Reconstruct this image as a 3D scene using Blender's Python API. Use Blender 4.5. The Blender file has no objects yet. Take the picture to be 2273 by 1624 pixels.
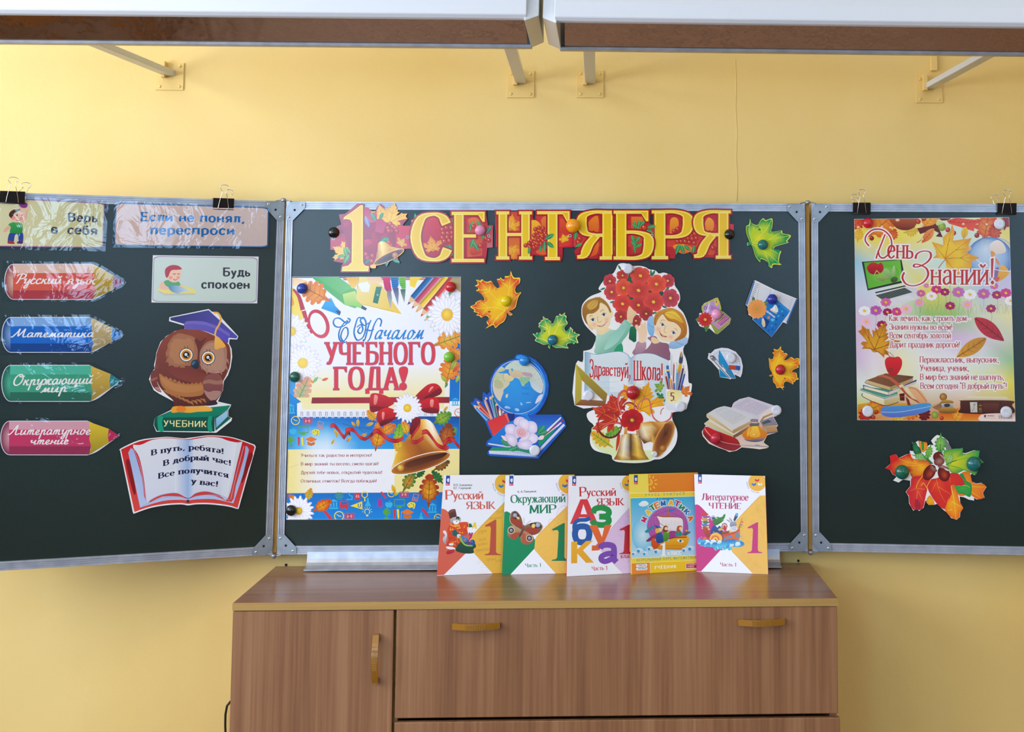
# -*- coding: utf-8 -*-
import bpy, math, random
from math import sin, cos, pi, radians as R, hypot, atan2
from mathutils import Vector as V, Matrix
from mathutils.geometry import tessellate_polygon
random.seed(7)
SC = bpy.context.scene
COL = SC.collection
FW, FH = 2273, 1624
Z0 = 0.90                       # height of the lower edge of the blackboard above the floor

# ------------------------------------------------------------------ camera
CAM = V((0.11841, -3.55927, Z0 + 0.61907))
PITCH, YAW, ROLL, PPX, PPY, FPX = 0.0984, -0.04293, 0.0015, 1459.04, 337.65, 3173.28
def _axes():
    c, s = cos(YAW), sin(YAW)
    f = V((-s, c, 0)); r = V((c, s, 0)); u = V((0, 0, 1))
    cp, sp = cos(PITCH), sin(PITCH)
    f2 = f*cp + u*sp; u2 = -f*sp + u*cp
    cr, sr = cos(ROLL), sin(ROLL)
    return f2, r*cr + u2*sr, -r*sr + u2*cr
FWD, RGT, UPV = _axes()
cd = bpy.data.cameras.new('camera'); cam = bpy.data.objects.new('camera', cd); COL.objects.link(cam)
cd.sensor_fit = 'HORIZONTAL'; cd.sensor_width = 36; cd.lens = FPX/FW*36
cd.shift_x = (FW/2 - PPX)/FW; cd.shift_y = (PPY - FH/2)/FW
cd.clip_start = 0.05; cd.clip_end = 60
M = Matrix((RGT, UPV, -FWD)).transposed().to_4x4(); M.translation = CAM
cam.matrix_world = M
SC.camera = cam

# ------------------------------------------------------------------ light and exposure
SC.view_settings.view_transform = 'Standard'
SC.view_settings.look = 'None'
SC.view_settings.gamma = 1
SC.view_settings.use_curve_mapping = False
SC.view_settings.exposure = -0.78
W = bpy.data.worlds.new('world'); SC.world = W; W.use_nodes = True
bg = W.node_tree.nodes['Background']; bg.inputs[0].default_value = (0.62, 0.78, 1, 1); bg.inputs[1].default_value = 1.0
def area(name, loc, rot, sx, sy, power, col):
    l = bpy.data.lights.new(name, 'AREA'); l.shape = 'RECTANGLE'; l.size = sx; l.size_y = sy; l.energy = power; l.color = col
    o = bpy.data.objects.new(name, l); COL.objects.link(o); o.location = loc; o.rotation_euler = rot
    return o
XL, XR, YB, ZC = -2.75, 3.6, -7.4, 3.15     # room: left wall, right wall, rear wall, ceiling
DAY = (0.84, 0.90, 1.0); REARGLARE = (0.40, 0.66, 1.0)
LWIN = [(-1.75, 1.5), (-3.95, 1.5), (-6.15, 1.5)]          # windows in the left wall: centre y, width
for i, (wy, ww) in enumerate(LWIN):
    area('window_daylight', (XL+0.06, wy, 2.0), (0, R(-90), 0), 1.4, ww, (98, 48, 36)[i], DAY)
RWIN = [(-1.78, 1.15), (2.0, .8)]                        # unseen rear windows, added for glare on the boards: centre x, width
for i, (wx, ww) in enumerate(RWIN):
    area('window_daylight', (wx, YB+0.06, 1.95), (R(90), 0, 0), ww, 1.4, (84, 44)[i], REARGLARE)
CLAMP = [(x, y) for x in (-1.4, 1.6) for y in (-1.9, -3.9, -5.9)]
for (x, y) in CLAMP:
    area('ceiling_lamp_light', (x, y, ZC-0.10), (0, 0, 0), 1.15, 0.28, 14, (0.97, 0.97, 0.98))

# ------------------------------------------------------------------ colour and materials
def lin(c):
    if isinstance(c, str):
        c = [int(c[i:i+2], 16) for i in (0, 2, 4)] if len(c) == 6 else [int(k, 16)*17 for k in c]
        c = [x/255 for x in c]
        return tuple(x/12.92 if x <= .04045 else ((x+.055)/1.055)**2.4 for x in c)
    return tuple(c)
def mat(name, col='888888', rough=.5, metal=0, spec=.5, bump=None, attr=False, coat=0, trans=None, emit=None, vary=None):
    m = bpy.data.materials.new(name); m.use_nodes = True
    nt = m.node_tree; b = nt.nodes['Principled BSDF']
    b.inputs['Base Color'].default_value = (*lin(col), 1)
    b.inputs['Roughness'].default_value = rough
    b.inputs['Metallic'].default_value = metal
    b.inputs['Specular IOR Level'].default_value = spec
    if coat: b.inputs['Coat Weight'].default_value = coat; b.inputs['Coat Roughness'].default_value = .08
    if emit: b.inputs['Emission Color'].default_value = (*emit[:3], 1); b.inputs['Emission Strength'].default_value = emit[3]
    if attr:
        a = nt.nodes.new('ShaderNodeAttribute'); a.attribute_name = 'Col'
        nt.links.new(a.outputs['Color'], b.inputs['Base Color'])
    if vary:      # (scale, dark, light, stretch)
        tc = nt.nodes.new('ShaderNodeTexCoord'); mp = nt.nodes.new('ShaderNodeMapping'); mp.inputs['Scale'].default_value = vary[3]
        n = nt.nodes.new('ShaderNodeTexNoise'); n.inputs['Scale'].default_value = vary[0]; n.inputs['Detail'].default_value = 5
        r = nt.nodes.new('ShaderNodeValToRGB')
        r.color_ramp.elements[0].color = (*lin(vary[1]), 1); r.color_ramp.elements[0].position = .3
        r.color_ramp.elements[1].color = (*lin(vary[2]), 1); r.color_ramp.elements[1].position = .7
        nt.links.new(tc.outputs['Object'], mp.inputs[0]); nt.links.new(mp.outputs[0], n.inputs['Vector'])
        nt.links.new(n.outputs['Fac'], r.inputs[0]); nt.links.new(r.outputs[0], b.inputs['Base Color'])
    if bump:      # (scale, strength, distance)
        n = nt.nodes.new('ShaderNodeTexNoise'); n.inputs['Scale'].default_value = bump[0]; n.inputs['Detail'].default_value = 3
        tc = nt.nodes.new('ShaderNodeTexCoord'); nt.links.new(tc.outputs['Object'], n.inputs['Vector'])
        bp = nt.nodes.new('ShaderNodeBump'); bp.inputs['Strength'].default_value = bump[1]; bp.inputs['Distance'].default_value = bump[2]
        nt.links.new(n.outputs['Fac'], bp.inputs['Height']); nt.links.new(bp.outputs[0], b.inputs['Normal'])
    return m
def wood(name, c1, c2, c3, axis, rough=.35, bands=9):
    m = mat(name, c1, rough)
    nt = m.node_tree; b = nt.nodes['Principled BSDF']
    tc = nt.nodes.new('ShaderNodeTexCoord'); mp = nt.nodes.new('ShaderNodeMapping')
    s = [bands, bands, bands]; s[axis] = bands*.035; mp.inputs['Scale'].default_value = s
    n = nt.nodes.new('ShaderNodeTexNoise'); n.inputs['Scale'].default_value = 2.0; n.inputs['Detail'].default_value = 6; n.inputs['Roughness'].default_value = .6
    n.inputs['Distortion'].default_value = .6
    mp2 = nt.nodes.new('ShaderNodeMapping'); s2 = [bands*14]*3; s2[axis] = bands*.25; mp2.inputs['Scale'].default_value = s2
    n2 = nt.nodes.new('ShaderNodeTexNoise'); n2.inputs['Scale'].default_value = 1.0; n2.inputs['Detail'].default_value = 3
    r = nt.nodes.new('ShaderNodeValToRGB'); e = r.color_ramp.elements
    e[0].position = .3; e[0].color = (*lin(c1), 1); e[1].position = .7; e[1].color = (*lin(c3), 1)
    k = e.new(.5); k.color = (*lin(c2), 1)
    mx = nt.nodes.new('ShaderNodeMixRGB'); mx.blend_type = 'MIX'; mx.inputs[0].default_value = .4
    nt.links.new(tc.outputs['Object'], mp.inputs[0]); nt.links.new(mp.outputs[0], n.inputs['Vector'])
    nt.links.new(tc.outputs['Object'], mp2.inputs[0]); nt.links.new(mp2.outputs[0], n2.inputs['Vector'])
    nt.links.new(n.outputs['Fac'], mx.inputs[1]); nt.links.new(n2.outputs['Fac'], mx.inputs[2])
    nt.links.new(mx.outputs[0], r.inputs[0]); nt.links.new(r.outputs[0], b.inputs['Base Color'])
    return m
M_WALL = mat('yellow_wall_paint', 'e2bd68', .40, spec=.4, bump=(60, .06, .01), vary=(1.6, 'e9c673', 'f1d68d', (1, 1, .6)))
M_REAR = mat('grey_brown_rear_wall', '1f1c1a', .8)
M_SKYB = mat('rear_glare_sky', '222222', 1, emit=(*REARGLARE, 12.0))  # glowing panes of the added rear windows
M_FLOOR = wood('brown_parquet', '5c402c', '7c5840', '927056', 0, .4, 14)
M_CEIL = mat('ceiling_white', 'eeeeec', .85)
M_FRAMEW = mat('white_window_frame', 'e9ebee', .4)
M_SKY = mat('daylight_sky', '222222', 1, emit=(*DAY, 7.0))
M_GREEN = mat('green_chalkboard', '16271f', .30, spec=.62, bump=(420, .08, .002), vary=(3.0, '0b1d13', '0f2418', (1, 1, 1)))
M_ALU = mat('brushed_aluminium', 'b6b9c2', .38, metal=.6, vary=(40, 'acafb9', 'c2c5cd', (1, 1, 1)))
M_ZINC = mat('zinc_plate', '9aa3ad', .42, metal=.7, vary=(30, '8c969f', 'a9b2bb', (1, 1, 1)))
M_RIVET = mat('rivet_steel', 'e4e6ea', .25, metal=.8)
M_HOLE = mat('dark_hole', '101214', .7)
M_EDGE = mat('board_edge_plywood', 'b98a3a', .6)
M_LAMPW = mat('lamp_white_enamel', 'd3dae4', .3)
M_MIRROR = mat('polished_reflector', 'd8d2cc', .04, metal=1, bump=(14, .16, .012))
M_DOORW = wood('beech_laminate_vertical', '70492f', '8e6342', 'a37a57', 2, .38, 11)
M_TOPW = wood('brown_laminate_top', '7c543a', '926849', 'a07658', 0, .25, 6)
M_BAND = wood('light_edge_band', 'a07c46', 'b3904f', 'bc9c62', 0, .4, 9)
M_SIDEW = wood('beech_laminate_side', '8a6144', '9d6f4e', 'ab7e5c', 2, .4, 8)
M_HANDLE = mat('ochre_plastic_handle', '9a6a1c', .32, coat=.3)
M_BLACK = mat('black_steel', '0b0c10', .3, spec=.6)
M_WIRE = mat('nickel_wire', 'd9dade', .18, metal=1)
M_CARD = mat('printed_card', rough=.42, spec=.3, attr=True)
M_GLOSS = mat('printed_glossy_card', rough=.2, spec=.5, attr=True)
M_POST = mat('printed_poster', rough=.25, spec=.36, attr=True, bump=(7, .12, .01))
M_LAM = mat('printed_laminated', rough=.4, spec=.15, attr=True)
M_BOOK = mat('printed_book_cover', rough=.3, spec=.32, attr=True)
M_PAGES = mat('book_pages', 'e6e0cf', .8, vary=(3, 'dad3c0', 'efeadb', (1, 1, 300)))
M_CORD = mat('black_cord', '0c0c0d', .5)
def film(name):
    m = bpy.data.materials.new(name); m.use_nodes = True; nt = m.node_tree
    for n in list(nt.nodes): nt.nodes.remove(n)
    o = nt.nodes.new('ShaderNodeOutputMaterial'); t = nt.nodes.new('ShaderNodeBsdfTransparent'); g = nt.nodes.new('ShaderNodeBsdfGlossy')
    t.inputs[0].default_value = (.93, .94, .96, 1); g.inputs['Roughness'].default_value = .06
    tc = nt.nodes.new('ShaderNodeTexCoord')
    n1 = nt.nodes.new('ShaderNodeTexNoise'); n1.inputs['Scale'].default_value = 12; n1.inputs['Detail'].default_value = 4; n1.inputs['Distortion'].default_value = .8
    b = nt.nodes.new('ShaderNodeBump'); b.inputs['Strength'].default_value = .26; b.inputs['Distance'].default_value = .014
    fr = nt.nodes.new('ShaderNodeFresnel'); fr.inputs[0].default_value = 1.46
    mx = nt.nodes.new('ShaderNodeMixShader')
    nt.links.new(tc.outputs['Object'], n1.inputs['Vector']); nt.links.new(n1.outputs['Fac'], b.inputs['Height'])
    nt.links.new(b.outputs[0], g.inputs['Normal']); nt.links.new(b.outputs[0], fr.inputs['Normal'])
    nt.links.new(fr.outputs[0], mx.inputs[0]); nt.links.new(t.outputs[0], mx.inputs[1]); nt.links.new(g.outputs[0], mx.inputs[2])
    nt.links.new(mx.outputs[0], o.inputs[0])
    return m
M_FILM = film('clear_laminate_film')

# ------------------------------------------------------------------ objects
def tag(o, label=None, cat=None, group=None, kind=None):
    if label: o['label'] = label
    if cat: o['category'] = cat
    if group: o['group'] = group
    if kind: o['kind'] = kind
    return o
def empty(name, loc, label, cat, group=None):
    o = bpy.data.objects.new(name, None); COL.objects.link(o); o.location = loc; o.empty_display_size = .05
    return tag(o, label, cat, group)
def link(name, me, parent=None, loc=None):
    o = bpy.data.objects.new(name, me); COL.objects.link(o)
    if loc is not None: o.location = loc
    if parent is not None:
        o.parent = parent
        o.matrix_parent_inverse = Matrix.Identity(4)
        w = V((0, 0, 0)); p = parent
        while p is not None: w += p.location; p = p.parent
        o.location = o.location - w
    return o
class MB:
    """collects shapes in world coordinates and links them as one mesh object"""
    def __init__(s): s.v = []; s.f = []; s.mi = []; s.cur = 0; s.sm = []
    def quadbox(s, P, smooth=False):           # eight corners, bottom ring then top ring
        b = len(s.v); s.v += [V(p) for p in P]
        for f in ((3, 2, 1, 0), (4, 5, 6, 7), (0, 1, 5, 4), (1, 2, 6, 5), (2, 3, 7, 6), (3, 0, 4, 7)):
            s.f.append([b+i for i in f]); s.mi.append(s.cur); s.sm.append(smooth)
    def box(s, x0, x1, y0, y1, z0, z1, M=None):
        P = [V((x, y, z)) for z in (z0, z1) for x, y in ((x0, y0), (x1, y0), (x1, y1), (x0, y1))]
        s.quadbox([M @ p for p in P] if M else P)
    def prism(s, prof, a, b, M=None):          # profile (list of 2-D points) carried from a to b: prof(x)->V
        n = len(prof); base = len(s.v)
        for e in (a, b): s.v += [(M @ e(p)) if M else e(p) for p in prof]
        for i in range(n):
            j = (i+1) % n; s.f.append([base+i, base+j, base+n+j, base+n+i]); s.mi.append(s.cur); s.sm.append(False)
        s.f.append([base+i for i in reversed(range(n))]); s.mi.append(s.cur); s.sm.append(False)
        s.f.append([base+n+i for i in range(n)]); s.mi.append(s.cur); s.sm.append(False)
    def tube(s, pts, r, n=8, closed=False):
        pts = [V(p) for p in pts]; base = len(s.v); L = len(pts); up = None
        for i, p in enumerate(pts):
            d = (pts[min(i+1, L-1)] - pts[max(i-1, 0)]).normalized()
            if up is None:
                up = d.orthogonal().normalized()
            up = (up - d*up.dot(d)).normalized(); w = d.cross(up)
            for k in range(n): s.v.append(p + (up*cos(2*pi*k/n) + w*sin(2*pi*k/n))*r)
        for i in range(L-1):
            for k in range(n):
                a = base+i*n+k; b = base+i*n+(k+1) % n
                s.f.append([a, b, b+n, a+n]); s.mi.append(s.cur); s.sm.append(True)
        for e in (0, L-1):
            s.f.append([base+e*n+k for k in (range(n) if e else reversed(range(n)))]); s.mi.append(s.cur); s.sm.append(False)
    def lathe(s, prof, o, axis, n=24):         # prof = (radius, height) list, along axis from o
        axis = V(axis).normalized(); u = axis.orthogonal().normalized(); w = axis.cross(u); base = len(s.v); o = V(o)
        for r, h in prof:
            for k in range(n): s.v.append(o + axis*h + (u*cos(2*pi*k/n) + w*sin(2*pi*k/n))*r)
        for i in range(len(prof)-1):
            for k in range(n):
                a = base+i*n+k; b = base+i*n+(k+1) % n
                s.f.append([a, b, b+n, a+n]); s.mi.append(s.cur); s.sm.append(True)
        s.f.append([base+k for k in reversed(range(n))]); s.mi.append(s.cur); s.sm.append(False)
        s.f.append([base+(len(prof)-1)*n+k for k in range(n)]); s.mi.append(s.cur); s.sm.append(True)
    def build(s, name, mats, parent=None, origin=None, bevel=0, seg=2):
        if origin is None:
            lo = V([min(p[i] for p in s.v) for i in range(3)]); hi = V([max(p[i] for p in s.v) for i in range(3)])
            origin = V(((lo.x+hi.x)/2, (lo.y+hi.y)/2, lo.z))
        me = bpy.data.meshes.new(name)
        me.from_pydata([p-origin for p in s.v], [], s.f)
        for m in (mats if isinstance(mats, (list, tuple)) else [mats]): me.materials.append(m)
        me.polygons.foreach_set('material_index', s.mi); me.polygons.foreach_set('use_smooth', s.sm); me.update()
        o = link(name, me, parent, origin)
        if bevel:
            bv = o.modifiers.new('bevel', 'BEVEL'); bv.width = bevel; bv.segments = seg; bv.limit_method = 'ANGLE'
        return o

# a plane standing in the room, met by the sight lines through photo pixels
def ray(px, py):
    return (FWD*FPX + RGT*(px-PPX) - UPV*(py-PPY)).normalized()
class Plane:
    def __init__(s, o, n): s.o = V(o); s.n = V(n).normalized()
    def at(s, px, py, lift=0):
        d = ray(px, py); o = s.o + s.n*lift
        return CAM + d*((o-CAM).dot(s.n)/d.dot(s.n))
# ------------------------------------------------------------------ room shell
def shell(name, boxes, m, parent=None, kind='structure'):
    b = MB()
    for x in boxes: b.box(*x)
    return tag(b.build(name, m, parent), kind=kind)
shell('floor', [(XL-.2, XR+.2, YB-.2, .2, -.1, 0)], M_FLOOR)
shell('ceiling', [(XL-.2, XR+.2, YB-.2, .2, ZC, ZC+.1)], M_CEIL)
shell('wall_front', [(XL-.2, XR+.2, 0, .2, 0, ZC)], M_WALL)
shell('wall_right', [(XR, XR+.2, YB, 0, 0, ZC)], M_WALL)
def holed(axis, lo, hi, holes, z0, z1, a, b):
    out = []; cur = lo
    for c, w in sorted(holes):
        out.append((cur, c-w/2, 0, ZC)); out.append((c-w/2, c+w/2, 0, z0)); out.append((c-w/2, c+w/2, z1, ZC)); cur = c+w/2
    out.append((cur, hi, 0, ZC))
    return [((a, b, p, q, r, s) if axis == 'y' else (p, q, a, b, r, s)) for p, q, r, s in out]
shell('wall_left', holed('y', YB, 0, LWIN, 1.0, 2.7, XL-.2, XL), M_WALL)
shell('wall_rear', holed('x', XL, XR, RWIN, 1.3, 2.75, YB-.2, YB), M_REAR)
def window(n, c, w, z0, z1, axis, m):
    def B(p0, p1, d0, d1, za, zb):
        return (XL+d0, XL+d1, p0, p1, za, zb) if axis == 'y' else (p0, p1, YB+d0, YB+d1, za, zb)
    pane = MB(); pane.box(*B(c-w/2, c+w/2, -.17, -.165, z0, z1))
    o = pane.build('window_%d' % n, m); tag(o, kind='structure')
    f = MB()
    for a, b in ((c-w/2, c-w/2+.06), (c+w/2-.06, c+w/2), (c-.03, c+.03)): f.box(*B(a, b, -.16, -.1, z0, z1))
    for a, b in ((z0, z0+.06), (z1-.06, z1), (z0+1.15, z0+1.2)): f.box(*B(c-w/2, c+w/2, -.16, -.1, a, b))
    f.build('window_frame', M_FRAMEW, o)
for i, (c, w) in enumerate(LWIN): window(i+1, c, w, 1.0, 2.7, 'y', M_SKY)
for i, (c, w) in enumerate(RWIN): window(i+4, c, w, 1.3, 2.75, 'x', M_SKYB)  # rear pair is added, sized for reflections in boards and film
for (x, y) in CLAMP:
    t = MB(); t.box(x-.62, x+.62, y-.17, y+.17, ZC-.075, ZC-.005)
    o = tag(t.build('ceiling_light', M_LAMPW, bevel=.006), 'white box light on the ceiling above the desks', 'lamp', 'ceiling lights')
WALL = Plane((0, 0, 0), (0, -1, 0))
# small scars of the painted wall beside the board
for i, (px, py, lab) in enumerate(((635, 1253, 'small dark screw in the wall under the left board hinge'), (1772, 1244, 'small dark screw in the wall under the right board hinge'))):
    p = WALL.at(px, py); b = MB()
    b.lathe([(.003, 0), (.003, .002), (.0012, .0025)], p, (0, -1, 0), 10)
    tag(b.build('wall_screw', M_HOLE), lab, 'screw')

b = MB(); b.tube([WALL.at(x, y, .0002) for x, y in ((1632,130),(1634,190),(1633,240),(1636,300),(1634,350),(1637,400),(1636,447))], .0009, 6)
tag(b.build('trim_1', M_WALL), kind='structure')          # hairline ridge of paint over a joint in the wall

# unseen desk, added to put dark streaks into the mirror of the left lamp
dk = empty('reflection_desk', (-2.0, -1.75, 0), 'added dark desk out of view, for streaks in the left lamp mirror', 'desk')
def bx_(name, m, par, *q, bevel=.003):
    b = MB(); [b.box(*k) for k in q]; return b.build(name, m, par, bevel=bevel)
bx_('desk_top', mat('dark_desk_top', '2c2622', .3), dk, (-2.6, -1.4, -2.05, -1.4, .735, .76))
bx_('side_panel', M_SIDEW, dk, (-2.58, -2.56, -2.03, -1.42, 0, .735)); bx_('side_panel', M_SIDEW, dk, (-1.44, -1.42, -2.03, -1.42, 0, .735))
bx_('modesty_panel', M_SIDEW, dk, (-2.56, -1.44, -1.48, -1.465, .2, .735))
b = MB()
for i in range(3): b.box(-1.9+.02*i, -1.69+.02*i, -1.8-.01*i, -1.5-.01*i, .7602+.0011*i, .7611+.0011*i)
tag(b.build('reflection_papers', M_FRAMEW), 'added loose white sheets on the added dark desk out of view', 'paper', kind='stuff')  # unseen sheets, added with the desk for the lamp mirror
# ------------------------------------------------------------------ blackboard
BW, BH, YF = 1.27, 0.84071, -0.045
HX = BW/2 + .011
board = empty('blackboard', (0, 0, Z0), 'green three-section chalkboard with aluminium rails on the yellow wall', 'blackboard')
def frameM(o, ux, n):
    return Matrix((ux, n, V((0, 0, 1)))).transposed().to_4x4(), V(o)
class Panel:
    """local coordinates: u along the panel, d out of the panel, z up"""
    def __init__(s, o, ang, roll=0):      # ang turns the outward normal about z
        s.o = V(o); s.n = V((sin(ang), -cos(ang), 0)); s.u = V((cos(ang), sin(ang), 0))
        s.M = Matrix((s.u, s.n, V((0, 0, 1)))).transposed().to_4x4(); s.M.translation = s.o
        s.M = s.M @ Matrix.Rotation(roll, 4, 'Y')
        s.plane = Plane(s.o + s.n*(-.004), s.n)          # writing surface lies 4 mm behind the frame front
LWA, RWA = R(20.3), R(6.0)             # the side panels are swung a little towards the room
PC = Panel((0, YF, Z0), 0)
PL = Panel((-HX, YF, Z0), LWA, .0075)
PR = Panel((HX, YF, Z0), -RWA, .006)
FRW = .0195
def rail(p, u0, u1, z0, z1, parent, along):
    b = MB(); n = 3
    # grooved aluminium section: a flat bar with two raised ridges
    b.box(u0, u1, -.018, -.002, z0, z1, p.M)
    w = (z1-z0) if along == 'u' else (u1-u0)
    for k, (a, c) in enumerate(((.0, .22), (.32, .45), (.55, .68), (.78, 1.0))):
        if along == 'u': b.box(u0, u1, -.002, .0005 if k in (1, 2) else .0012, z0+w*a, z0+w*c, p.M)
        else: b.box(u0+w*a, u0+w*c, -.002, .0005 if k in (1, 2) else .0012, z0, z1, p.M)
    return b.build('frame_rail', M_ALU, parent)
def plate(p, u, z, su, sz, parent):
    """corner plate: chamfered zinc sheet with two rivets and a hole, corner at (u,z)"""
    b = MB(); a, c, e = .046, .018, .012
    prof = [(e, 0), (a, 0), (a, c*.9), (c, a), (0, a), (0, e+.006)]
    T = lambda q, d: p.M @ V((u+su*q[0], d, z+sz*q[1]))
    b.cur = 0; b.prism(prof, lambda q: T(q, .0012), lambda q: T(q, .0032))
    ax = p.n
    for q in ((a-.008, .008), (.008, a-.008)):
        b.cur = 1; b.lathe([(.0032, 0), (.0032, .0007), (.0022, .0013)], T(q, .0031), ax, 14)
        b.cur = 2; b.lathe([(.0011, 0), (.0011, .0002)], T(q, .0044), ax, 10)
    b.cur = 2; b.lathe([(.0028, 0), (.0028, .0002)], T((.021, .021), .0032), ax, 14)
    return b.build('corner_plate', [M_ZINC, M_RIVET, M_HOLE], parent)
def panel(name, p, u0, u1, sides, plates):
    s = MB(); s.box(u0+.002, u1-.002, -.018, -.004, .002, BH-.002, p.M)
    o = s.build(name, M_GREEN, board)
    rail(p, u0, u1, BH-FRW, BH, o, 'u'); rail(p, u0, u1, 0, FRW, o, 'u')
    for sd in sides:
        if sd < 0: rail(p, u0, u0+.0165, FRW, BH-FRW, o, 'z')
        else: rail(p, u1-.0165, u1, FRW, BH-FRW, o, 'z')
    for (u, z, su, sz) in plates: plate(p, u, z, su, sz, o)
    return o
hw = BW/2; WW = BW/2 + .13
panel('centre_panel', PC, -hw, hw, (-1, 1), [(-hw, BH, 1, -1), (hw, BH, -1, -1), (-hw, 0, 1, 1), (hw, 0, -1, 1)])
panel('side_panel', PL, -WW, 0, (-1, 1), [(0, BH, -1, -1), (0, 0, -1, 1)])
panel('side_panel', PR, 0, WW, (-1, 1), [(0, BH, 1, -1), (0, 0, 1, 1)])
# hinges: pin rods with end loops in the gaps, and the plywood edge that shows there
for s, x in ((-1, -HX+.004), (1, HX-.004)):
    b = MB(); b.box(x-.0045, x+.0045, YF+.006, YF+.02, Z0+.004, Z0+BH+.002)
    b.build('hinge_strip', M_EDGE, board)
    for z, q in ((Z0+BH+.003, 1), (Z0-.003, -1)):
        b = MB(); b.lathe([(.0055, -.004), (.0065, -.002), (.0065, .003), (.003, .005)] if q > 0 else [(.003, -.006), (.0065, -.003), (.0065, .002), (.0055, .004)], (x, YF-.001, z), (0, 0, 1), 16)
        pts = [V((x + .019*cos(a), YF-.006+.004*sin(a), z - q*.004 + q*.004*abs(sin(a)))) for a in [pi*i/10 for i in range(11)]]
        b.tube(pts, .0016, 6)
        b.build('hinge', M_ZINC, board)
# chalk tray under the centre panel
tx0, tx1 = -.563, .566
prof = [(-.002, .010), (-.004, .010), (-.006, -.006), (-.010, -.014), (-.016, -.0195), (-.028, -.0225), (-.043, -.0235), (-.046, -.0245), (-.046, -.0262), (-.042, -.0262), (-.030, -.0258), (-.012, -.024), (-.004, -.016), (-.002, -.006)]
b = MB(); b.prism(prof, lambda q: V((tx0, YF+.002+q[0], Z0+q[1]-.004)), lambda q: V((tx1, YF+.002+q[0], Z0+q[1]-.004)))
b.build('chalk_tray', M_ALU, board)
PLN, PCN, PRN = PL.plane, PC.plane, PR.plane

# ------------------------------------------------------------------ cabinet
ZT = Z0 - .03355; CX0, CX1, CY = -.6446, .64379, -.42
cab = empty('sideboard_cabinet', (0, -.21, 0), 'beech laminate sideboard with one door and drop-down flaps under the board', 'cabinet')
def part(name, box, m, parent=cab, bevel=.0015):
    b = MB(); b.box(*box); return b.build(name, m, parent, bevel=bevel)
top = part('top_board', (CX0, CX1, CY, -.012, ZT-.0165, ZT), [M_TOPW])
part('edge_band', (CX0-.0002, CX1+.0002, CY-.0006, CY, ZT-.0163, ZT-.0004), M_BAND, top, .0002)
F = Plane((0, CY+.002, 0), (0, -1, 0))          # front plane of the doors
fx = lambda px, py: F.at(px, py).x
fz = lambda px, py: F.at(px, py).z
xd = fx(872, 1480); xe = fx(878, 1480); yd = CY+.002
part('side_panel', (CX0+.001, CX0+.017, -.4, -.014, .06, ZT-.0166), M_SIDEW)
part('side_panel', (CX1-.017, CX1-.001, -.4, -.014, .06, ZT-.0166), M_SIDEW)
part('divider_panel', ((xd+xe)/2-.007, (xd+xe)/2+.007, -.401, -.014, .06, ZT-.0166), M_BAND)
part('back_panel', (CX0+.017, CX1-.017, -.014, -.0125, .06, ZT-.0166), M_SIDEW)
part('base_plinth', (CX0+.012, CX1-.012, -.37, -.02, 0, .06), M_SIDEW)
part('bottom_panel', (CX0+.017, CX1-.017, -.4, -.014, .06, .076), M_SIDEW)
zs = fz(1300, 1593)
door = part('door', (CX0+.0005, xd, yd, yd+.016, .064, fz(700, 1355)), M_DOORW)
flap = part('flap_door', (xe, CX1-.0012, yd, yd+.016, zs+.0035, ZT-.0172), M_DOORW)
flap2 = part('flap_door', (xe, CX1+.002, yd-.003, yd+.013, .064, zs-.0042), M_DOORW)
def handle(p0, p1, out, parent):
    """bowed flat bar between two feet with a ribbed middle"""
    p0, p1 = V(p0), V(p1); L = (p1-p0).length; d = (p1-p0)/L; o = V((0, -1, 0)); s = d.cross(o).normalized()
    b = MB(); n = 24; w = .0065; th = .0035
    for i in range(n+1):
        t = i/n; h = .010 + out*sin(pi*t); q = p0 + d*(L*t); b.v += [q + o*h + s*w, q + o*h - s*w, q + o*(h-th) - s*w, q + o*(h-th) + s*w]
        if i:
            for k in range(4): b.f.append([4*i-4+k, 4*i-4+(k+1) % 4, 4*i+(k+1) % 4, 4*i+k]); b.mi.append(0); b.sm.append(False)
    b.f += [[3, 2, 1, 0], [4*n, 4*n+1, 4*n+2, 4*n+3]]; b.mi += [0, 0]; b.sm += [False, False]
    for t in (.05, .95):
        q = p0 + d*(L*t); e = d*.006; hh = .010+out*sin(pi*t)-.002
        b.quadbox([q-e-s*w*.8, q+e-s*w*.8, q+e+s*w*.8, q-e+s*w*.8] + [x+o*hh for x in (q-e-s*w*.8, q+e-s*w*.8, q+e+s*w*.8, q-e+s*w*.8)])
    for k in range(12):
        t = .3 + .4*k/11; h = .010 + out*sin(pi*t); q = p0 + d*(L*t); e = d*.0011
        b.quadbox([q-e-s*w*.75+o*(h-.001), q+e-s*w*.75+o*(h-.001), q+e+s*w*.75+o*(h-.001), q-e+s*w*.75+o*(h-.001)] + [x+o*(h+.0007) for x in (q-e-s*w*.75, q+e-s*w*.75, q+e+s*w*.75, q-e+s*w*.75)])
    return b.build('handle', M_HANDLE, parent)
handle(F.at(1005, 1388), F.at(1109, 1386), .014, flap)
handle(F.at(1638, 1379), F.at(1740, 1377), .014, flap)
handle(F.at(836, 1406), F.at(834, 1514), .016, door)
for a in (1005, 1640):
    p = F.at(a, 1388); handle((p.x, yd-.003, zs-.05), (p.x+.103, yd-.003, zs-.05), .014, flap2)
# power cord hanging behind the cabinet
b = MB(); p = [WALL.at(*q, .02) for q in ((512, 1556), (504, 1566), (500.5, 1585), (500, 1610), (501, 1640))]
p = p + [V((p[-1].x+.01, -.02, .3)), V((p[-1].x+.03, -.03, .008))]
b.tube(p, .0028, 8); tag(b.build('power_cord', M_CORD), 'thin black cord hanging behind the cabinet, left side', 'cord')

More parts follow.
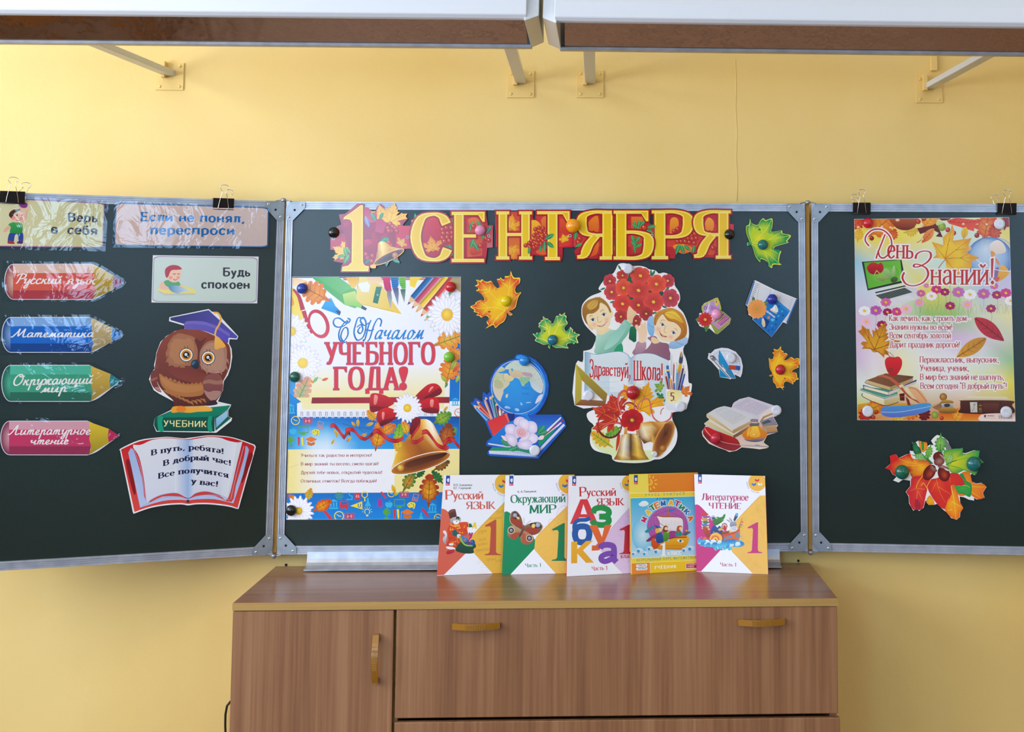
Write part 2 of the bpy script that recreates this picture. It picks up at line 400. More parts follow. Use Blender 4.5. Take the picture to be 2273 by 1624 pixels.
# ------------------------------------------------------------------ board lamps
def lamp(x0, x1, dz, dy, rot, label, arms, grp):
    """white trough lamp, open below, with a polished reflector; two flat arms run back to plates on the wall"""
    zl = CAM.z + .50 + dz; yk, yf = -.657+dy, -.95+dy; xm = (x0+x1)/2
    o = empty('board_lamp', (xm, (yk+yf)/2, zl), label, 'lamp', grp)
    Mr = Matrix.Translation((xm, (yk+yf)/2, zl)) @ Matrix.Rotation(rot[0], 4, 'Z') @ Matrix.Rotation(rot[1], 4, 'Y') @ Matrix.Translation((-xm, -(yk+yf)/2, -zl))
    h = MB(); t = .003
    # trough section: sloped front, top, back; open below with lips
    sec = [(yf+.014, .003), (yf+.006, .005), (yf, .012), (yf+.004, .040), (yf+.05, .105), (yk-.03, .12), (yk-.004, .085), (yk, .004), (yk-.016, .000)]
    inn = [(yk-.016, .004), (yk-.006, .010), (yk-.010, .080), (yk-.034, .112), (yf+.055, .098), (yf+.011, .040), (yf+.006, .016), (yf+.014, .007)]
    h.prism(sec+inn, lambda q: V((x0, q[0], zl+q[1])), lambda q: V((x1, q[0], zl+q[1])), Mr)
    h.build('housing', M_LAMPW, o, bevel=.0012, seg=1)
    for xa, xb, sg in ((x0-.022, x0+.004, -1), (x1-.004, x1+.022, 1)):          # tapered end caps
        c = MB(); g = (yf+yk)/2
        ca = [(yf+.012, .012), (yf+.05, .10), (yk-.03, .112), (yk-.008, .01)]
        cb = [(yf, .000), (yf+.048, .106), (yk-.03, .121), (yk, .000)]
        lo, hi = (ca, cb) if sg < 0 else (cb, ca)
        c.quadbox([Mr @ V((xa, q[0], zl+q[1])) for q in lo] + [Mr @ V((xb, q[0], zl+q[1])) for q in hi])
        c.build('end_cap', M_LAMPW, o, bevel=.0015)
    r = MB(); nseg = 1; pr = []
    for i in range(nseg+1):                                                    # curved mirror rising from the rear lip
        a = i/nseg; pr.append((yk-.017-.080*a, .003 + .098*a))
    pr2 = [(y+.0015, z+.0015) for y, z in reversed(pr)]
    r.prism(pr+pr2, lambda q: V((x0+.012, q[0], zl+q[1])), lambda q: V((x1-.012, q[0], zl+q[1])), Mr)
    m = r.build('reflector', M_MIRROR, o)
    l = MB(); l.box(x0+.002, x1-.002, yk-.020, yk+.001, zl-.003, zl+.004, Mr)
    l.build('rear_lip', M_ALU, o, bevel=.001)
    for (px, py, qx, qy) in arms:
        a = WALL.at(px, py); b = MB(); e = Plane((0, 0, a.z+.004), (0, 0, 1)).at(qx, qy); e = e + (e-a)*.45
        d = (e-a); s = V((.013, 0, 0)) if abs(d.x) < .1 else V((.014, .006, 0)); k = V((0, 0, .007))
        b.quadbox([a-s-k, a+s-k, e+s-k, e-s-k, a-s+k, a+s+k, e+s+k, e-s+k])
        am = b.build('arm', M_LAMPW, o, bevel=.001)
        c = MB(); c.box(a.x-.034, a.x+.034, -.0035, .0005, a.z-.042, a.z+.026)
        for sx in (-.024, .024):
            for sz in (-.033, .018): c.lathe([(.004, 0), (.004, .0012), (.002, .002)], (a.x+sx, -.0035, a.z+sz), (0, -1, 0), 10)
        c.box(a.x-.018, a.x-.008, -.022, -.003, a.z-.012, a.z+.028)
        c.build('wall_plate', M_WALL, o, bevel=.001)
    return o
LP = Plane((0, -.68, 0), (0, -1, 0))
xg = LP.at(1211, 107).x
lamp(xg-1.34, xg-.026, 0, 0, (0, 0), 'white board lamp reaching in from the left edge of the view', ((378, 163, 236, 105), (1156, 180, 1136, 115)), 'lamps above the blackboard')
lamp(xg+.026, xg+1.34, -.006, 0, (R(-.35), R(.25)), 'white board lamp on the right, whose mirror shows only the brown floor', ((1310, 180, 1308, 118), (2062, 192, 2178, 128)), 'lamps above the blackboard')
p = WALL.at(2072, 158); b = MB(); b.box(p.x-.009, p.x+.009, -.010, .0005, p.z, p.z+.35)
tag(b.build('cable_duct', M_WALL, bevel=.002), 'yellow-painted cable duct running up the wall above the right lamp arm', 'cable duct')
# ------------------------------------------------------------------ printed sheets: flat coloured shapes laid on a card
def PT(s):
    if not isinstance(s, str): return [tuple(p) for p in s]
    return [tuple(float(a) for a in q.split(',')) for q in s.split()]
def spline(p, closed=True, n=5):
    N = len(p); out = []
    if N < 3: return p
    for i in range(N if closed else N-1):
        if closed: a, b, c, d = p[i-1], p[i], p[(i+1) % N], p[(i+2) % N]
        else: a, b, c, d = p[max(i-1, 0)], p[i], p[i+1], p[min(i+2, N-1)]
        for k in range(n):
            t = k/n; t2 = t*t; t3 = t2*t
            out.append(tuple(.5*((2*b[j]) + (c[j]-a[j])*t + (2*a[j]-5*b[j]+4*c[j]-d[j])*t2 + (3*b[j]-a[j]-3*c[j]+d[j])*t3) for j in (0, 1)))
    if not closed: out.append(p[-1])
    return out
def SP(s, closed=True, n=5): return spline(PT(s), closed, n)
def mixc(a, b, t): return tuple(a[i]+(b[i]-a[i])*t for i in range(3))
def ell(cx, cy, rx, ry=None, rot=0, n=24, a0=0, a1=360):
    ry = rx if ry is None else ry; c, s = cos(R(rot)), sin(R(rot)); out = []
    m = n if a1-a0 >= 360 else n+1
    for i in range(m):
        a = R(a0+(a1-a0)*i/n); x, y = rx*cos(a), ry*sin(a); out.append((cx+x*c-y*s, cy+x*s+y*c))
    return out
def rrect(x0, y0, x1, y1, r, n=4):
    out = []
    for cx, cy, a in ((x1-r, y0+r, -90), (x1-r, y1-r, 0), (x0+r, y1-r, 90), (x0+r, y0+r, 180)):
        out += ell(cx, cy, r, r, 0, n, a, a+90)
    return out
def quadmap(q, pts):            # unit square to a quad (TL, TR, BR, BL)
    o = []
    for u, v in pts:
        o.append(tuple(q[0][i]*(1-u)*(1-v)+q[1][i]*u*(1-v)+q[2][i]*u*v+q[3][i]*(1-u)*v for i in (0, 1)))
    return o
def rot2(p, c, a, k=1):
    ca, sa = cos(R(a)), sin(R(a)); return [(c[0]+((x-c[0])*ca-(y-c[1])*sa)*k, c[1]+((x-c[0])*sa+(y-c[1])*ca)*k) for x, y in p]
from mathutils.geometry import delaunay_2d_cdt
DZ = 6e-6
def inside(p, q):
    d = [(q[i][0]-q[i-1][0])*(p[1]-q[i-1][1])-(q[i][1]-q[i-1][1])*(p[0]-q[i-1][0]) for i in range(len(q))]
    return all(x >= 0 for x in d) or all(x <= 0 for x in d)
def clipface(P, C, poly):
    n = len(poly)
    ar = sum(poly[i-1][0]*poly[i][1]-poly[i][0]*poly[i-1][1] for i in range(n)); sg = 1 if ar > 0 else -1
    for i in range(n):
        a, b = poly[i-1], poly[i]; Q = []; D = []
        d = [sg*((b[0]-a[0])*(p[1]-a[1])-(b[1]-a[1])*(p[0]-a[0])) for p in P]
        for j in range(len(P)):
            k = j-1
            if (d[k] >= 0) != (d[j] >= 0):
                t = d[k]/(d[k]-d[j]); Q.append((P[k][0]+(P[j][0]-P[k][0])*t, P[k][1]+(P[j][1]-P[k][1])*t)); D.append(mixc(C[k], C[j], t))
            if d[j] >= 0: Q.append(P[j]); D.append(C[j])
        P, C = Q, D
        if len(P) < 3: return None, None
    return P, C
class Sheet:
    def __init__(s, plane, lift, ox=0, oy=0, sc=1):
        s.pl = plane; s.lift = lift; s.v = []; s.f = []; s.c = []; s.z = 0; s.bx = []; s.clip = None; s.T(ox, oy, sc)
    def T(s, ox, oy, sc): s.ox, s.oy, s.sc = ox, oy, sc; return s
    def p3(s, x, y, z=0): return s.pl.at(s.ox+x/s.sc, s.oy+y/s.sc, s.lift) + s.pl.n*(z*DZ)
    def _put(s, pts, cols, faces, zl=None):
        """lays a shape on top of whatever it overlaps"""
        k = 1/s.sc; q = [(s.ox+x*k, s.oy+y*k) for x, y in pts]
        x0 = min(p[0] for p in q); x1 = max(p[0] for p in q); y0 = min(p[1] for p in q); y1 = max(p[1] for p in q)
        base = 1
        for B in s.bx:
            if B[4] >= base and B[0] < x1 and B[1] > x0 and B[2] < y1 and B[3] > y0: base = B[4]+1
        s.bx.append((x0, x1, y0, y1, base+(max(zl) if zl else 0)))
        cl = s.clip
        if cl and not all(inside(p, cl) for p in ((x0, y0), (x1, y0), (x1, y1), (x0, y1))):
            Q, CC, F, Z = [], [], [], []
            for f in faces:
                P, C = clipface([q[i] for i in f], [cols[i] for i in f], cl)
                if P: F.append(list(range(len(Q), len(Q)+len(P)))); Q += P; CC += C; Z += [zl[f[0]] if zl else 0]*len(P)
            q, cols, faces = Q, CC, F; zl = Z if zl else None
        b = len(s.v); s.v += [s.pl.at(x, y, s.lift) + s.pl.n*((base+(zl[i] if zl else 0))*DZ) for i, (x, y) in enumerate(q)]
        s.c += cols; s.f += [[b+i for i in f] for f in faces]
    def card(s, pts, col='f4f4f6', th=.0008, foot=True):
        """the sheet itself: outline with real thickness, on small pads that reach down to the board"""
        pts = PT(pts); col = lin(col); n = len(pts)
        top = [s.p3(*p) for p in pts]; bot = [q - s.pl.n*th for q in top]; b = len(s.v)
        s.v += top+bot; s.c += [col]*(2*n)
        tri = tessellate_polygon([[V((x, y, 0)) for x, y in pts]])
        s.f += [[b+i for i in t] for t in tri] + [[b+n+i for i in reversed(t)] for t in tri]
        for i in range(n): s.f.append([b+i, b+(i+1) % n, b+n+(i+1) % n, b+n+i])
        if foot and s.lift-th > .0012:
            cx = sum(p[0] for p in pts)/n; cy = sum(p[1] for p in pts)/n; g = 6*s.sc
            q = [(cx-g, cy-g), (cx+g, cy-g), (cx+g, cy+g), (cx-g, cy+g)]; b = len(s.v)
            hi = [s.p3(*p) - s.pl.n*th for p in q]; s.v += hi + [h - s.pl.n*(s.lift-th-.0003) for h in hi]; s.c += [col]*8
            for f in ((0, 1, 5, 4), (1, 2, 6, 5), (2, 3, 7, 6), (3, 0, 4, 7), (4, 5, 6, 7)): s.f.append([b+i for i in f])
        return s
    def poly(s, pts, col, col2=None, d='v', holes=None):
        pts = PT(pts); c = lin(col)
        loops = [pts]+[PT(h) for h in (holes or [])]; flat = [p for l in loops for p in l]
        if col2:
            e = lin(col2)
            if d == 'v': y = [p[1] for p in pts]; a, g = (0, min(y)), (0, max(y))
            elif d == 'h': x = [p[0] for p in pts]; a, g = (min(x), 0), (max(x), 0)
            else: a, g = d
            L = (g[0]-a[0])**2+(g[1]-a[1])**2
            cols = [mixc(c, e, min(1, max(0, ((p[0]-a[0])*(g[0]-a[0])+(p[1]-a[1])*(g[1]-a[1]))/L))) for p in flat]
        else: cols = [c]*len(flat)
        s._put(flat, cols, tessellate_polygon([[V((x, y, 0)) for x, y in l] for l in loops])); return s
    def sm(s, pts, col, col2=None, d='v', n=5): return s.poly(SP(pts, True, n), col, col2, d)
    def rad(s, pts, c0, cin, cout, k=.5, cmid=None):
        pts = PT(pts); n = len(pts); a, e = lin(cin), lin(cout); m = lin(cmid) if cmid else mixc(a, e, .5)
        mid = [(c0[0]+(x-c0[0])*k, c0[1]+(y-c0[1])*k) for x, y in pts]
        cr = [(pts[i][0]-c0[0])*(pts[i-1][1]-c0[1])-(pts[i][1]-c0[1])*(pts[i-1][0]-c0[0]) for i in range(n)]
        if all(x > 0 for x in cr) or all(x < 0 for x in cr):
            f = []
            for i in range(n):
                j = (i+1) % n; f.append([0, 1+i, 1+j]); f.append([1+i, 1+n+i, 1+n+j, 1+j])
            s._put([c0]+mid+pts, [a]+[m]*n+[e]*n, f); return s
        R0 = max(hypot(x-c0[0], y-c0[1]) for x, y in pts)                  # not star-shaped: triangulate with inner points
        vin = [V(p) for p in pts+mid+[c0]]
        vo, eo, fo, ov, oe, of = delaunay_2d_cdt(vin, [(i, (i+1) % n) for i in range(n)], [], 1, 1e-4)
        cols = []
        for j in range(len(vo)):
            i = ov[j][0] if ov[j] else -1
            if i < 0: d = hypot(vo[j].x-c0[0], vo[j].y-c0[1])/R0; cols.append(mixc(a, e, d))
            else: cols.append(e if i < n else (m if i < 2*n else a))
        s._put([(q.x, q.y) for q in vo], cols, fo); return s
    def mesh(s, rows, cols):         # grid of points with colours
        h, w = len(rows), len(rows[0])
        s._put([p for r in rows for p in r], [lin(c) for r in cols for c in r], [[i*w+j, i*w+j+1, (i+1)*w+j+1, (i+1)*w+j] for i in range(h-1) for j in range(w-1)]); return s
    def line(s, pts, w, col, w2=None, closed=False, col2=None):
        pts = PT(pts); n = len(pts); w2 = w if w2 is None else w2; V2 = []; cs = []; c = lin(col); e = lin(col2) if col2 else c
        for i, (x, y) in enumerate(pts):
            a = pts[i-1] if (i or closed) else pts[i]; b = pts[(i+1) % n] if (i < n-1 or closed) else pts[i]
            dx, dy = b[0]-a[0], b[1]-a[1]; L = hypot(dx, dy) or 1
            k = 1.0
            if (0 < i < n-1) or closed:
                l1 = hypot(x-a[0], y-a[1]) or 1; l2 = hypot(b[0]-x, b[1]-y) or 1
                cs_ = ((x-a[0])*(b[0]-x)+(y-a[1])*(b[1]-y))/(l1*l2); k = min(1.8, 1/max(.3, math.sqrt(max(0, (1+cs_)/2))))
            t = i/max(1, n-1); ww = (w+(w2-w)*t)/2*k
            V2 += [(x-dy/L*ww, y+dx/L*ww), (x+dy/L*ww, y-dx/L*ww)]; cs += [mixc(c, e, t)]*2
        f = [[2*i, 2*i+1, 2*i+3, 2*i+2] for i in range(n-1)]
        if closed: f.append([2*n-2, 2*n-1, 1, 0])
        s._put(V2, cs, f); return s
    def cv(s, pts, w, col, w2=None, n=6, col2=None): return s.line(SP(pts, False, n), w, col, w2, False, col2)
    def circ(s, x, y, r, col, ry=None, rot=0, n=20): return s.poly(ell(x, y, r, ry, rot, n), col)
    def ball(s, x, y, r, cin, cout, ry=None, rot=0, off=.3):
        return s.rad(ell(x, y, r, ry, rot, 20), (x-r*off, y-r*off), cin, cout)
    def build(s, name, m, parent=None):
        lo = V([min(p[i] for p in s.v) for i in range(3)]); hi = V([max(p[i] for p in s.v) for i in range(3)]); o = (lo+hi)/2
        me = bpy.data.meshes.new(name); me.from_pydata([p-o for p in s.v], [], s.f); me.materials.append(m)
        a = me.color_attributes.new('Col', 'FLOAT_COLOR', 'POINT')
        a.data.foreach_set('color', [x for c in s.c for x in (c[0], c[1], c[2], 1)]); me.update()
        return link(name, me, parent, o)
def SH(plane, lift, ox, oy, sc, outline, col='f4f4f6', th=.0008):
    return Sheet(plane, lift, ox, oy, sc).card(outline, col, th)

# ------------------------------------------------------------------ lettering: skeletons drawn with a pen
# capital height 10; s = stem with end serifs, l = plain stroke, c = curve, o = closed curve, f = foot serif, d = dot
GA = {
'А': (7.2, 'l.7,0 3.5,10/l3.5,10 6.4,0/l1.8,3.4 5.3,3.4/f.7,0 6.4,0'),
'Б': (6.8, 's1,0 1,10/l1,10 5.8,10/k5.8,10 5.8,8/c1,5.6 3.8,5.6 5.8,4.8 6.2,2.9 5.6,.8 3.8,0 1,0'),
'В': (6.7, 's1,0 1,10/c1,10 3.6,10 5.3,9.3 5.5,7.7 5,6 3.3,5.4 1,5.4/c3.3,5.4 5.2,4.9 6.1,2.8 5.2,.7 3.4,0 1,0'),
'Г': (6.2, 's1,0 1,10/l1,10 5.8,10/k5.8,10 5.8,8'),
'Д': (7.8, 'l2,.3 3,10/l6,0 6,10/l2.4,10 6.6,10/l.6,0 7.4,0/l.6,0 .6,-2/l7.4,0 7.4,-2'),
'Е': (6.6, 's1,0 1,10/l1,10 5.8,10/k5.8,10 5.8,8.2/l1,5.2 4.4,5.2/l1,0 6,0/k6,0 6.2,2'),
'З': (6.4, 'c.8,8 1.6,9.6 3.2,10 5,9.5 5.5,7.8 5,6 3,5.3/c3,5.3 5.2,4.8 6,2.8 5.2,.6 3.2,0 1.4,.4 .6,2'),
'И': (7.6, 's1,0 1,10/s6.5,0 6.5,10/l1.2,.6 6.3,9.4'),
'К': (7.0, 's1,0 1,10/c1,5 2.6,5.2 4,7 5.4,9.4 6,10/l2.4,5.2 6.2,0/f6.4,0'),
'Л': (7.2, 'c.4,.6 1.2,.2 1.9,1.4 2.4,5 2.6,10/s6,0 6,10/l2,10 6.4,10'),
'М': (8.8, 'l1.2,0 1.6,10/l1.6,10 4.5,1/l4.5,1 7.4,10/s7.6,0 7.6,10/f1.2,0'),
'Н': (7.2, 's1,0 1,10/s6,0 6,10/l1,5.2 6,5.2'),
'О': (7.5, 'o3.7,10 6,8.8 6.8,5 6,1.2 3.7,0 1.4,1.2 .6,5 1.4,8.8'),
'П': (7.2, 's1,0 1,10/s6,0 6,10/l1,10 6,10'),
'Р': (6.5, 's1,0 1,10/c1,10 3.8,10 5.6,9.2 6,7.3 5.4,5.4 3.8,4.6 1,4.6'),
'С': (6.9, 'c6.2,7.8 5.4,9.4 3.8,10 1.7,9 .7,5 1.7,1 3.9,0 5.6,.7 6.4,2.4'),
'Т': (6.8, 's3.4,0 3.4,10/l.4,10 6.4,10/k.4,10 .4,7.8/k6.4,10 6.4,7.8'),
'У': (6.8, 'l.8,10 3.6,4/c6,10 4.6,6 3,1.5 2,.2 .9,.4/f.9,10 5.9,10'),
'Ч': (6.8, 's5.6,0 5.6,10/c.9,10 .9,7 1.4,5.3 3,4.8 5.6,5.2/f.9,10'),
'Ш': (10, 's1,0 1,10/s5,0 5,10/s9,0 9,10/l1,0 9,0'),
'Ы': (9, 's1,0 1,10/c1,5.4 3,5.4 4.8,4.6 5.2,2.8 4.6,.8 3,0 1,0/s8,0 8,10'),
'Ь': (6, 's1,0 1,10/c1,5.4 3,5.4 4.8,4.6 5.2,2.8 4.6,.8 3,0 1,0'),
'Я': (7, 's6,0 6,10/c6,10 3.4,10 1.6,9.2 1.2,7.4 1.8,5.6 3.4,5 6,5/c4,5 2.6,3 1.6,.6 .4,.2'),
'1': (5.2, 's2.8,0 2.8,10/l2.8,10 .8,8.4'),
'5': (6, 'l1.4,10 5.2,10/l1.4,10 1.2,5.6/c1.2,5.6 3.2,6.2 5,5 5.2,2.6 4,.5 2.4,0 .8,.8'),
'а': (5.2, 'c.9,5.4 1.6,6.5 2.8,6.8 3.9,6.3 4.2,5/l4.2,5.2 4.2,1.2/c4.2,1.2 4.4,.3 5,.2/c4.2,4 2.2,3.6 .9,2.7 .8,1.2 1.5,.2 2.6,.1 4.2,1.4'),
'б': (6, 'c4.9,10.4 3.6,9.4 1.8,9 .9,7 .7,3.4 1.4,.8 3,0 4.8,.9 5.3,3.2 4.8,5.6 3.2,6.5 1.5,5.6 .8,4'),
'в': (5.5, 's.9,0 .9,6.8/c.9,6.8 3.4,6.8 4.4,6.2 4.5,5.1 4,3.9 2.8,3.6 .9,3.6/c2.8,3.6 4.4,3.2 4.9,1.8 4.3,.4 2.8,0 .9,0'),
'г': (4.7, 's.9,0 .9,6.8/l.9,6.8 4.2,6.8/k4.2,6.8 4.2,5.2'),
'д': (6.2, 'l1.4,.2 2.2,6.8/l4.8,0 4.8,6.8/l1.8,6.8 5.2,6.8/l.4,0 5.8,0/l.4,0 .4,-1.8/l5.8,0 5.8,-1.8'),
'е': (5.4, 'l.8,3.7 4.8,3.7/c4.8,3.7 4.5,5.8 2.9,6.8 1.3,5.8 .7,3.4 1.3,1 2.9,0 4.9,1.3'),
'ж': (8.4, 's4.2,0 4.2,6.8/c4.2,3.4 2.8,3.8 1.8,6 .8,6.6/c4.2,3.4 5.6,3.8 6.6,6 7.6,6.6/l3.6,3.4 .8,0/l4.8,3.4 7.6,0/f.8,0 7.6,0'),
'з': (5, 'c.7,5.4 1.4,6.6 2.5,6.8 3.8,6.2 4,5.1 3.5,3.9 2,3.6/c2,3.6 3.9,3.2 4.4,1.8 3.8,.4 2.4,0 1.2,.3 .6,1.4'),
'и': (6.2, 's.9,0 .9,6.8/s5.2,0 5.2,6.8/l1,.5 5.1,6.3'),
'к': (5.7, 's.9,0 .9,6.8/c.9,3.4 2,3.6 3,5 4.3,6.6 4.9,6.6/l2,3.6 4.8,0/f5,0'),
'л': (5.8, 'c.3,.4 1,.2 1.6,1.6 2,6.8/s4.8,0 4.8,6.8/l1.6,6.8 5.2,6.8'),
'м': (7.2, 'l1,0 1.2,6.8/l1.3,6.8 3.6,.8/l3.6,.8 5.9,6.8/s6.1,0 6.1,6.8/f1,0'),
'н': (6, 's.9,0 .9,6.8/s5,0 5,6.8/l.9,3.6 5,3.6'),
'о': (6, 'o3,6.8 4.7,5.8 5.3,3.4 4.7,1 3,0 1.3,1 .7,3.4 1.3,5.8'),
'п': (6, 's.9,0 .9,6.8/s5,0 5,6.8/l.9,6.8 5,6.8'),
'р': (6, 's1,-3 1,6.8/c1,5.4 2,6.6 3.3,6.8 4.9,5.8 5.3,3.5 4.8,1 3.3,0 2,.2 1,1.2'),
'с': (5.3, 'c4.7,5.2 4.1,6.4 2.9,6.8 1.3,5.8 .7,3.4 1.3,1 2.9,0 4.8,1.3'),
'т': (5.6, 's2.8,0 2.8,6.8/l.5,6.8 5.1,6.8/k.5,6.8 .5,5.2/k5.1,6.8 5.1,5.2'),
'у': (5.7, 'l.8,6.8 2.9,.8/c5,6.8 3.8,3 2.4,-1.6 1.5,-2.9 .6,-2.6/f.8,6.8 5,6.8'),
'ц': (6.2, 's.9,0 .9,6.8/s4.8,0 4.8,6.8/l.9,0 5.6,0/l5.7,0 5.7,-1.8'),
'ч': (5.8, 's4.8,0 4.8,6.8/c.9,6.8 .9,4.6 1.4,3.4 2.8,3.1 4.8,3.5/f.9,6.8'),
'ш': (8.6, 's.9,0 .9,6.8/s4.3,0 4.3,6.8/s7.6,0 7.6,6.8/l.9,0 7.6,0'),
'щ': (9, 's.9,0 .9,6.8/s4.3,0 4.3,6.8/s7.6,0 7.6,6.8/l.9,0 8.4,0/l8.5,0 8.5,-1.8'),
'ы': (7.7, 's.9,0 .9,6.8/c.9,3.8 2.6,3.8 4,3.2 4.4,1.9 4,.6 2.6,0 .9,0/s6.7,0 6.7,6.8'),
'ь': (5.2, 's.9,0 .9,6.8/c.9,3.8 2.6,3.8 4,3.2 4.4,1.9 4,.6 2.6,0 .9,0'),
'ю': (8.6, 's.9,0 .9,6.8/l.9,3.5 3.2,3.5/o5.6,6.8 7.2,5.8 7.8,3.4 7.2,1 5.6,0 4,1 3.3,3.4 4,5.8'),
'я': (5.7, 's4.8,0 4.8,6.8/c4.8,6.8 2.8,6.8 1.4,6.2 1,5 1.5,3.8 2.8,3.4 4.8,3.4/c3.2,3.4 2.2,2 1.4,.4 .4,.1'),
'х': (5.8, 'l.8,6.8 5,0/l5,6.8 .8,0/f.9,6.8 4.9,6.8 .9,0 4.9,0'),
'!': (2.8, 'l1.3,10 1.3,3/d1.3,.6'), ',': (2.4, 'c1.2,.8 1.4,0 .7,-1.6'), '.': (2.4, 'd1.1,.6'), '-': (4, 'l.4,3.4 3.4,3.4'),
'“': (3.6, 'c1,10.4 .7,9.4 1.1,8.4/c2.4,10.4 2.1,9.4 2.5,8.4'), ' ': (3.2, ''),
}
GA['U'] = (7, 'c1,10 1,3 2.2,.4 4.6,.4 6,3 6,10'); GA['b'] = (6, 'l1,0 1,10/o3,6.8 4.7,5.8 5.3,3.4 4.7,1 3,0 1.3,1 .9,3.4 1.3,5.8'); GA['Ё'] = (6.6, GA['Е'][1]+'/d2.2,12.6/d4.8,12.6')
GA['й'] = (6.2, GA['и'][1]+'/c1.6,9.6 3,8.4 4.4,9.6'); GA['ё'] = (5.4, GA['е'][1]+'/d1.8,8.6/d3.9,8.6'); GA['Й'] = (7.6, GA['И'][1]+'/c2.4,13 3.8,11.8 5.2,13')
# joined school handwriting, low letters 5 high
GH = {
'Р': (7, 'c2,.2 2.8,1.2 3.4,4 4.2,9.6/c1.2,7.6 2.2,9.4 4.6,10 7,9.2 7.2,7.2 5.8,5.2 3.6,5'),
'М': (10.6, 'c-.4,.6 .6,.2 1.6,2 3.6,6.4 4.4,9.8/c4.4,9.8 4.2,5 4.6,1/c4.6,1 6.6,5.4 8.2,9.8/c8.2,9.8 8,4 8.2,1 9,.1 10.6,1'),
'О': (7.6, 'c5.2,9.4 3.2,9.6 1.4,7.4 .8,4 1.6,1 3.6,0 5.8,1.8 6.6,5.4 6,8.4 4.4,9.8 3.4,8.6 5,7.6 7.4,8.4'),
'Л': (8.6, 'c-.6,.8 .4,.1 1.6,1.6 3.2,5.4 4.6,9.6 5,10/c5,10 5,5 5.2,1.2 6,.1 8.4,1.2'),
'у': (4.6, 'c.2,3.6 1,4.8 1.4,4.6 1.2,1.2 1.8,.2 3,1.2 4,3.6 4.2,4.9/c4.2,4.9 4,1 3.6,-3 2.6,-4.4 1.6,-3.4 2.4,-1.6 4.6,.6'),
'с': (4, 'c3.6,4 2.8,5 1.5,4.4 .7,2.4 1.4,.3 2.8,.1 4.2,1.2'),
'к': (4.6, 'l1.2,5 .8,0/c.9,2.2 2,3 3.6,5/c1.8,2.8 2.8,2 3.1,.4 3.8,.1 4.6,.8'),
'и': (5.2, 'c.2,3.4 1,5/c1,5 .7,1.2 1.4,.1 2.8,1.2 3.9,4.8/c3.9,4.8 3.6,1.2 4.2,.1 5.2,.9'),
'я': (5, 'c0,.3 .8,.4 1.8,2.4/c3.8,5 2.2,5 1.2,4 1.4,2.9 2.6,2.4 3.8,2.6/c3.9,5 3.7,1.2 4.2,.1 5,.8'),
'з': (4, 'c.8,4.2 1.8,5 2.8,4.4 2.6,3.2 1.6,2.6 2.8,2 3,0 2.6,-3 1.6,-4.4 .8,-3.4 1.6,-1.6 4,.6'),
'ы': (6.4, 'c.2,3.4 1,5/c1,5 .7,1.2 1.6,.1 2.8,.6 3,2 2.2,2.6 1,2.2/c5.2,5 4.9,1.2 5.5,.1 6.4,.9'),
'т': (6.6, 'l1.2,5 .9,0/c.9,1.8 1.9,4.6 2.7,4.9 3,4 2.8,0/c2.8,1.8 3.9,4.6 4.7,4.9 5,4 4.8,1 5.4,.1 6.6,.9'),
'а': (5, 'c3.6,4.4 2.4,5 1.2,4 .7,2 1.2,.3 2.4,.4 3.6,2.6/c3.9,5 3.7,1.4 4.1,.1 5,.9'),
'м': (5.8, 'c-.2,.2 .7,.4 1.6,2.6 2.3,5/c2.3,5 2.2,2 2.5,.4/c2.5,.4 3.6,3 4.4,5/c4.4,5 4.3,1.6 4.7,.1 5.8,.9'),
'е': (4, 'c.3,1.2 2,2.2 2.9,3.6 2.3,4.9 1.2,4.2 .7,2 1.4,.2 2.7,.2 4,1.2'),
'о': (4.6, 'c3.2,4.5 2.1,5 1,4 .7,2 1.3,.3 2.7,.5 3.5,2.4 3.2,4.5 3.6,4 4.6,3.6'),
'р': (5, 'l.7,3.6 1.3,5/l1.3,5 .9,-4.8/c1,1.4 2,4.4 3,4.9 3.5,4 3.3,1.2 3.8,.1 5,.9'),
'ж': (6.6, 'c.4,4.2 1.2,5 2.2,3.6 2,1.2 1.2,.2 .5,.8/l3.5,5 3.2,0/c6.2,4.4 5.4,5 4.5,3.6 4.6,1.2 5.4,.1 6.6,.8/l2.2,2.6 4.5,2.6'),
'ю': (6.6, 'l1.1,5 .8,0/l.9,2.4 2.7,2.6/o4.2,5 5.2,4 5.2,1.4 4,.2 2.9,1 2.8,3.6/l5.3,2.2 6.6,1'),
'щ': (7.8, 'c.2,3.4 1,5/c1,5 .7,1.2 1.4,.1 2.6,1.2 3.6,4.8/c3.6,4.8 3.4,1.2 4,.1 5.2,1.2 6.3,4.8/c6.3,4.8 6,1 6.4,.1 7.6,.9/c6.4,.4 7.4,-1.4 6.6,-2.4 6.2,-1 7.8,.8'),
'л': (4.6, 'c-.2,.3 .7,.3 1.8,2.6 2.8,5/c2.8,5 2.7,1.6 3.2,.1 4.6,.9'),
'н': (5.4, 'l1.2,5 .8,0/c.8,2.6 2.4,2.4 3.9,2.8/c4,5 3.8,1.4 4.3,.1 5.4,.9'),
'ч': (5.2, 'c.2,3.4 1,5/c1,5 1,2.6 1.8,2 3,2.6 4,4.9/c4,4.9 3.6,1.2 4.2,.1 5.2,.9'),
'г': (4.2, 'c.4,3.8 1.2,5 2,4.8 1.8,3.6 1,1.4 1.2,.2 2.4,.2 4.2,1.4'),
'п': (5.6, 'l1.2,5 .9,0/c.9,1.8 2.4,4.6 3.5,4.9 4,4 3.8,1 4.4,.1 5.6,.9'),
'ь': (4.4, 'c.2,3.4 1,5/c1,5 .7,1.2 1.6,.1 2.8,.6 3,2 2.2,2.6 1,2.2'), ' ': (4, ''),
}
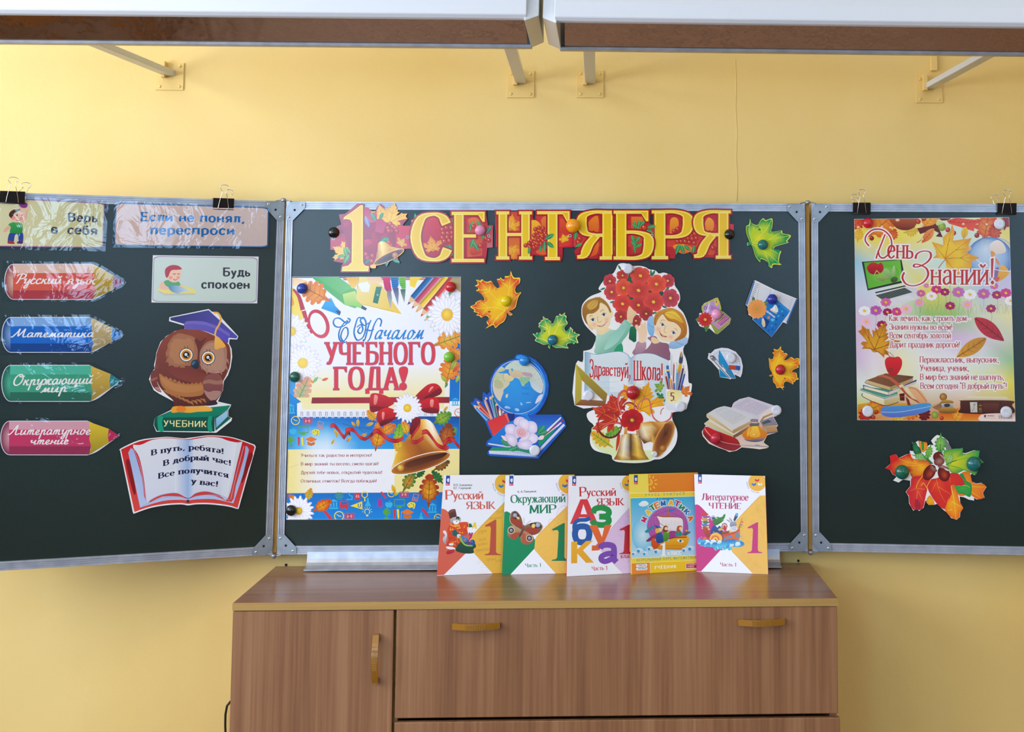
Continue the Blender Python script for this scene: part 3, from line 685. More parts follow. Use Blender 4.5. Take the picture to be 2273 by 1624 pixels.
GH['й'] = (5.2, GH['и'][1]+'/c1.6,7.6 2.8,6.4 4.2,7.8'); GH['ш'] = (7.4, GH['щ'][1].rsplit('/', 1)[0]); GH['б'] = GH['о']; GH['в'] = GH['о']; GH['д'] = GH['а']; GH['х'] = GH['ж']; GH['ц'] = GH['щ']
def adv(s, G, gap): return sum(G[c][0]+gap for c in s)-gap
def pen(sh, txt, x0, y0, x1, y1, h, col, thick=1.5, thin=.55, serif=2.6, st=.5, slant=0, G=GA, gap=.5, grow=0, arc=None, nib=18, col2=None, step=4):
    """letters along the line (x0,y0)-(x1,y1) (baseline), capitals h tall; grow widens every stroke (outlines)"""
    L = hypot(x1-x0, y1-y0); sx = L/adv(txt, G, gap); k = h/10; ca, sa = (x1-x0)/L, (y1-y0)/L
    c = lin(col); e = lin(col2) if col2 else c; gx = grow/sx; gy = grow/k
    gv, gf = [], []
    def out(px, py):
        t = px*sx + slant*py*k; u = -py*k
        if arc: return arc(t, u, L)
        return (x0 + t*ca - u*sa, y0 + t*sa + u*ca)
    def push(pts, faces):
        n = len(gv); gv.extend(pts); gf.extend([n+i for i in f] for f in faces)
    def strip(p, closed=False):
        n = len(p); q = []
        for i in range(n):
            a = p[i-1] if (i or closed) else p[i]; b = p[(i+1) % n] if (i < n-1 or closed) else p[i]
            dx, dy = (b[0]-a[0])*sx, (b[1]-a[1])*k; l = hypot(dx, dy) or 1
            w = thick/2 if thick == thin else (thin + (thick-thin)*abs(sin(atan2(dy, dx)-R(nib)))**1.3)/2
            ex = 0
            if not closed and i in (0, n-1):
                ex = grow + (thick*.5*sx if (abs(dy) < 1e-6 and not serif and n == 2) else 0); ex = -ex if i == 0 else ex
            nx, ny = -dy/l, dx/l; X, Y = p[i][0]+dx/l*ex/sx, p[i][1]+dy/l*ex/k
            q += [(X+nx*(w+gx), Y+ny*(w+gy)), (X-nx*(w+gx), Y-ny*(w+gy))]
        f = [[2*i, 2*i+1, 2*i+3, 2*i+2] for i in range(n-1)]
        if closed: f.append([2*n-2, 2*n-1, 1, 0])
        push(q, f)
    def bar(x, y, w, hgt):
        w += gx; hgt += gy; push([(x-w, y-hgt), (x+w, y-hgt), (x+w, y+hgt), (x-w, y+hgt)], [[0, 1, 2, 3]])
    V2, F, CC, ZL = [], [], [], []
    X = 0
    for gi, ch in enumerate(txt):
        w, g = G[ch]
        for stx in (g.split('/') if g else []):
            m = stx[0]; p = [(a+X, b) for a, b in PT(stx[1:])]
            if m == 's' or m == 'l':
                strip(p)
                if m == 's' and serif:
                    for q in p: bar(q[0], q[1], serif/2, st/2)
            elif m == 'k':
                if not serif: continue
                q = thin*.75; X0, Y0 = p[0]; Y1 = p[1][1]; dn = -1 if Y0 > Y1 else 1; Y0 -= dn*thin*.5; r = 1 if X0-X > G[ch][0]/2 else -1
                push([(X0-r*(q*.2+gx*.5), Y1+dn*gy), (X0+r*(q*.6+gx), Y1+dn*gy), (X0+r*(q*.6+gx), Y0-dn*gy), (X0-r*(q*2.6+gx), Y0-dn*gy)], [[0, 1, 2, 3]])
            elif m == 'c': strip(spline(p, False, step))
            elif m == 'o': strip(spline(p, True, step), True)
            elif m == 'f':
                if serif:
                    for q in p: bar(q[0], q[1], serif/2, st/2)
            elif m == 'd':
                r = max(thick, thin)*.55; push([(q[0]+(r+gx)*cos(i*pi/5), q[1]+(r+gy)*sin(i*pi/5)) for q in p for i in range(10)], [list(range(10))] if len(p) == 1 else [])
        if gf:                                   # the strokes of one letter become one outline
            vo, _, fo, _, _, of = delaunay_2d_cdt([V(q) for q in gv], [], gf, 1, 1e-4)
            n = len(V2); V2 += [out(q.x, q.y) for q in vo]; CC += [mixc(e, c, min(1, max(0, q.y/10))) for q in vo]; ZL += [gi % 2]*len(vo)
            for f, o in zip(fo, of):
                if o:
                    mx = sum(vo[i].x for i in f)/len(f); my = sum(vo[i].y for i in f)/len(f)
                    for j in o:
                        q = [gv[i] for i in gf[j]]; t = False
                        for i in range(len(q)):
                            (xa, ya), (xb, yb) = q[i-1], q[i]
                            if (ya > my) != (yb > my) and mx < (xb-xa)*(my-ya)/(yb-ya)+xa: t = not t
                        if t: F.append([n+i for i in f]); break
            gv.clear(); gf.clear()
        X += w+gap
    sh._put(V2, CC, F, ZL)
def sans(sh, txt, x0, y0, x1, y1, h, col, bold=.03, **k):
    """plain grotesque lettering"""
    t = 1.95 if bold > .024 else 1.45
    pen(sh, txt, x0, y0, x1, y1, h, col, thick=t, thin=t*.86, serif=0, nib=0, gap=1.15, **k)

# ------------------------------------------------------------------ recurring printed motifs
MAPLE = '0,-100 8,-78 20,-70 16,-58 30,-62 26,-48 40,-50 24,-22 42,-34 52,-48 62,-44 86,-52 80,-34 92,-22 66,-10 40,4 58,10 62,22 46,26 50,40 16,26 4,34 -4,34 -16,26 -50,40 -46,26 -62,22 -58,10 -40,4 -66,-10 -92,-22 -80,-34 -86,-52 -62,-44 -52,-48 -42,-34 -24,-22 -40,-50 -26,-48 -30,-62 -16,-58 -20,-70 -8,-78'
def tr(pts, x, y, k, a, ky=None):
    ky = k if ky is None else ky; ca, sa = cos(R(a)), sin(R(a)); return [(x+px*k*ca-py*ky*sa, y+px*k*sa+py*ky*ca) for px, py in PT(pts)]
def maple(sh, x, y, r, a, cin='f4d21c', cout='e0701c', vein='c98a1a', stem=True, cmid=None):
    k = r/100; sh.rad(tr(MAPLE, x, y, k, a), tr('0,10', x, y, k, a)[0], cin, cout, .55, cmid)
    for q in ('0,25 0,-88', '0,22 76,-42', '0,22 -76,-42', '0,24 46,30', '0,24 -46,30', '0,-30 26,-54', '0,-30 -26,-54', '36,-8 54,-40', '-36,-8 -54,-40'): sh.line(tr(q, x, y, k, a), r*.03, vein, r*.012)
    if stem: sh.line(tr('0,25 2,48 8,66', x, y, k, a), r*.05, vein, r*.04)
OVAL = '0,-100 22,-74 36,-40 40,0 32,40 16,76 0,100 -16,76 -32,40 -40,0 -36,-40 -22,-74'
def oval(sh, x, y, r, a, c1, c2, vein, wid=1, stem=0, n=4):
    k = r/100; sh.poly(tr(SP(OVAL, True, 3), x, y, k*wid, a, k), c1, c2, (tr('0,-90', x, y, k, a)[0], tr('0,90', x, y, k, a)[0]))
    sh.line(tr('0,-92 0,%d' % (100+stem), x, y, k, a), r*.05, vein)
    for i in range(n):
        yy = 60-36*i
        for s in (-1, 1): sh.line(tr([(0, yy), (s*30*wid*max(.25, 1-((yy-26)/100)**2)*.95, yy-26*max(.4, 1-abs(yy-26)/120))], x, y, k, a), r*.03, vein, r*.012)
OAK = '0,-100 14,-92 22,-78 16,-66 30,-66 36,-50 26,-38 42,-34 46,-16 32,-6 46,2 44,20 28,26 34,38 26,52 12,54 6,80 0,100 -6,80 -12,54 -26,52 -34,38 -28,26 -44,20 -46,2 -32,-6 -46,-16 -42,-34 -26,-38 -36,-50 -30,-66 -16,-66 -22,-78 -14,-92'
def oak(sh, x, y, r, a, cin, cout, vein, wid=1):
    k = r/100; o = tr(SP(OAK, True, 3), x, y, k*wid, a, k); sh.rad(o, tr('0,10', x, y, k, a)[0], cin, cout, .5)
    sh.line(tr('0,-88 0,100', x, y, k, a), r*.045, vein)
    for yy in (44, 14, -18, -48):
        for s in (-1, 1): sh.line(tr([(0, yy+12), (s*32*wid, yy-8)], x, y, k, a), r*.028, vein, r*.012)
def daisy(sh, x, y, r, n=16, a0=0, sq=1, core='f2bf1c', petal='f7f7fc', shade='c9cadf', cr=.26, ca=0):
    for ring, (rr, w) in enumerate(((1, .2), (.82, .17))):
        for i in range(n):
            a = a0 + 360*(i+.5*ring)/n + (7*((i*37) % 5)/5-3.5); p = tr('0,-16 9,-40 11,-70 7,-92 0,-100 -7,-92 -11,-70 -9,-40', 0, 0, r/100*rr, a)
            p = rot2([(q[0], q[1]*sq) for q in p], (0, 0), ca); p = [(x+q[0], y+q[1]) for q in p]
            sh.rad(p, (x+(p[4][0]-x)*.6, y+(p[4][1]-y)*.6), petal, shade, .72, petal)
    sh.rad(ell(x, y, r*cr, r*cr*sq, ca, 16), (x-r*.05, y-r*.06), 'ffe04a', core)
def blossom(sh, x, y, r, n, a0, c1, c2, core, wid=46, cr=.16, sq=1, core2=None):
    pet = [(0, 0), (wid*.5, -34), (wid, -66), (wid*.72, -92), (0, -100), (-wid*.72, -92), (-wid, -66), (-wid*.5, -34)]
    for i in range(n):
        p = [(x+q[0], y+(q[1]-y if 0 else q[1])*sq) for q in tr(spline(pet, True, 2), 0, 0, r/100, a0+360*i/n)]
        sh.rad(p, (x, y), c2, c1, .45, mixs(c1, c2, .35))
    sh.rad(ell(x, y, r*cr*1.1, r*cr*sq, 30, 10), (x, y), core, core2 or core)
def hexof(c): return ''.join('%02x' % round(255*max(0, min(1, (12.92*x if x <= .0031308 else 1.055*x**(1/2.4)-.055)))) for x in c)
def mixs(a, b, t): return hexof(mixc(lin(a), lin(b), t))
def pencil(sh, x0, y0, x1, y1, w, col, tip=None, woodc='e8c08c', tl=1.6):
    """pencil from its tail to its point"""
    L = hypot(x1-x0, y1-y0); dx, dy = (x1-x0)/L, (y1-y0)/L; nx, ny = -dy*w/2, dx*w/2; t = w*tl
    q = (x1-dx*t, y1-dy*t); dk = mixs(col, '000000', .45); lt = mixs(col, 'ffffff', .3)
    sh.poly([(x0+nx, y0+ny), (q[0]+nx, q[1]+ny), (q[0]-nx, q[1]-ny), (x0-nx, y0-ny)], dk)
    sh.poly([(x0+nx*.35, y0+ny*.35), (q[0]+nx*.35, q[1]+ny*.35), (q[0]-nx, q[1]-ny), (x0-nx, y0-ny)], col)
    sh.poly([(x0-nx*.4, y0-ny*.4), (q[0]-nx*.4, q[1]-ny*.4), (q[0]-nx, q[1]-ny), (x0-nx, y0-ny)], lt)
    sh.poly([(q[0]+nx, q[1]+ny), (x1, y1), (q[0]-nx, q[1]-ny)], woodc)
    sh.poly([(x1-dx*t*.4+nx*.4, y1-dy*t*.4+ny*.4), (x1, y1), (x1-dx*t*.4-nx*.4, y1-dy*t*.4-ny*.4)], tip or col)
def berry(sh, x, y, r, c1='f2552e', c2='8c0f12'): sh.ball(x, y, r, c1, c2); sh.circ(x-r*.35, y-r*.4, r*.16, 'ffd9c4', n=6)
def berries(sh, pts, r):
    for x, y in PT(pts): berry(sh, x, y, r)
def thing(sh, name, m, label, cat, group=None): return tag(sh.build(name, m), label, cat, group)
def filmover(name, plane, lift, ox, oy, sc, outline, parent):
    f = Sheet(plane, lift, ox, oy, sc); f.poly(outline, 'ffffff')
    return f.build(name, M_FILM, parent)
# ------------------------------------------------------------------ sheets on the left side panel
a = (0, 380, 3.5516)
def laminated(name, plane, T, outer, label, cat, draw, group=None, lift=.0022):
    """print sealed in clear film: the film sheet is wider than the print"""
    s = Sheet(plane, lift, *T); draw(s); o = thing(s, name, M_LAM, label, cat, group)
    f = Sheet(plane, lift+.0016, *T); pts = PT(outer); n = len(pts)
    f.poly(pts, 'ffffff'); top = f.v[:]
    f.build('laminate_film', M_FILM, o)
    return o
def d1(s):
    q = PT('-372,190 826,250 812,604 -380,588')
    s.card(quadmap(q, rrect(0, 0, 1, 1, .045)), 'a8709e', .001); s.poly(quadmap(q, rrect(.006, .02, .994, .98, .045)), 'e6e0b4', 'd9d39c', 'h')
    # boy with one hand on his head
    s.sm('75,488 122,484 180,486 178,566 150,562 140,500 118,505 104,566 62,562', '2f4a9c'); s.sm('60,556 80,545 112,560 112,572 66,570', 'b03a2a'); s.sm('136,556 170,548 180,566 140,570', '5a2a6a')
    s.sm('66,420 100,402 160,404 178,430 172,486 120,490 78,482 84,440', '43a857', '2d8f45'); s.line('134,424 142,440 148,424 154,440 160,424', 5, 'e8f2e0')
    s.sm('64,430 40,450 28,474 38,482 58,470 80,446', 'f0b49a'); s.sm('150,300 172,284 208,290 228,300 216,318 196,316 190,300 168,304', 'f3c2a8'); s.line('178,402 205,360 214,312', 16, 'f0b49a', 12)
    s.sm('76,330 96,306 150,300 188,318 196,352 180,390 146,404 104,398 80,370', 'f4c6a8'); s.sm('70,346 82,318 116,300 160,300 140,318 112,330 100,372 84,366', '4a2c22')
    s.circ(108,368,16,'f09a8c'); s.circ(170,372,14,'f09a8c'); s.circ(134,346,6,'3a2a2a'); s.circ(172,346,6,'3a2a2a'); s.cv('128,382 142,390 158,384', 4, '8a2a2a'); s.sm('150,246 210,250 216,276 196,290 160,280', '8f3d8e')
    sans(s, 'Верь', 535, 392, 768, 398, 62, '3c3c46', .028); sans(s, 'в', 403, 487, 454, 488, 64, '3c3c46', .028); sans(s, 'себя', 532, 491, 764, 499, 64, '3c3c46', .028)
laminated('laminated_sign', PLN, a, '-390,170 857,232 832,632 -396,608', 'laminated cream sign with a boy, reading «Верь в себя», cut by the left edge', 'sign', d1, 'laminated motto signs', .0068)
def d2(s):
    q = PT('912,246 2118,284 2112,600 902,586')
    s.card(quadmap(q, rrect(0, 0, 1, 1, .05)), '3d78b4', .001); s.poly(quadmap(q, rrect(.006, .026, .994, .974, .05)), 'e6c6b6', 'e3cfc9', 'h')
    sans(s, 'Если не понял,', 1108, 389, 1926, 404, 64, '1b76bf', .03); sans(s, 'переспроси', 1185, 495, 1850, 499, 66, '1b76bf', .03)
laminated('laminated_sign', PLN, a, '900,232 2140,276 2130,616 884,600', 'laminated peach sign reading «Если не понял, переспроси» under a black clip', 'sign', d2, 'laminated motto signs', .0102)
s = SH(PLN, .003, *a, '1205,661 2039,672 2028,1041 1194,1034', 'e9eaea', .001); q = PT('1205,661 2039,672 2028,1041 1194,1034')
s.poly(quadmap(q, rrect(.008, .02, .992, .985, .06)), '9a86b8'); s.poly(quadmap(q, rrect(.014, .034, .986, .972, .06)), 'd3e2dc', 'cbdcd4')
s.sm('1244,935 1300,900 1480,910 1540,960 1296,962', 'f0e27a'); s.poly('1248,936 1296,962 1540,960 1538,976 1296,980 1250,952', 'c9ccc0')
s.sm('1262,890 1290,866 1340,862 1420,880 1430,910 1380,930 1310,935 1262,925', 'f2c3a8'); s.sm('1292,872 1330,856 1400,864 1420,896 1380,912 1320,910', '5fae74'); s.sm('1330,905 1392,900 1440,915 1500,940 1440,950 1400,962 1350,945', '4e8fbe', 'd6e6f0', 'h')
s.sm('1304,790 1330,752 1390,744 1425,770 1424,830 1396,872 1348,870 1314,838', 'f7cbb0'); s.sm('1300,800 1308,764 1350,740 1404,744 1434,770 1400,776 1350,782 1326,830 1310,836', 'b8404e'); s.circ(1345,838,14,'f2a090'); s.circ(1404,838,12,'f2a090')
s.cv('1362,804 1374,812 1386,806', 4, '3a2a2a'); s.cv('1398,806 1408,812 1416,804', 4, '3a2a2a'); s.cv('1366,848 1380,858 1396,850', 4, '8a2a2a')
sans(s, 'Будь', 1758, 823, 1972, 825, 60, '33303a', .03); sans(s, 'спокоен', 1588, 921, 1968, 924, 62, '33303a', .03)
thing(s, 'paper_sign', M_POST, 'pale green card with a boy at a desk, reading «Будь спокоен»', 'sign')
# subject pencils
T = (0, 560, 3.4563)
def pcl(film, body, c, text, label):
    """film outline, printed outline; c = (light band, mid band, dark band, point, wood)"""
    def draw(s):
        x0, y0, x1, y1, xs, xt, yt = body                # left, top, shoulder bottom, shoulder x, tip
        hgt = y1-y0; A, B = y0+hgt*.25, y0+hgt*.75
        o = ell(x0+72, (y0+y1)/2, 72, hgt/2+5, 0, 12, 90, 270) + [(xs-20, y0-6)] + SP([(xs-20, y0-6), (xs+60, y0+hgt*.12), (xt-14, yt-10), (xt+6, yt), (xt-14, yt+12), (xs+60, y1-hgt*.1), (xs-20, y1+6)], False, 4)
        s.card(o, 'e4e8f0', .001)
        s.rad(ell(x0+72, (y0+y1)/2, 66, hgt/2, 0, 12, 90, 270), (x0+72, (y0+y1)/2), c[0], mixs(c[2], '000000', .3), .5)
        s.poly([(x0+68, y0), (xs, y0), (xs+8, A), (x0+68, A)], c[0]); s.poly([(x0+68, A), (xs+8, A), (xs+8, B), (x0+68, B)], c[1]); s.poly([(x0+68, B), (xs+8, B), (xs-6, y1), (x0+68, y1)], c[2])
        wl = [(xs-4, y0), (xs+12, y0+10), (xt-70, yt-50), (xt-70, yt+50), (xs+12, y1-10), (xs-8, y1)] + [(xs+6, B+20), (xs+8, B-8), (xs-6, (A+B)/2+10), (xs+4, A+10), (xs-4, A-8)]
        s.poly(wl, c[4], mixs(c[4], '3a2a14', .55)); s.poly([(xt-78, yt-52), (xt-40, yt-30), (xt, yt), (xt-40, yt+30), (xt-78, yt+52), (xt-84, yt)], c[3])
        for t in text: pen(s, *t, 'fbf7f4', thick=1.1, thin=1.1, serif=0, G=GH, gap=0, slant=.35, step=5)
    laminated('laminated_pencil', PLN, T, film, label, 'pencil sign', draw, 'laminated paper pencils naming the school subjects')
pcl('22,64 720,74 770,92 955,205 970,232 945,262 740,372 715,377 10,377', (32,92,0,358,722,948,230), ('f0c9b4','e5644f','b8434c','a05a7a','e9c34a'), [('Русский', 100, 240, 468, 240, 76), ('язык', 506, 243, 728, 243, 74)], 'red laminated paper pencil reading «Русский язык», topmost of four')
pcl('14,480 700,476 750,500 935,600 953,632 930,662 730,772 700,778 2,788', (12,500,0,764,705,940,632), ('8db8ea','2271cf','1f4c96','2f74c0','e3c98c'), [('Математика', 86, 650, 716, 648, 66)], 'blue laminated paper pencil reading «Математика», second from the top')
pcl('4,850 700,842 750,860 945,962 962,990 940,1018 730,1140 690,1158 0,1168', (10,868,0,1140,703,925,985), ('58c4a4','46a883','33745f','2d8a92','ecc457'), [('Окружающий', 90, 1020, 706, 1006, 84), ('мир', 312, 1074, 512, 1068, 70)], 'green laminated paper pencil reading «Окружающий мир», third from the top')
pcl('-6,1272 690,1264 740,1280 925,1390 942,1412 920,1436 730,1545 690,1560 -14,1564', (2,1296,0,1550,690,912,1405), ('e4a8b4','d0406a','a0385a','c8335e','efd03c'), [('Литературное', 66, 1398, 690, 1396, 72), ('чтение', 226, 1472, 522, 1470, 66)], 'crimson laminated paper pencil reading «Литературное чтение», lowest of four')

# owl in a mortarboard
o = (310, 670, 5.412)
s = SH(PLN, .011, *o, '358,182 830,84 870,118 925,118 968,150 996,205 1185,412 1170,450 1080,446 1074,500 1104,560 1112,660 1092,790 1060,880 1012,950 1000,1060 940,1195 1100,1232 1088,1262 1064,1300 1066,1376 1112,1392 1100,1430 920,1570 200,1556 168,1480 180,1392 370,1300 400,1260 445,1250 400,1190 240,1105 170,1060 112,930 140,850 180,800 172,760 190,690 200,610 250,480 320,410 420,350 540,322 536,284 352,230', 'f0f2f4', .0012)
s.sm('540,322 700,330 870,390 1050,490 1092,600 1084,760 1040,880 1000,960 990,1080 920,1190 850,1240 440,1250 400,1180 300,1090 220,980 180,820 196,690 206,610 260,480 340,400 430,350', '8f3f1c', '5a2622')
for q in ('196,690 234,660 206,612', '182,800 222,785 190,720', '262,480 306,466 300,420', '340,404 400,372 420,350'): s.poly(q, '8a3a1a')
s.sm('140,850 190,812 226,860 210,960 262,1080 200,1060 150,1000 130,930', '7a3422'); s.sm('132,930 205,900 208,925 132,955', '9c5a42'); s.sm('180,1032 230,1024 262,1085', 'b08070')
s.sm('340,500 420,410 470,376 560,392 660,430 694,540 690,680 640,740 520,770 380,760 330,700 350,640 310,626 336,560', 'a86a42', 'a5704e'); s.sm('380,480 440,440 540,450 590,430 640,480 650,600 600,720 440,740 400,690 360,640', 'b67a4e')
s.sm('720,660 740,560 830,470 960,470 1040,540 1046,680 1020,820 920,856 790,830 740,760', 'a87058', 'b48a7c'); s.sm('770,560 850,490 960,510 1010,600 1000,760 900,820 800,780 760,680', 'b88a70')
s.sm('690,440 730,470 800,430 730,560 716,640 700,690 694,560 660,460', '6b2a1c'); s.sm('340,790 560,790 760,860 820,900 740,1000 600,960 430,900', '7c301c', '8a4030')
s.sm('238,900 240,860 300,900 420,966 560,985 740,985 770,1060 740,1120 560,1140 420,1110 320,1060 260,990', 'b3733c'); s.sm('260,900 420,980 640,1000 756,1000 740,1060 560,1090 400,1060 300,990', 'bf8048')
for i in range(10):
    x, y = 300+i*50, 1085+(i*22 if i < 6 else 132-(i-6)*10); s.poly([(x-30, y-30), (x+34, y-24), (x+50, y+26)], 'b3733c')
    x, y = 262+i*52, 905+(i*18 if i < 6 else 100-(i-6)*4); s.poly([(x-26, y-4), (x+36, y+6), (x+4, y-34)], 'b3733c')
for x, y, dx, dy in ((345,560,-40,60),(335,620,-30,60),(330,690,-20,50),(360,740,-20,40),(440,765,-40,20),(520,770,-50,24),(600,740,-30,40),(420,415,-60,40),(380,460,-50,50)): s.poly([(x, y-24), (x+30, y+18), (x+dx*.8, y+dy*.8)], 'a86a42')
for x, y, dx, dy in ((740,760,10,60),(800,815,10,60),(880,840,20,50),(960,840,30,40),(1020,780,40,50),(1036,700,40,50)): s.poly([(x-20, y-24), (x+26, y-16), (x+dx, y+dy)], 'ae7c66')
s.sm('780,910 860,860 960,870 1000,960 990,1080 920,1170 850,1180 790,1090 760,1000', '8c5044', '7c4048'); s.sm('766,950 840,930 920,945 995,940 990,985 900,990 830,975 766,985', 'a5705e'); s.sm('770,1060 830,1080 900,1065 980,1080 930,1160 870,1186 810,1140', 'b08478'); s.sm('810,1210 860,1185 905,1180 936,1222 880,1240 800,1244', '3c2430')
for x, y in ((560,636),(824,670)):
    s.circ(x,y,84,'241c20'); s.circ(x,y,76,'f4f2f0'); s.circ(x,y,62,'f0a21c'); s.circ(x,y,52,'c98018'); s.circ(x,y,40,'14141c'); s.circ(x-4,y-6,18,'e6e8ee'); s.circ(x+18,y+18,8,'e6e8ee')
    for q in ((-14,-82,-22,-106),(14,-82,18,-106),(-8,84,-6,100),(22,80,26,96)): s.line([(x+q[0],y+q[1]),(x+q[2],y+q[3])], 6, '2a1c1c')
s.sm('616,740 640,700 690,694 712,736 704,790 670,804 630,780', '22364c', '162434'); s.sm('624,740 650,712 670,720 640,760', '4a6a86')
s.poly('366,190 828,98 1176,414 1162,438 1076,430 740,316 540,266 374,218', '2f2a70', '5a50b4', 'h'); s.sm('548,240 640,226 780,236 960,300 1086,384 1066,440 1050,490 900,396 740,340 548,322', '6a5ab4', '5a4cc0', 'h'); s.poly('548,240 640,226 780,236 960,300 1086,384 1080,420 960,340 800,280 640,262 548,268', '7468c0')
s.cv('890,128 940,134 974,190 960,260 920,330 906,390 920,430', 22, 'f2b64c'); s.sm('902,436 930,414 962,436 1030,520 1010,548 970,552 940,568 902,556', 'f4bc54', 'f2b04a')
s.poly('370,1310 1090,1240 1060,1290 900,1380 180,1390', '0c8a68', '0a7a60'); s.poly('180,1390 900,1380 900,1555 206,1548 172,1478', '0a5648', '084a40'); s.poly('900,1380 1056,1294 1062,1376 1100,1392 910,1548', '0a6a54'); s.poly('916,1400 1052,1300 1056,1376 920,1510', 'a8d0ee', '7fb4e0'); s.sm('222,1380 280,1378 270,1450 288,1546 230,1544 214,1450', '149a78'); s.sm('830,1378 872,1378 862,1450 872,1552 826,1550 814,1460', '149a78')
s.sm('376,1310 392,1264 450,1250 600,1256 780,1250 860,1270 872,1300 840,1312 700,1318 600,1330 480,1322 400,1330', 'f0a028', 'f6b848', 'h'); s.sm('440,1300 470,1250 540,1258 552,1300 500,1326', 'ec8420')
sans(s, 'УЧЕБНИК', 284, 1492, 806, 1502, 72, 'ece8a0', .012)
thing(s, 'paper_owl', M_POST, 'brown cardboard owl in a blue graduation cap standing on a green book', 'owl cutout')

# open-book sign
b = (250, 950, 5.0756)
s = SH(PLN, .008, *b, SP('84,252 96,226 300,135 520,104 640,98 790,114 860,108 940,98 1090,80 1290,92 1440,128 1600,186', False, 4)+PT('1614,212 1420,906 1404,910')+SP('1404,910 1300,882 1100,858 940,858 850,870 770,858 600,868 420,900 236,964', False, 4)+PT('226,940'), 'ecebf0', .001)
s.poly(SP('96,250 110,232 310,146 520,114 640,106 790,122 860,122 940,108 1090,90 1290,102 1430,136 1586,194', False, 4)+PT('1600,214 1408,898')+SP('1404,898 1300,866 1100,842 940,842 850,852 770,842 600,852 420,884 246,944', False, 4), 'c81418', 'd84a44')
for q in ('150,390 200,380 260,700 230,720', '1530,300 1580,310 1490,560 1450,600'): s.sm(q, '8c1418')
s.poly(SP('176,276 230,236 330,560 380,830 560,770 760,770 850,800 960,760 1150,760 1340,830 1390,640 1480,330 1500,200 1536,240', False, 3)+PT('1470,520 1360,846')+SP('1360,846 1150,800 960,800 850,812 740,806 560,820 310,894', False, 3), '9ab4e0', 'b8c8ee')
s.poly(SP('232,186 320,186 440,134 600,112 760,124 850,132 960,116 1090,98 1210,108 1300,140 1400,160 1462,150', False, 4)+SP('1462,150 1400,400 1300,790 1200,750 1060,712 940,730 850,782 720,730 560,748 440,800 384,850', False, 4)+SP('384,850 350,560 300,330 232,220', False, 4), 'dfe3ec', 'd2d8ea')
s.poly('700,126 770,128 770,736 700,726', 'dfe3ec', 'c2cfe8', 'h'); s.poly('770,128 850,134 850,780 770,736', 'c2cfe8', '9cb8e4', 'h'); s.poly('850,134 915,124 915,742 850,780', '9cb8e4', 'd2dcee', 'h'); s.poly('1250,130 1400,164 1350,500 1290,780 1220,750', 'd8dfee', 'e8ebf2', 'h')
for q in ('384,850 440,800 560,748 720,730 850,782 940,730 1060,712 1200,750 1300,790','330,880 440,830 560,786 720,772 850,796 960,762 1150,752 1320,810'): s.cv(q, 5, '8fb0dc')
s.cv('240,240 310,420 350,640 384,850', 4, 'a8bce2'); s.cv('1480,200 1400,500 1330,800', 5, 'b4c4e6'); s.circ(850,792,16,'38a4dc',8); s.poly('836,806 862,806 864,838 832,838','5a2a3a')
def wave(x0, y0, x1, y1, amp):
    def f(t, u, L): return (x0+(x1-x0)*t/L, y0+(y1-y0)*t/L - amp*sin(pi*t/L) + u)
    return f
BK = dict(thick=2.3, thin=1.1, serif=3.4, st=1.0, gap=1.0, nib=0)
pen(s, 'В путь, ребята!', 436, 306, 1252, 288, 58, '1c1c40', arc=wave(436,306,1252,288,52), **BK); pen(s, 'В добрый час!', 572, 420, 1334, 420, 58, '1c1c40', arc=wave(572,424,1334,420,62), **BK)
pen(s, 'Все получится', 516, 566, 1300, 556, 58, '1c1c40', arc=wave(516,568,1300,558,58), **BK); pen(s, 'у вас!', 884, 622, 1186, 656, 58, '1c1c40', **BK)
thing(s, 'book_shaped_sign', M_POST, 'white cardboard open book with red cover reading «В путь, ребята!»', 'sign')
# ------------------------------------------------------------------ heading banner «1 СЕНТЯБРЯ»: five joined card sections
ban = empty('heading_banner', PCN.at(1180, 530), 'long card banner of big yellow letters reading «1 СЕНТЯБРЯ»', 'banner')
g1, g2 = (630, 430, 4.546), (1130, 430, 3.247)
LW = dict(thick=1.75, thin=.72, serif=2.9, st=.72, gap=0, nib=0)
def big(s, ch, x0, x1, y, h, **k):
    kw = dict(LW); kw.update(k)
    ex = kw['thick']/2; w = GA[ch][0]
    for g, col, c2 in ((h*.034, '8c141c', None), (h*.020, 'b01a20', None), (0, 'f2ce1c', 'f6e060'), (-h*.018, 'f8ec84', None), (-h*.030, 'e8bc08', 'f0cc18')):
        pen(s, ch, x0, y, x1, y, h, col, grow=g, col2=c2, **kw)
def eyelet(s, x, y, r): s.circ(x, y, r, 'c8ccd2'); s.circ(x, y, r*.6, '2a2c30')
# section 1
s = Sheet(PCN, .0066, *g1)
s.card('470,440 560,420 530,330 580,310 555,210 620,200 740,100 790,95 810,140 850,145 890,190 935,175 930,150 970,97 1010,130 1008,180 1040,185 1075,140 1130,108 1150,170 1140,220 1255,248 1210,300 1200,325 1284,322 1288,552 1215,556 1150,640 1170,705 1080,665 1035,735 1020,700 930,730 925,752 870,745 872,790 575,790 580,720 600,700 500,680 545,600 480,540 540,510 470,565', 'a01824', .001)
s.poly('470,440 560,400 700,400 700,570 470,565', 'c8202a', 'b01820'); s.poly('1130,322 1284,322 1288,552 1130,560', 'd02430', 'c03048')
s.poly('555,210 640,215 800,140 850,145 890,190 960,330 960,520 800,720 680,640 580,310', 'a81c30', '94182c')
for q in ((640,300,90,-60),(860,230,80,20),(700,560,80,200),(900,420,70,90),(1010,430,80,130)): maple(s, q[0], q[1], q[2], q[3], 'c83038', '9c1824', '7c1018', False)
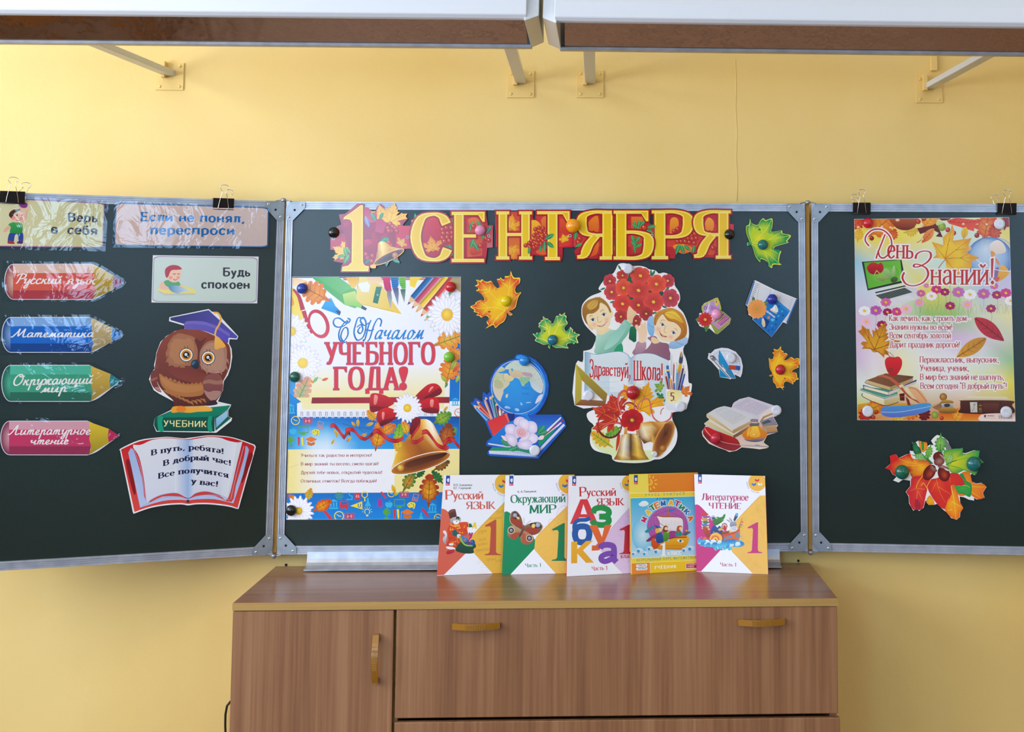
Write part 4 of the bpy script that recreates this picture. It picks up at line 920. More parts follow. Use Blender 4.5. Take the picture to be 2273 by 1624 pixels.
maple(s, 1080, 250, 175, 14, 'f4c818', 'f0b410', 'c88a10', False); maple(s, 985, 210, 110, -12, 'f2c41c', 'e8ac14', 'b88010', False)
s.sm('800,150 850,140 890,190 930,180 940,240 900,290 830,260', 'b8243c', 'cc4458'); oval(s, 905, 235, 52, -30, '3d9c56', '1f6a3c', 'a8d8a0'); oval(s, 983, 225, 42, 30, '2f9450', '1c6438', 'a0d090')
oval(s, 840, 280, 60, 160, '6a7ab0', '8a90b8', 'c8cce0'); s.poly('930,260 990,250 1040,300 1000,400 920,380', 'b8284a', 'c03a5a')
berries(s, '1075,305 1050,345 1100,330 1085,375 1125,345 1140,375 1060,375', 24); oval(s, 1180, 480, 36, -40, '3a9c5c', '1a6a40', 'a8d8a0')
maple(s, 1180, 500, 70, 40, 'f0c020', 'e0a020', 'b88010', False); maple(s, 590, 590, 115, -60, 'f6cc18', 'f0b818', 'c89010', False)
for q in ((580,628,42,80),(625,590,52,-20),(632,660,54,30),(655,575,40,-40)): oval(s, q[0], q[1], q[2], q[3], '58a83c', '2c7c34', 'b8e08c')
s.poly('780,490 900,450 950,450 940,600 900,640 850,590 810,560', 'b81c28', '941420'); s.poly('780,480 850,455 900,490 830,535 790,530', 'd04048', 'b82838')
oval(s, 1000, 470, 50, 60, '2f9c64', '1c7048', '9cd8b0'); oval(s, 1040, 480, 40, 20, '2f9c64', '1c7048', '9cd8b0'); berries(s, '1080,515 1060,490', 24)
s.mesh([[(950,500),(975,480),(1010,480),(1040,495)],[(945,570),(990,545),(1040,530),(1085,530)],[(930,640),(1000,600),(1070,565),(1140,545)],[(908,712),(1000,665),(1100,612),(1212,560)]], [['e8a820','fbe88c','f0c040','c88418'],['d89018','f8e090','eab83a','c07c14'],['c07814','f4d468','d89820','e0b050'],['e8b838','f0c850','d89420','f0e0b8']])
s.rad(ell(1060,637,168,40,-26,28), (1070,650), '3c1c0c', 'a06420', .75, '6a3814'); s.line(ell(1060,637,168,40,-26,32), 8, 'eec050', closed=True)
s.ball(1122, 618, 30, 'e8a050', 'a85a1c')
berries(s, '845,645 895,625 890,680 830,610', 26); oval(s, 835, 690, 40, 50, '1c8050', '0e5a34', '80c8a0'); oval(s, 1130, 675, 44, 110, '2a9c60', '14703c', '90d0a0'); oval(s, 1042, 705, 30, 10, '2a9c60', '14703c', '90d0a0'); s.sm('875,720 920,712 928,748 880,748', 'f0c020')
def sec(s, name): o = s.build(name, M_GLOSS, ban); return o
s1 = s
for g, col, c2 in ((13, '8c141c', None), (9, 'b01a20', None), (0, 'f2ce1c', 'f6e060'), (-4, 'f8ec84', None), (-8, 'e8bc08', 'f0cc18')):
    def off(pts, d):
        n = len(pts); o = []
        for i in range(n):
            a, b, c = pts[i-1], pts[i], pts[(i+1) % n]; l1 = hypot(b[0]-a[0], b[1]-a[1]); l2 = hypot(c[0]-b[0], c[1]-b[1])
            n1 = ((b[1]-a[1])/l1, -(b[0]-a[0])/l1); n2 = ((c[1]-b[1])/l2, -(c[0]-b[0])/l2); k = max(.5, 1+n1[0]*n2[0]+n1[1]*n2[1]); o.append((b[0]+(n1[0]+n2[0])*d/k, b[1]+(n1[1]+n2[1])*d/k))
        return o
    s1.poly(off(PT('775,115 798,115 798,690 815,722 858,732 852,780 585,780 592,736 650,724 684,690 690,300 672,262 630,254 600,258 608,236 690,180'), g), col, c2)
eyelet(s, 500, 452, 15); eyelet(s, 1249, 437, 14)
sec(s, 'banner_section')
# section 2: С Е
s = Sheet(PCN, .0085, *g1)
s.card('1290,290 1310,260 1318,205 1345,228 1390,205 1500,182 1600,190 1640,195 1650,250 1720,230 1722,185 2040,185 2060,320 2112,318 2108,540 2055,545 2040,670 1720,686 1725,560 1690,640 1640,600 1640,640 1560,688 1440,680 1350,620 1300,550', 'b8242c', .001)
s.sm('1380,300 1440,240 1540,240 1600,330 1560,470 1430,480', 'd03038', 'b82430'); maple(s, 1500, 540, 120, -10, 'f2b818', 'e89418', 'b87810', False); s.poly('1290,290 1320,270 1320,560 1296,552', 'd0303c')
berries(s, '1305,280 1300,320', 24); oval(s, 1330, 235, 36, -10, '2a9850', '146c34', '90d0a0'); oval(s, 1700, 280, 62, 62, '3aa050', '146c34', '90d0a0'); oval(s, 1690, 570, 66, 160, '2f9c58', '14703c', '90d0a0'); oval(s, 1640, 540, 50, 110, '2f9c58', '14703c', '90d0a0')
s.poly('1850,250 2010,240 2000,620 1850,640', 'c03a24', 'd85a20'); s.sm('1860,260 1940,240 1980,300 1900,360', 'e07020', 'c04818'); s.sm('1880,560 1960,540 1990,600 1900,620', 'd84a20', 'b83418')
for q in ((1890,330,50,20),(1970,300,40,-40),(1900,500,52,20),(1940,530,52,-30),(2070,365,44,40),(2020,450,44,-20)): oval(s, q[0], q[1], q[2], q[3], '389c58', '1c6c3c', 'a0d8a0')
berries(s, '1600,360 1640,345 1690,345 1730,330 1745,365 1610,400 1655,400 1700,395 1600,445 1650,440 1700,440 1620,480 1670,475 1740,405 1735,360', 27); berries(s, '1915,330 1985,525 2040,460 2060,480', 26); s.poly('2050,318 2112,318 2108,540 2050,545', 'b83a48', 'c86a70')
berries(s, '2040,450 2070,470', 24); oval(s, 2066, 365, 44, 30, '2f9c68', '1c6c4c', 'a0d8b0'); eyelet(s, 2066, 424, 13)
big(s, 'С', 1290, 1680, 665, 460, thick=1.9); big(s, 'Е', 1716, 2052, 672, 475, thick=1.9)
sec(s, 'banner_section')
# sections 3-5 in the second crop
T2 = g2
def back(s, x0, x1, seed):
    rr = random.Random(seed); s.poly([(x0, 222), (x1, 222), (x1, 382), (x0, 382)], 'c8242c', 'd0303a')
s = Sheet(PCN, .0066, *g2); s.card('-100,126 35,126 160,130 185,210 195,124 436,126 462,230 460,384 388,388 384,470 180,440 160,474 -70,470 -75,370 -100,250', 'b8242c', .001)
back(s, -95, 460, 1); s.poly('-60,130 140,130 140,470 -60,470', 'c8402a', 'e07a1c'); maple(s, 10, 230, 90, 10, 'f4c81c', 'e8921c', 'b87810', False); maple(s, 20, 400, 80, 170, 'f4c020', 'e88a18', 'b87810', False)
s.sm('140,210 190,190 230,230 240,330 190,380 140,330', 'f0b020', 'e8901c'); s.poly('190,160 420,160 440,384 330,384', 'c8302c', 'd83a30'); s.sm('230,200 270,160 300,230 280,330', 'e07a20', 'd05018'); s.sm('370,180 410,210 400,300 370,290', 'd85428', 'c83020')
s.sm('190,420 240,390 270,430 240,440', 'e0601c'); maple(s, 400, 330, 48, -20, 'f4c81c', 'eab018', 'b88010', False); s.poly('360,384 460,384 460,330 440,370', 'c82430')
big(s, 'Н', -78, 158, 462, 325, thick=1.9); big(s, 'Т', 186, 440, 466, 330, thick=1.9)
berries(s, '190,255 215,245 245,250 200,280 230,275 260,285 180,300 210,305 240,310 265,315 190,330 215,335 245,340 160,340 145,355 175,365 205,360 120,372 150,385 180,388 230,360 268,300', 16)
for q in ((290,310,40,60),(296,366,36,130),(255,375,36,180),(145,410,26,10),(225,395,26,190)): oval(s, q[0], q[1], q[2], q[3], '2f9c58', '14703c', '90d0a0')
eyelet(s, 439, 302, 10); sec(s, 'banner_section')
s = Sheet(PCN, .0085, *g2); s.card('462,250 500,180 560,130 735,122 750,140 780,122 1012,124 1016,222 1048,222 1048,382 1030,384 1020,450 960,468 770,468 745,464 600,468 480,460 470,410 500,380 462,380', 'b8242c', .001)
s.poly('464,230 1046,222 1046,382 464,380', 'c82830', 'd03a34'); s.sm('575,200 640,160 640,290 580,270', 'e8801c', 'd85a18'); s.sm('570,440 640,340 640,420 600,450', 'e87a20', 'd8501c'); s.poly('715,150 800,150 800,460 715,460', 'c8302a', 'e06a20'); s.sm('720,380 800,370 800,410 740,440 718,420', 'f0c41c'); s.sm('718,430 800,400 780,460 740,466', 'e8701c')
s.poly('880,165 985,165 960,260 880,260', 'e07a24', 'c84820'); s.poly('880,280 960,280 960,430 880,430', 'd84a28', 'b83424')
berries(s, '752,150 745,180 768,178 790,190 730,205 755,205 780,215 725,235 752,235 785,240 738,265 765,262 790,262 750,290 780,288 768,312 510,325 500,350', 19)
for q in ((480,300,34,10),(500,370,30,60),(725,315,36,150),(770,345,36,200),(735,355,30,170),(905,225,30,-10),(935,220,34,10),(960,215,30,40),(915,235,30,-60),(1020,238,36,80),(1010,270,30,110),(895,330,34,-20),(925,330,32,40),(905,365,32,-50),(930,375,30,60),(905,400,28,-10),(610,350,28,20)): oval(s, q[0], q[1], q[2], q[3], '3aa058', '17703a', '98d8a0', n=3)
berry(s, 975, 245, 24); big(s, 'Я', 476, 748, 462, 330, thick=1.9); big(s, 'Б', 770, 1030, 462, 330, thick=1.95); eyelet(s, 1030, 298, 10); sec(s, 'banner_section')
s = Sheet(PCN, .0066, *g2); s.card('1048,222 1048,122 1180,122 1290,160 1300,224 1330,180 1420,124 1580,122 1560,216 1620,218 1618,300 1560,320 1592,450 1580,464 1330,456 1300,410 1250,430 1200,420 1196,466 1056,466 1060,384 1048,382', 'b8242c', .001)
s.poly('1050,222 1618,220 1616,300 1560,382 1050,382', 'c82a30', 'd8402c'); s.sm('1050,330 1078,300 1078,360', 'f0b020'); s.sm('1160,200 1180,170 1215,180 1220,230 1180,280 1160,300', 'ec9a20', 'e0701c'); s.poly('1170,300 1340,300 1320,420 1200,420', 'c83428', 'e0501c'); s.sm('1180,380 1240,360 1320,390 1300,420 1240,430', 'f09c1c', 'e0601c'); s.sm('1415,200 1440,170 1475,200 1470,260 1430,275 1412,240', 'f0a02c', 'e07c20'); s.sm('1420,420 1470,340 1480,430 1440,440', 'd84a20')
berries(s, '1190,270 1215,255 1290,285 1315,300 1340,290 1290,320 1320,325 1350,320 1270,345 1300,350 1335,355 1240,345 1215,345 1460,350 1470,390 1565,262 1580,245', 18)
for q in ((1200,300,24,40),(1215,400,40,20),(1250,400,36,-20),(1285,390,32,-50),(1330,400,30,10),(1420,395,26,20)): oval(s, q[0], q[1], q[2], q[3], '2f9c50', '14703a', '98d8a0', n=3)
big(s, 'Р', 1046, 1312, 460, 330, thick=1.95); big(s, 'Я', 1318, 1582, 456, 326, thick=1.95); sec(s, 'banner_section')

# ------------------------------------------------------------------ green and yellow leaves cut from card
def leafcut(T, out, c, cin, cout, edge, veins, lab, stem=None, vein=None, spot=None, k=.5, cmid=None):
    s = SH(PCN, .005, *T, SP(out, True, 3), edge, .0008); p = PT(out); n = len(p); cx, cy = c
    inn = [(x+(cx-x)*.045, y+(cy-y)*.045) for x, y in SP(out, True, 3)]
    s.rad(inn, c, cin, cout, k, cmid)
    if stem: s.poly(stem, vein or edge)
    for i, q in enumerate(veins): s.cv(q, T[2]*1.6, edge, T[2]*.7)
    for x, y, r in (spot or ()): s.circ(x, y, r, mixs(cout, '202010', .35), r*.7)
    return thing(s, 'paper_leaf', M_CARD, lab, 'paper leaf', 'printed card leaves on the board')
lf = (1030, 590, 8.118)
leafcut(lf, '845,92 872,170 915,212 1008,214 1000,310 940,370 920,440 955,490 1030,474 985,550 955,640 930,740 870,790 800,815 878,868 825,893 765,838 765,900 720,1000 640,1050 568,1118 540,1072 510,1066 388,1128 440,1075 405,1010 450,950 420,905 380,895 312,930 280,900 220,888 255,850 175,826 185,790 110,735 200,690 208,660 290,615 350,625 370,590 310,500 218,444 258,420 240,380 196,358 244,330 240,290 215,245 285,270 325,240 370,275 430,285 490,270 540,350 600,402 635,380 625,310 592,238 640,232 662,208 690,240 730,240 738,185 790,185 825,160',
   (640,680), 'f6dc0c', 'e2501a', 'f4dc3c', ['750,790 650,660 460,470 260,250', '760,760 790,560 820,350 840,140', '740,800 540,745 300,765 130,736', '740,810 620,900 545,1000 530,1060', '770,780 880,640 990,510', '460,450 470,330', '800,420 980,230', '790,380 650,260', '560,420 540,380', '440,460 330,500', '420,430 240,440', '430,760 330,880', '460,760 280,640', '620,920 450,1090'], 'yellow and orange paper maple leaf beside the wall poster', '745,790 770,780 876,866 824,890', 'd9804a', [(455,825,26)], .62, 'f2b808')
leafcut(lf, '1820,838 1816,880 1850,910 1838,970 1868,1032 1810,1110 1820,1165 1850,1170 1890,1140 1920,1098 1945,1140 1965,1140 1960,1190 2000,1185 2010,1215 2092,1238 2030,1290 2062,1386 1990,1385 1988,1410 1940,1390 1880,1395 1850,1430 1882,1484 1780,1475 1640,1470 1565,1420 1550,1488 1512,1450 1530,1405 1440,1420 1370,1390 1276,1344 1308,1300 1290,1280 1235,1222 1300,1225 1312,1198 1350,1210 1385,1190 1388,1140 1342,1100 1352,1070 1346,1030 1385,1010 1380,985 1422,970 1425,905 1465,945 1510,950 1525,975 1565,995 1580,1040 1610,1030 1640,960 1665,900 1700,905 1725,858 1760,885',
   (1610,1280), 'eedc08', '0f9a5c', 'e6e884', ['1560,1390 1520,1180 1440,930', '1570,1380 1660,1150 1800,880', '1590,1370 1800,1310 2080,1240', '1540,1390 1420,1320 1290,1300', '1600,1400 1740,1440 1860,1470', '1510,1130 1350,1060', '1700,1060 1680,930', '1720,1070 1850,1040', '1880,1280 1920,1120', '1880,1300 2050,1380', '1530,1200 1560,1060'], 'green and yellow paper maple leaf left of the bouquet cutout', None, None, [(1452,1172,24)], .55, 'c8d418')
leafcut((1130, 430, 3.247), '1737,180 1750,212 1790,225 1810,195 1832,176 1850,190 1897,178 1896,240 1888,272 1930,270 1968,264 1972,285 2032,300 2005,340 2012,352 1925,378 1910,400 1960,412 1952,440 1945,490 1962,512 1905,510 1894,536 1870,518 1860,490 1815,468 1808,492 1775,450 1760,400 1745,365 1718,374 1718,350 1735,350 1712,290 1708,236 1730,220',
   (1800,330), 'f0e01c', '0c9850', 'd8e84c', ['1755,355 1850,260 1890,190', '1760,360 1880,330 2025,302', '1752,365 1850,420 1950,505', '1750,340 1730,260 1740,200', '1870,330 1960,275', '1880,400 1940,430', '1830,280 1800,220', '1840,420 1890,530'], 'green and yellow paper maple leaf in the upper right corner of the middle panel', None, None, [(1805,257,10)], .6, 'b8d428')
leafcut((1530, 600, 6.015), '1224,1012 1228,1060 1258,1080 1258,1110 1285,1100 1312,1125 1290,1160 1268,1200 1310,1190 1360,1155 1400,1180 1440,1170 1490,1188 1470,1215 1482,1250 1450,1270 1462,1292 1400,1320 1370,1350 1430,1368 1440,1420 1462,1452 1420,1465 1410,1490 1390,1485 1386,1520 1350,1500 1300,1480 1265,1500 1260,1540 1268,1560 1240,1570 1265,1605 1215,1560 1170,1570 1150,1520 1122,1490 1115,1440 1125,1400 1090,1415 1068,1400 1110,1380 1075,1310 1068,1240 1062,1170 1090,1185 1115,1180 1130,1130 1110,1095 1135,1090 1128,1046 1180,1060',
   (1180,1330), 'fae008', 'e8761c', 'f8dc30', ['1130,1385 1180,1220 1222,1040', '1140,1380 1270,1290 1480,1190', '1140,1390 1280,1410 1450,1450', '1130,1395 1190,1480 1250,1590', '1125,1370 1100,1290 1075,1190', '1330,1260 1440,1260', '1170,1230 1280,1130', '1320,1415 1390,1500'], 'yellow paper maple leaf low at the right rail of the middle panel', None, None, [(1276,1440,14)], .6, 'f8c010')

# ------------------------------------------------------------------ globe cutout
gb = (1030, 770, 6.248)
s = SH(PCN, .005, *gb, '735,102 800,100 900,125 990,170 1080,260 1150,380 1178,530 1165,660 1110,790 1050,880 985,938 1345,936 1395,1010 1418,1100 1030,1546 760,1535 360,1510 320,1480 335,1440 390,1385 310,1370 306,1340 320,1300 385,1250 288,1024 96,790 92,770 130,760 150,705 180,710 255,760 258,640 275,620 300,640 322,660 340,630 360,628 350,560 370,430 430,310 520,230 620,185 700,160 712,125', '1458c4', .001)
s.poly('735,120 800,112 900,140 980,190 1070,290 1130,400 1155,530 1140,650 1080,790 1000,890 920,940 830,955 740,935 830,925 920,900 1010,820 1090,690 1115,550 1100,420 1030,290 940,200 860,160 770,150', '38a8f0', '1f8ce0'); s.cv('800,130 960,195 1080,320 1140,500 1120,680 1020,850 890,935', 14, '0f4cb8'); s.poly('720,130 780,112 800,160 730,170', '2c9cf0')
s.rad(ell(745,556,368,372,0,36), (690,520), '2f98e4', '1c74cc', .7, '2a8cdc')
def land(q, c, c2): s.poly(SP(q, True, 2), c, c2)
land('700,192 860,215 980,290 1060,400 1100,520 1090,620 1050,640 980,600 930,540 915,480 880,460 830,540 800,520 760,440 700,425 640,400 650,360 620,310 560,310 600,250', 'c9d8c4', 'c8ccd0'); land('620,300 720,320 800,340 830,400 780,420 700,420 645,400', 'd8c8a0', 'd0b898'); land('800,350 920,360 960,410 880,410 830,390', 'c898a8', 'b8a0b0'); land('770,420 920,420 900,470 850,510 828,536 790,490', '8cc4a0', '9cc48c'); land('920,420 1000,460 1040,560 1090,600 1060,640 980,590 930,520', 'b8ccc0', 'd0d8e4')
land('400,480 440,370 520,270 570,320 500,350 560,350 540,400 570,480 640,490 600,550 550,590 545,640 520,700 500,755 440,690 400,590', 'c4cc98', 'd8ccc0'); land('545,400 580,360 640,400 695,430 660,470 580,485', 'e4d4a4', 'dcc890'); land('440,440 540,500 540,560 480,580 420,540', 'b0c088', 'c0b898'); land('580,660 612,650 600,700 580,700', 'd8c8b0', 'e0d0b8'); land('480,345 555,340 560,362 500,366', '3c98e0', '3c98e0'); land('650,300 675,295 680,330 660,330', '4ca0e0', '4ca0e0')
land('1030,680 1090,650 1070,720 1020,770 985,780', 'd4d4e8', 'dcdcf0'); land('560,830 600,815 650,850 580,850', '8cc4ec', '9cccf0'); land('700,860 740,845 770,880 730,890', '94c8ec', 'a4d0f0'); land('860,765 930,760 920,772 870,776', '9cccf0', 'a4d4f0'); land('780,760 815,790 790,810', '80c0ec', '90c8f0')
rr = random.Random(3)
for i in range(150):
    a, q = rr.uniform(0, 6.28), rr.uniform(.3, .97); x, y = 745+368*q*cos(a), 400+210*q*sin(a)
    if (x-745)**2+(y-556)**2 < 350**2 and y < 470 or (x < 560 and y < 560 and (x-745)**2+(y-556)**2 < 350**2): s.circ(x, y, rr.uniform(2, 6), rr.choice(['b89878', '8a9c6c', 'a8b48c', 'c0a8a0', '7c9478']), n=5)
for yy in (560, 575, 640, 650): s.line([(800, yy), (900, yy+4)], 3, '1c5ca8')
s.line(ell(745,556,366,370,0,40), 7, 'd4e0f0', closed=True)
for q in ((330,1010,120,786,46,'2a90d8'),(390,1000,160,800,44,'d03a30'),(400,990,165,735,40,'c04030'),(390,985,280,720,34,'f0a848'),(410,990,290,670,38,'3a3088'),(440,980,352,660,42,'2a70c8'),(450,970,385,640,38,'1c8080'),(480,960,440,760,34,'7a2050'),(505,950,490,830,34,'f4ead8'),(550,930,530,860,34,'2a60b8')): pencil(s, *q)
s.poly('600,920 700,920 700,1010 620,1060', '102c80'); s.poly('320,1030 580,918 640,1060 520,1280 430,1292', 'd82c34', 'e04038'); s.poly('560,926 590,914 642,1056 622,1066', 'ec6a60')
s.poly('390,1255 620,1040 900,940 1330,945 1040,1230 880,1400 330,1330', '1c84e0', '1470cc'); s.poly('880,940 1340,946 1160,1140 1000,1120', '2050b8', '2a78d8'); s.poly('330,1330 900,1410 890,1440 340,1350', 'e4e8f4', '6a80b0')
s.poly('1340,966 1350,986 1110,1220 1090,1200', 'e4e8f4'); s.poly('1366,1005 1376,1022 1110,1245 1094,1230', 'b8244c'); s.poly('1340,1040 1360,1050 1080,1300 1060,1280', 'dfe4f2'); s.poly('1380,1060 1400,1085 1060,1440 1030,1420 1200,1240', 'dfe2f0', 'c8cce0'); s.poly('1300,1100 1190,1240 1040,1390 1030,1300', '129068')
s.poly('390,1390 640,1390 900,1420 1000,1420 900,1500 350,1440', '1a9870', '148058'); s.poly('345,1436 760,1440 1030,1500 1010,1530 350,1480', 'c8d0e0', '3a70c8')
for i in range(38): x = 352+i*17; s.poly([(x, 1440+i*1.4), (x+9, 1440+i*1.4), (x+14, 1478+i*1.1), (x+6, 1480+i*1.1)], 'f2f4fa' if i % 2 == 0 else 'dfe4ee')
for q in ((1065,1150,80,40),(1090,1190,70,70),(580,1330,75,-60),(700,1400,80,-110),(570,1290,55,-80)): oval(s, q[0], q[1], q[2], q[3], '2a9c68', '14704c', '90d0b0', 1.3)
for q in ('515,1228 600,1250 620,1290 570,1300', '1110,1230 1060,1230 1020,1280 1090,1280'): s.sm(q, 'f4d8dc')
for q, c in (('700,1000 760,965 830,980 870,1060 840,1100 740,1090 690,1060','dcd0ec'),('870,1040 960,1030 1010,1080 1010,1170 940,1200 880,1140','e0d8f0'),('580,1090 640,1065 700,1080 730,1160 680,1230 600,1220 568,1150','dcd2ee'),('570,1210 640,1200 720,1240 740,1330 690,1380 620,1340 580,1270','d8cce8'),('880,1200 960,1190 1030,1250 1000,1320 930,1340 860,1280','e2daf0'),('740,1330 800,1290 900,1280 950,1340 900,1420 800,1410 750,1380','d8ccea'),('760,1010 860,1000 910,1070 880,1160 780,1140','e4dcf2'),('690,1160 740,1080 800,1110 800,1200 740,1270 700,1230','dccfe8'),('790,1260 880,1160 930,1200 900,1270 820,1310 760,1300','e0d4ec')):
    p = SP(q, True, 3); cx = sum(a[0] for a in p)/len(p); cy = sum(a[1] for a in p)/len(p); s.rad(p, (cx, cy), 'efe8f8', mixs(c, 'b89cd0', .4), .75, c)
for r, c1, c2 in ((84, 'ead4e4', 'e0b8cc'), (66, 'f0d0d8', 'e0a0b0'), (48, 'f4d4d8', 'd88898'), (30, 'f0c4c8', 'd07888'), (14, 'f4ccd0', 'c86878')): s.rad(ell(795+(r % 5)*3-6, 1185, r, r*.86, 20, 10), (795, 1180), c1, c2, .8)
thing(s, 'globe_cutout', M_CARD, 'printed card globe with pencil cup, rose and blue books', 'card cutout', 'school-things cutouts on the middle panel')
# ------------------------------------------------------------------ wall poster «С Началом учебного года!»
pa = (630, 605, 5.6825)
def mk(x, y): return (630+x/5.6825, 605+y/5.6825)
s = SH(PCN, .0022, 0, 0, 1, '648,614 1023,614 1019,1152 635,1153', 'f4f5fa', .0005)
s.clip = PT('648.5,614.5 1022.5,614.5 1018.5,1151.5 635.5,1152.5'); s.poly('648,614 1023,614 1021,980 640,985', 'f0f2fb', 'f2f4fb'); s.T(*pa)
s.poly('330,1180 2060,1180 2040,1590 300,1590', 'f3f3f2', 'f4e8a4'); s.poly('200,1380 340,1190 360,1590 180,1590', 'f4efd0', 'f2e6a8')
s.poly('105,52 2235,52 2235,66 105,66', '2a5a9c'); s.poly('740,70 1830,70 1830,92 760,96', 'd87a5a'); s.poly('2100,900 2230,880 2215,1620 2090,1620', '1a62b0', '1478d0'); s.poly('75,1300 60,1620 130,1620 150,1380', '4aa0e0')
# green marker, set square, sharpener, pens
s.poly('350,56 690,54 915,215 935,320 990,380 900,450 760,400 560,240', '46a85c', '7cc47c', 'h'); s.poly('740,270 900,230 930,330 1000,400 970,450 900,420 770,410', 'd4e68c', '8cd070'); s.poly('985,410 1050,450 1030,478 975,450', '4a5a6c'); s.poly('420,70 690,54 860,190 720,270', '5cb464', '84c884', 'h')
s.poly('600,320 650,420 720,490 700,540 640,510 470,450 540,330', '4ab0ea', '2a90d8'); s.poly('650,480 690,475 720,495 706,538', '4a4a78')
s.poly('950,54 1060,54 1240,160 1330,300 1486,524 980,400 910,330 920,230', 'f2e29c', 'efc628', ((900,100),(1480,520)), ['930,140 1050,110 1090,160 1070,250 980,240']); s.poly('780,60 950,54 910,180 860,200', 'f0b848', 'f4d070'); s.poly('1040,54 1220,54 1260,130 1080,130', 'f2c8a0', 'f4d8b0'); s.line('1000,400 1390,490', 3, 'b89030')
s.poly('1165,175 1238,178 1185,392 1122,375', '4c8c80', '3c7c68'); s.circ(1183,280,12,'a8c0b8')
for q, c, d in (('1245,54 1335,54 1360,230 1330,285 1270,200','d42a6c','b81c58'),('1345,54 1446,54 1450,150 1430,200 1370,195','1c8ad8','1c70c0'),('1450,54 1536,54 1538,200 1490,205 1455,130','8cd030','58b040')): s.poly(q, c, d)
s.poly('1300,230 1350,220 1365,320 1345,460 1305,300', '7c7a84', 'c0c2c8'); s.poly('1370,195 1446,190 1450,270 1440,415 1385,240', '50507c', 'a0a4b8'); s.poly('1470,210 1536,205 1530,290 1520,380 1480,260', '3c5c48', '9ca4a0')
for y in range(5): s.line([(1360,75+y*24),(1430,75+y*24)], 9, '0c5090'); s.line([(1460,70+y*22),(1525,70+y*22)], 7, '4c9420')
s.poly('1590,56 1750,54 1680,110 1650,192 1590,170', 'f6d318')
pencil(s, 1860, 50, 1558, 408, 86, '1a6ab4', '5a4090', tl=1.3); pencil(s, 1960, 50, 1612, 455, 80, 'd84464', 'c03068', tl=1.3); pencil(s, 2060, 50, 1660, 505, 84, 'f8d20c', 'f0a040', tl=1.4); pencil(s, 2120, 70, 1724, 555, 78, 'd83a30', 'c83038', tl=1.3); pencil(s, 2120, 240, 1772, 610, 40, '70b050', '3a8a50', tl=1.4)
s.poly('2130,60 2232,60 2230,250 2080,130', 'b09a70', 'c8a860')
# leaves and scissors at left
s.poly('110,60 220,80 320,110 240,180 110,170', 'f4c890', 'f8e0b8'); oak(s, 400, 260, 215, -62, 'f2a83c', 'e8842a', 'a85a20', 1.5); s.poly('105,180 190,260 270,640 80,500 90,300', 'f4d030', 'f2e070'); s.cv('120,210 190,300 240,470', 26, 'b83040', 60); s.cv('250,480 300,640 360,760', 54, 'c83448', 40)
s.poly(ell(440,645,128,190,-22,28), 'c8283c', 'd85060', holes=[ell(432,645,92,146,-22,24)]); s.sm('100,300 130,380 110,420 92,380', 'f0a030')
daisy(s, 100, 740, 235, 17, 0, 1, 'e8c060', 'f6f6fd', 'ccc8e4', .24); daisy(s, 240, 1140, 235, 19, 5, 1, 'f0d070', 'f8f8fd', 'd4d0e8', .28)
oak(s, 230, 1500, 210, 25, '9cc488', 'e8a890', '6c9868', 1.1); oval(s, 400, 1350, 48, 40, '8ac48c', '60a870', 'd0e8d0'); oval(s, 350, 1370, 40, -50, 'f4c050', 'e8a040', 'c88828'); oval(s, 520, 1345, 44, 70, 'e88848', 'd06828', 'b85020'); s.cv('410,1330 450,1325 490,1345', 3, '907050')
oak(s, 2080, 850, 240, 70, 'e8c440', 'f08c20', '8a7a28', 1.1); oak(s, 2090, 1230, 190, 15, 'f4b020', 'e87818', 'a05a18', 1.5); oak(s, 2180, 1030, 120, -50, 'f0a828', 'ec8c1c', 'a85a18', 1.3)
for q in ((2140,1160,70,30),(2020,1340,60,-40),(2190,1340,50,20)): oval(s, q[0], q[1], q[2], q[3], 'c8d050', '8cb038', '6c8c28')
oval(s, 2170, 1210, 60, 40, 'e87038', 'c84c1c', 'a03c14'); oval(s, 2050, 1420, 36, 30, '3c9858', '1c6c38', '90c8a0'); oval(s, 2060, 1505, 34, -20, 'e89040', 'd06c20', 'a85018')
daisy(s, 2060, 530, 265, 20, 4, 1.08, 'ecb018', 'fafafe', 'c8c8e0', .28)
# text
SC_ = {'С': (9.6, 'c7.4,9.6 8.6,9 8,7.6 6.2,7.6 3.4,9.6 1,9.4 .2,7.4 1.6,5.6 4.4,5.6 6.6,6.8 7.6,8.4/c7.2,8.6 4.6,6.2 3,2.6 3.4,-.6 5.2,-1.4 7.4,1.4 7.4,4.6 6,5.2 4.6,3.4 4,.6 5.6,-1.8 6.8,-1.4'),
       'Н': (13.5, 'c1.6,5.6 3.4,6.8 4.4,4.6 3.2,2.6 2,3.8 3.2,5.8/c4.4,9.6 2.2,10 1,7 .2,3 1.6,-.4 4.2,.6 5.6,4 5.8,8 4.4,10.2 3.2,8.6 5,6.4 7.2,7.6/c8.2,8.8 7,6 5.6,.6 4.6,-1 4.8,-.2/c12.6,6 13.2,8.6 11.6,9.6 9.6,6.4 7.8,.6 6.6,-1/c6,4.4 8,4 9.6,4.6')}
SC_.update({k: GH[k] for k in 'ачлом '}); SC_[' '] = (2.6, '')
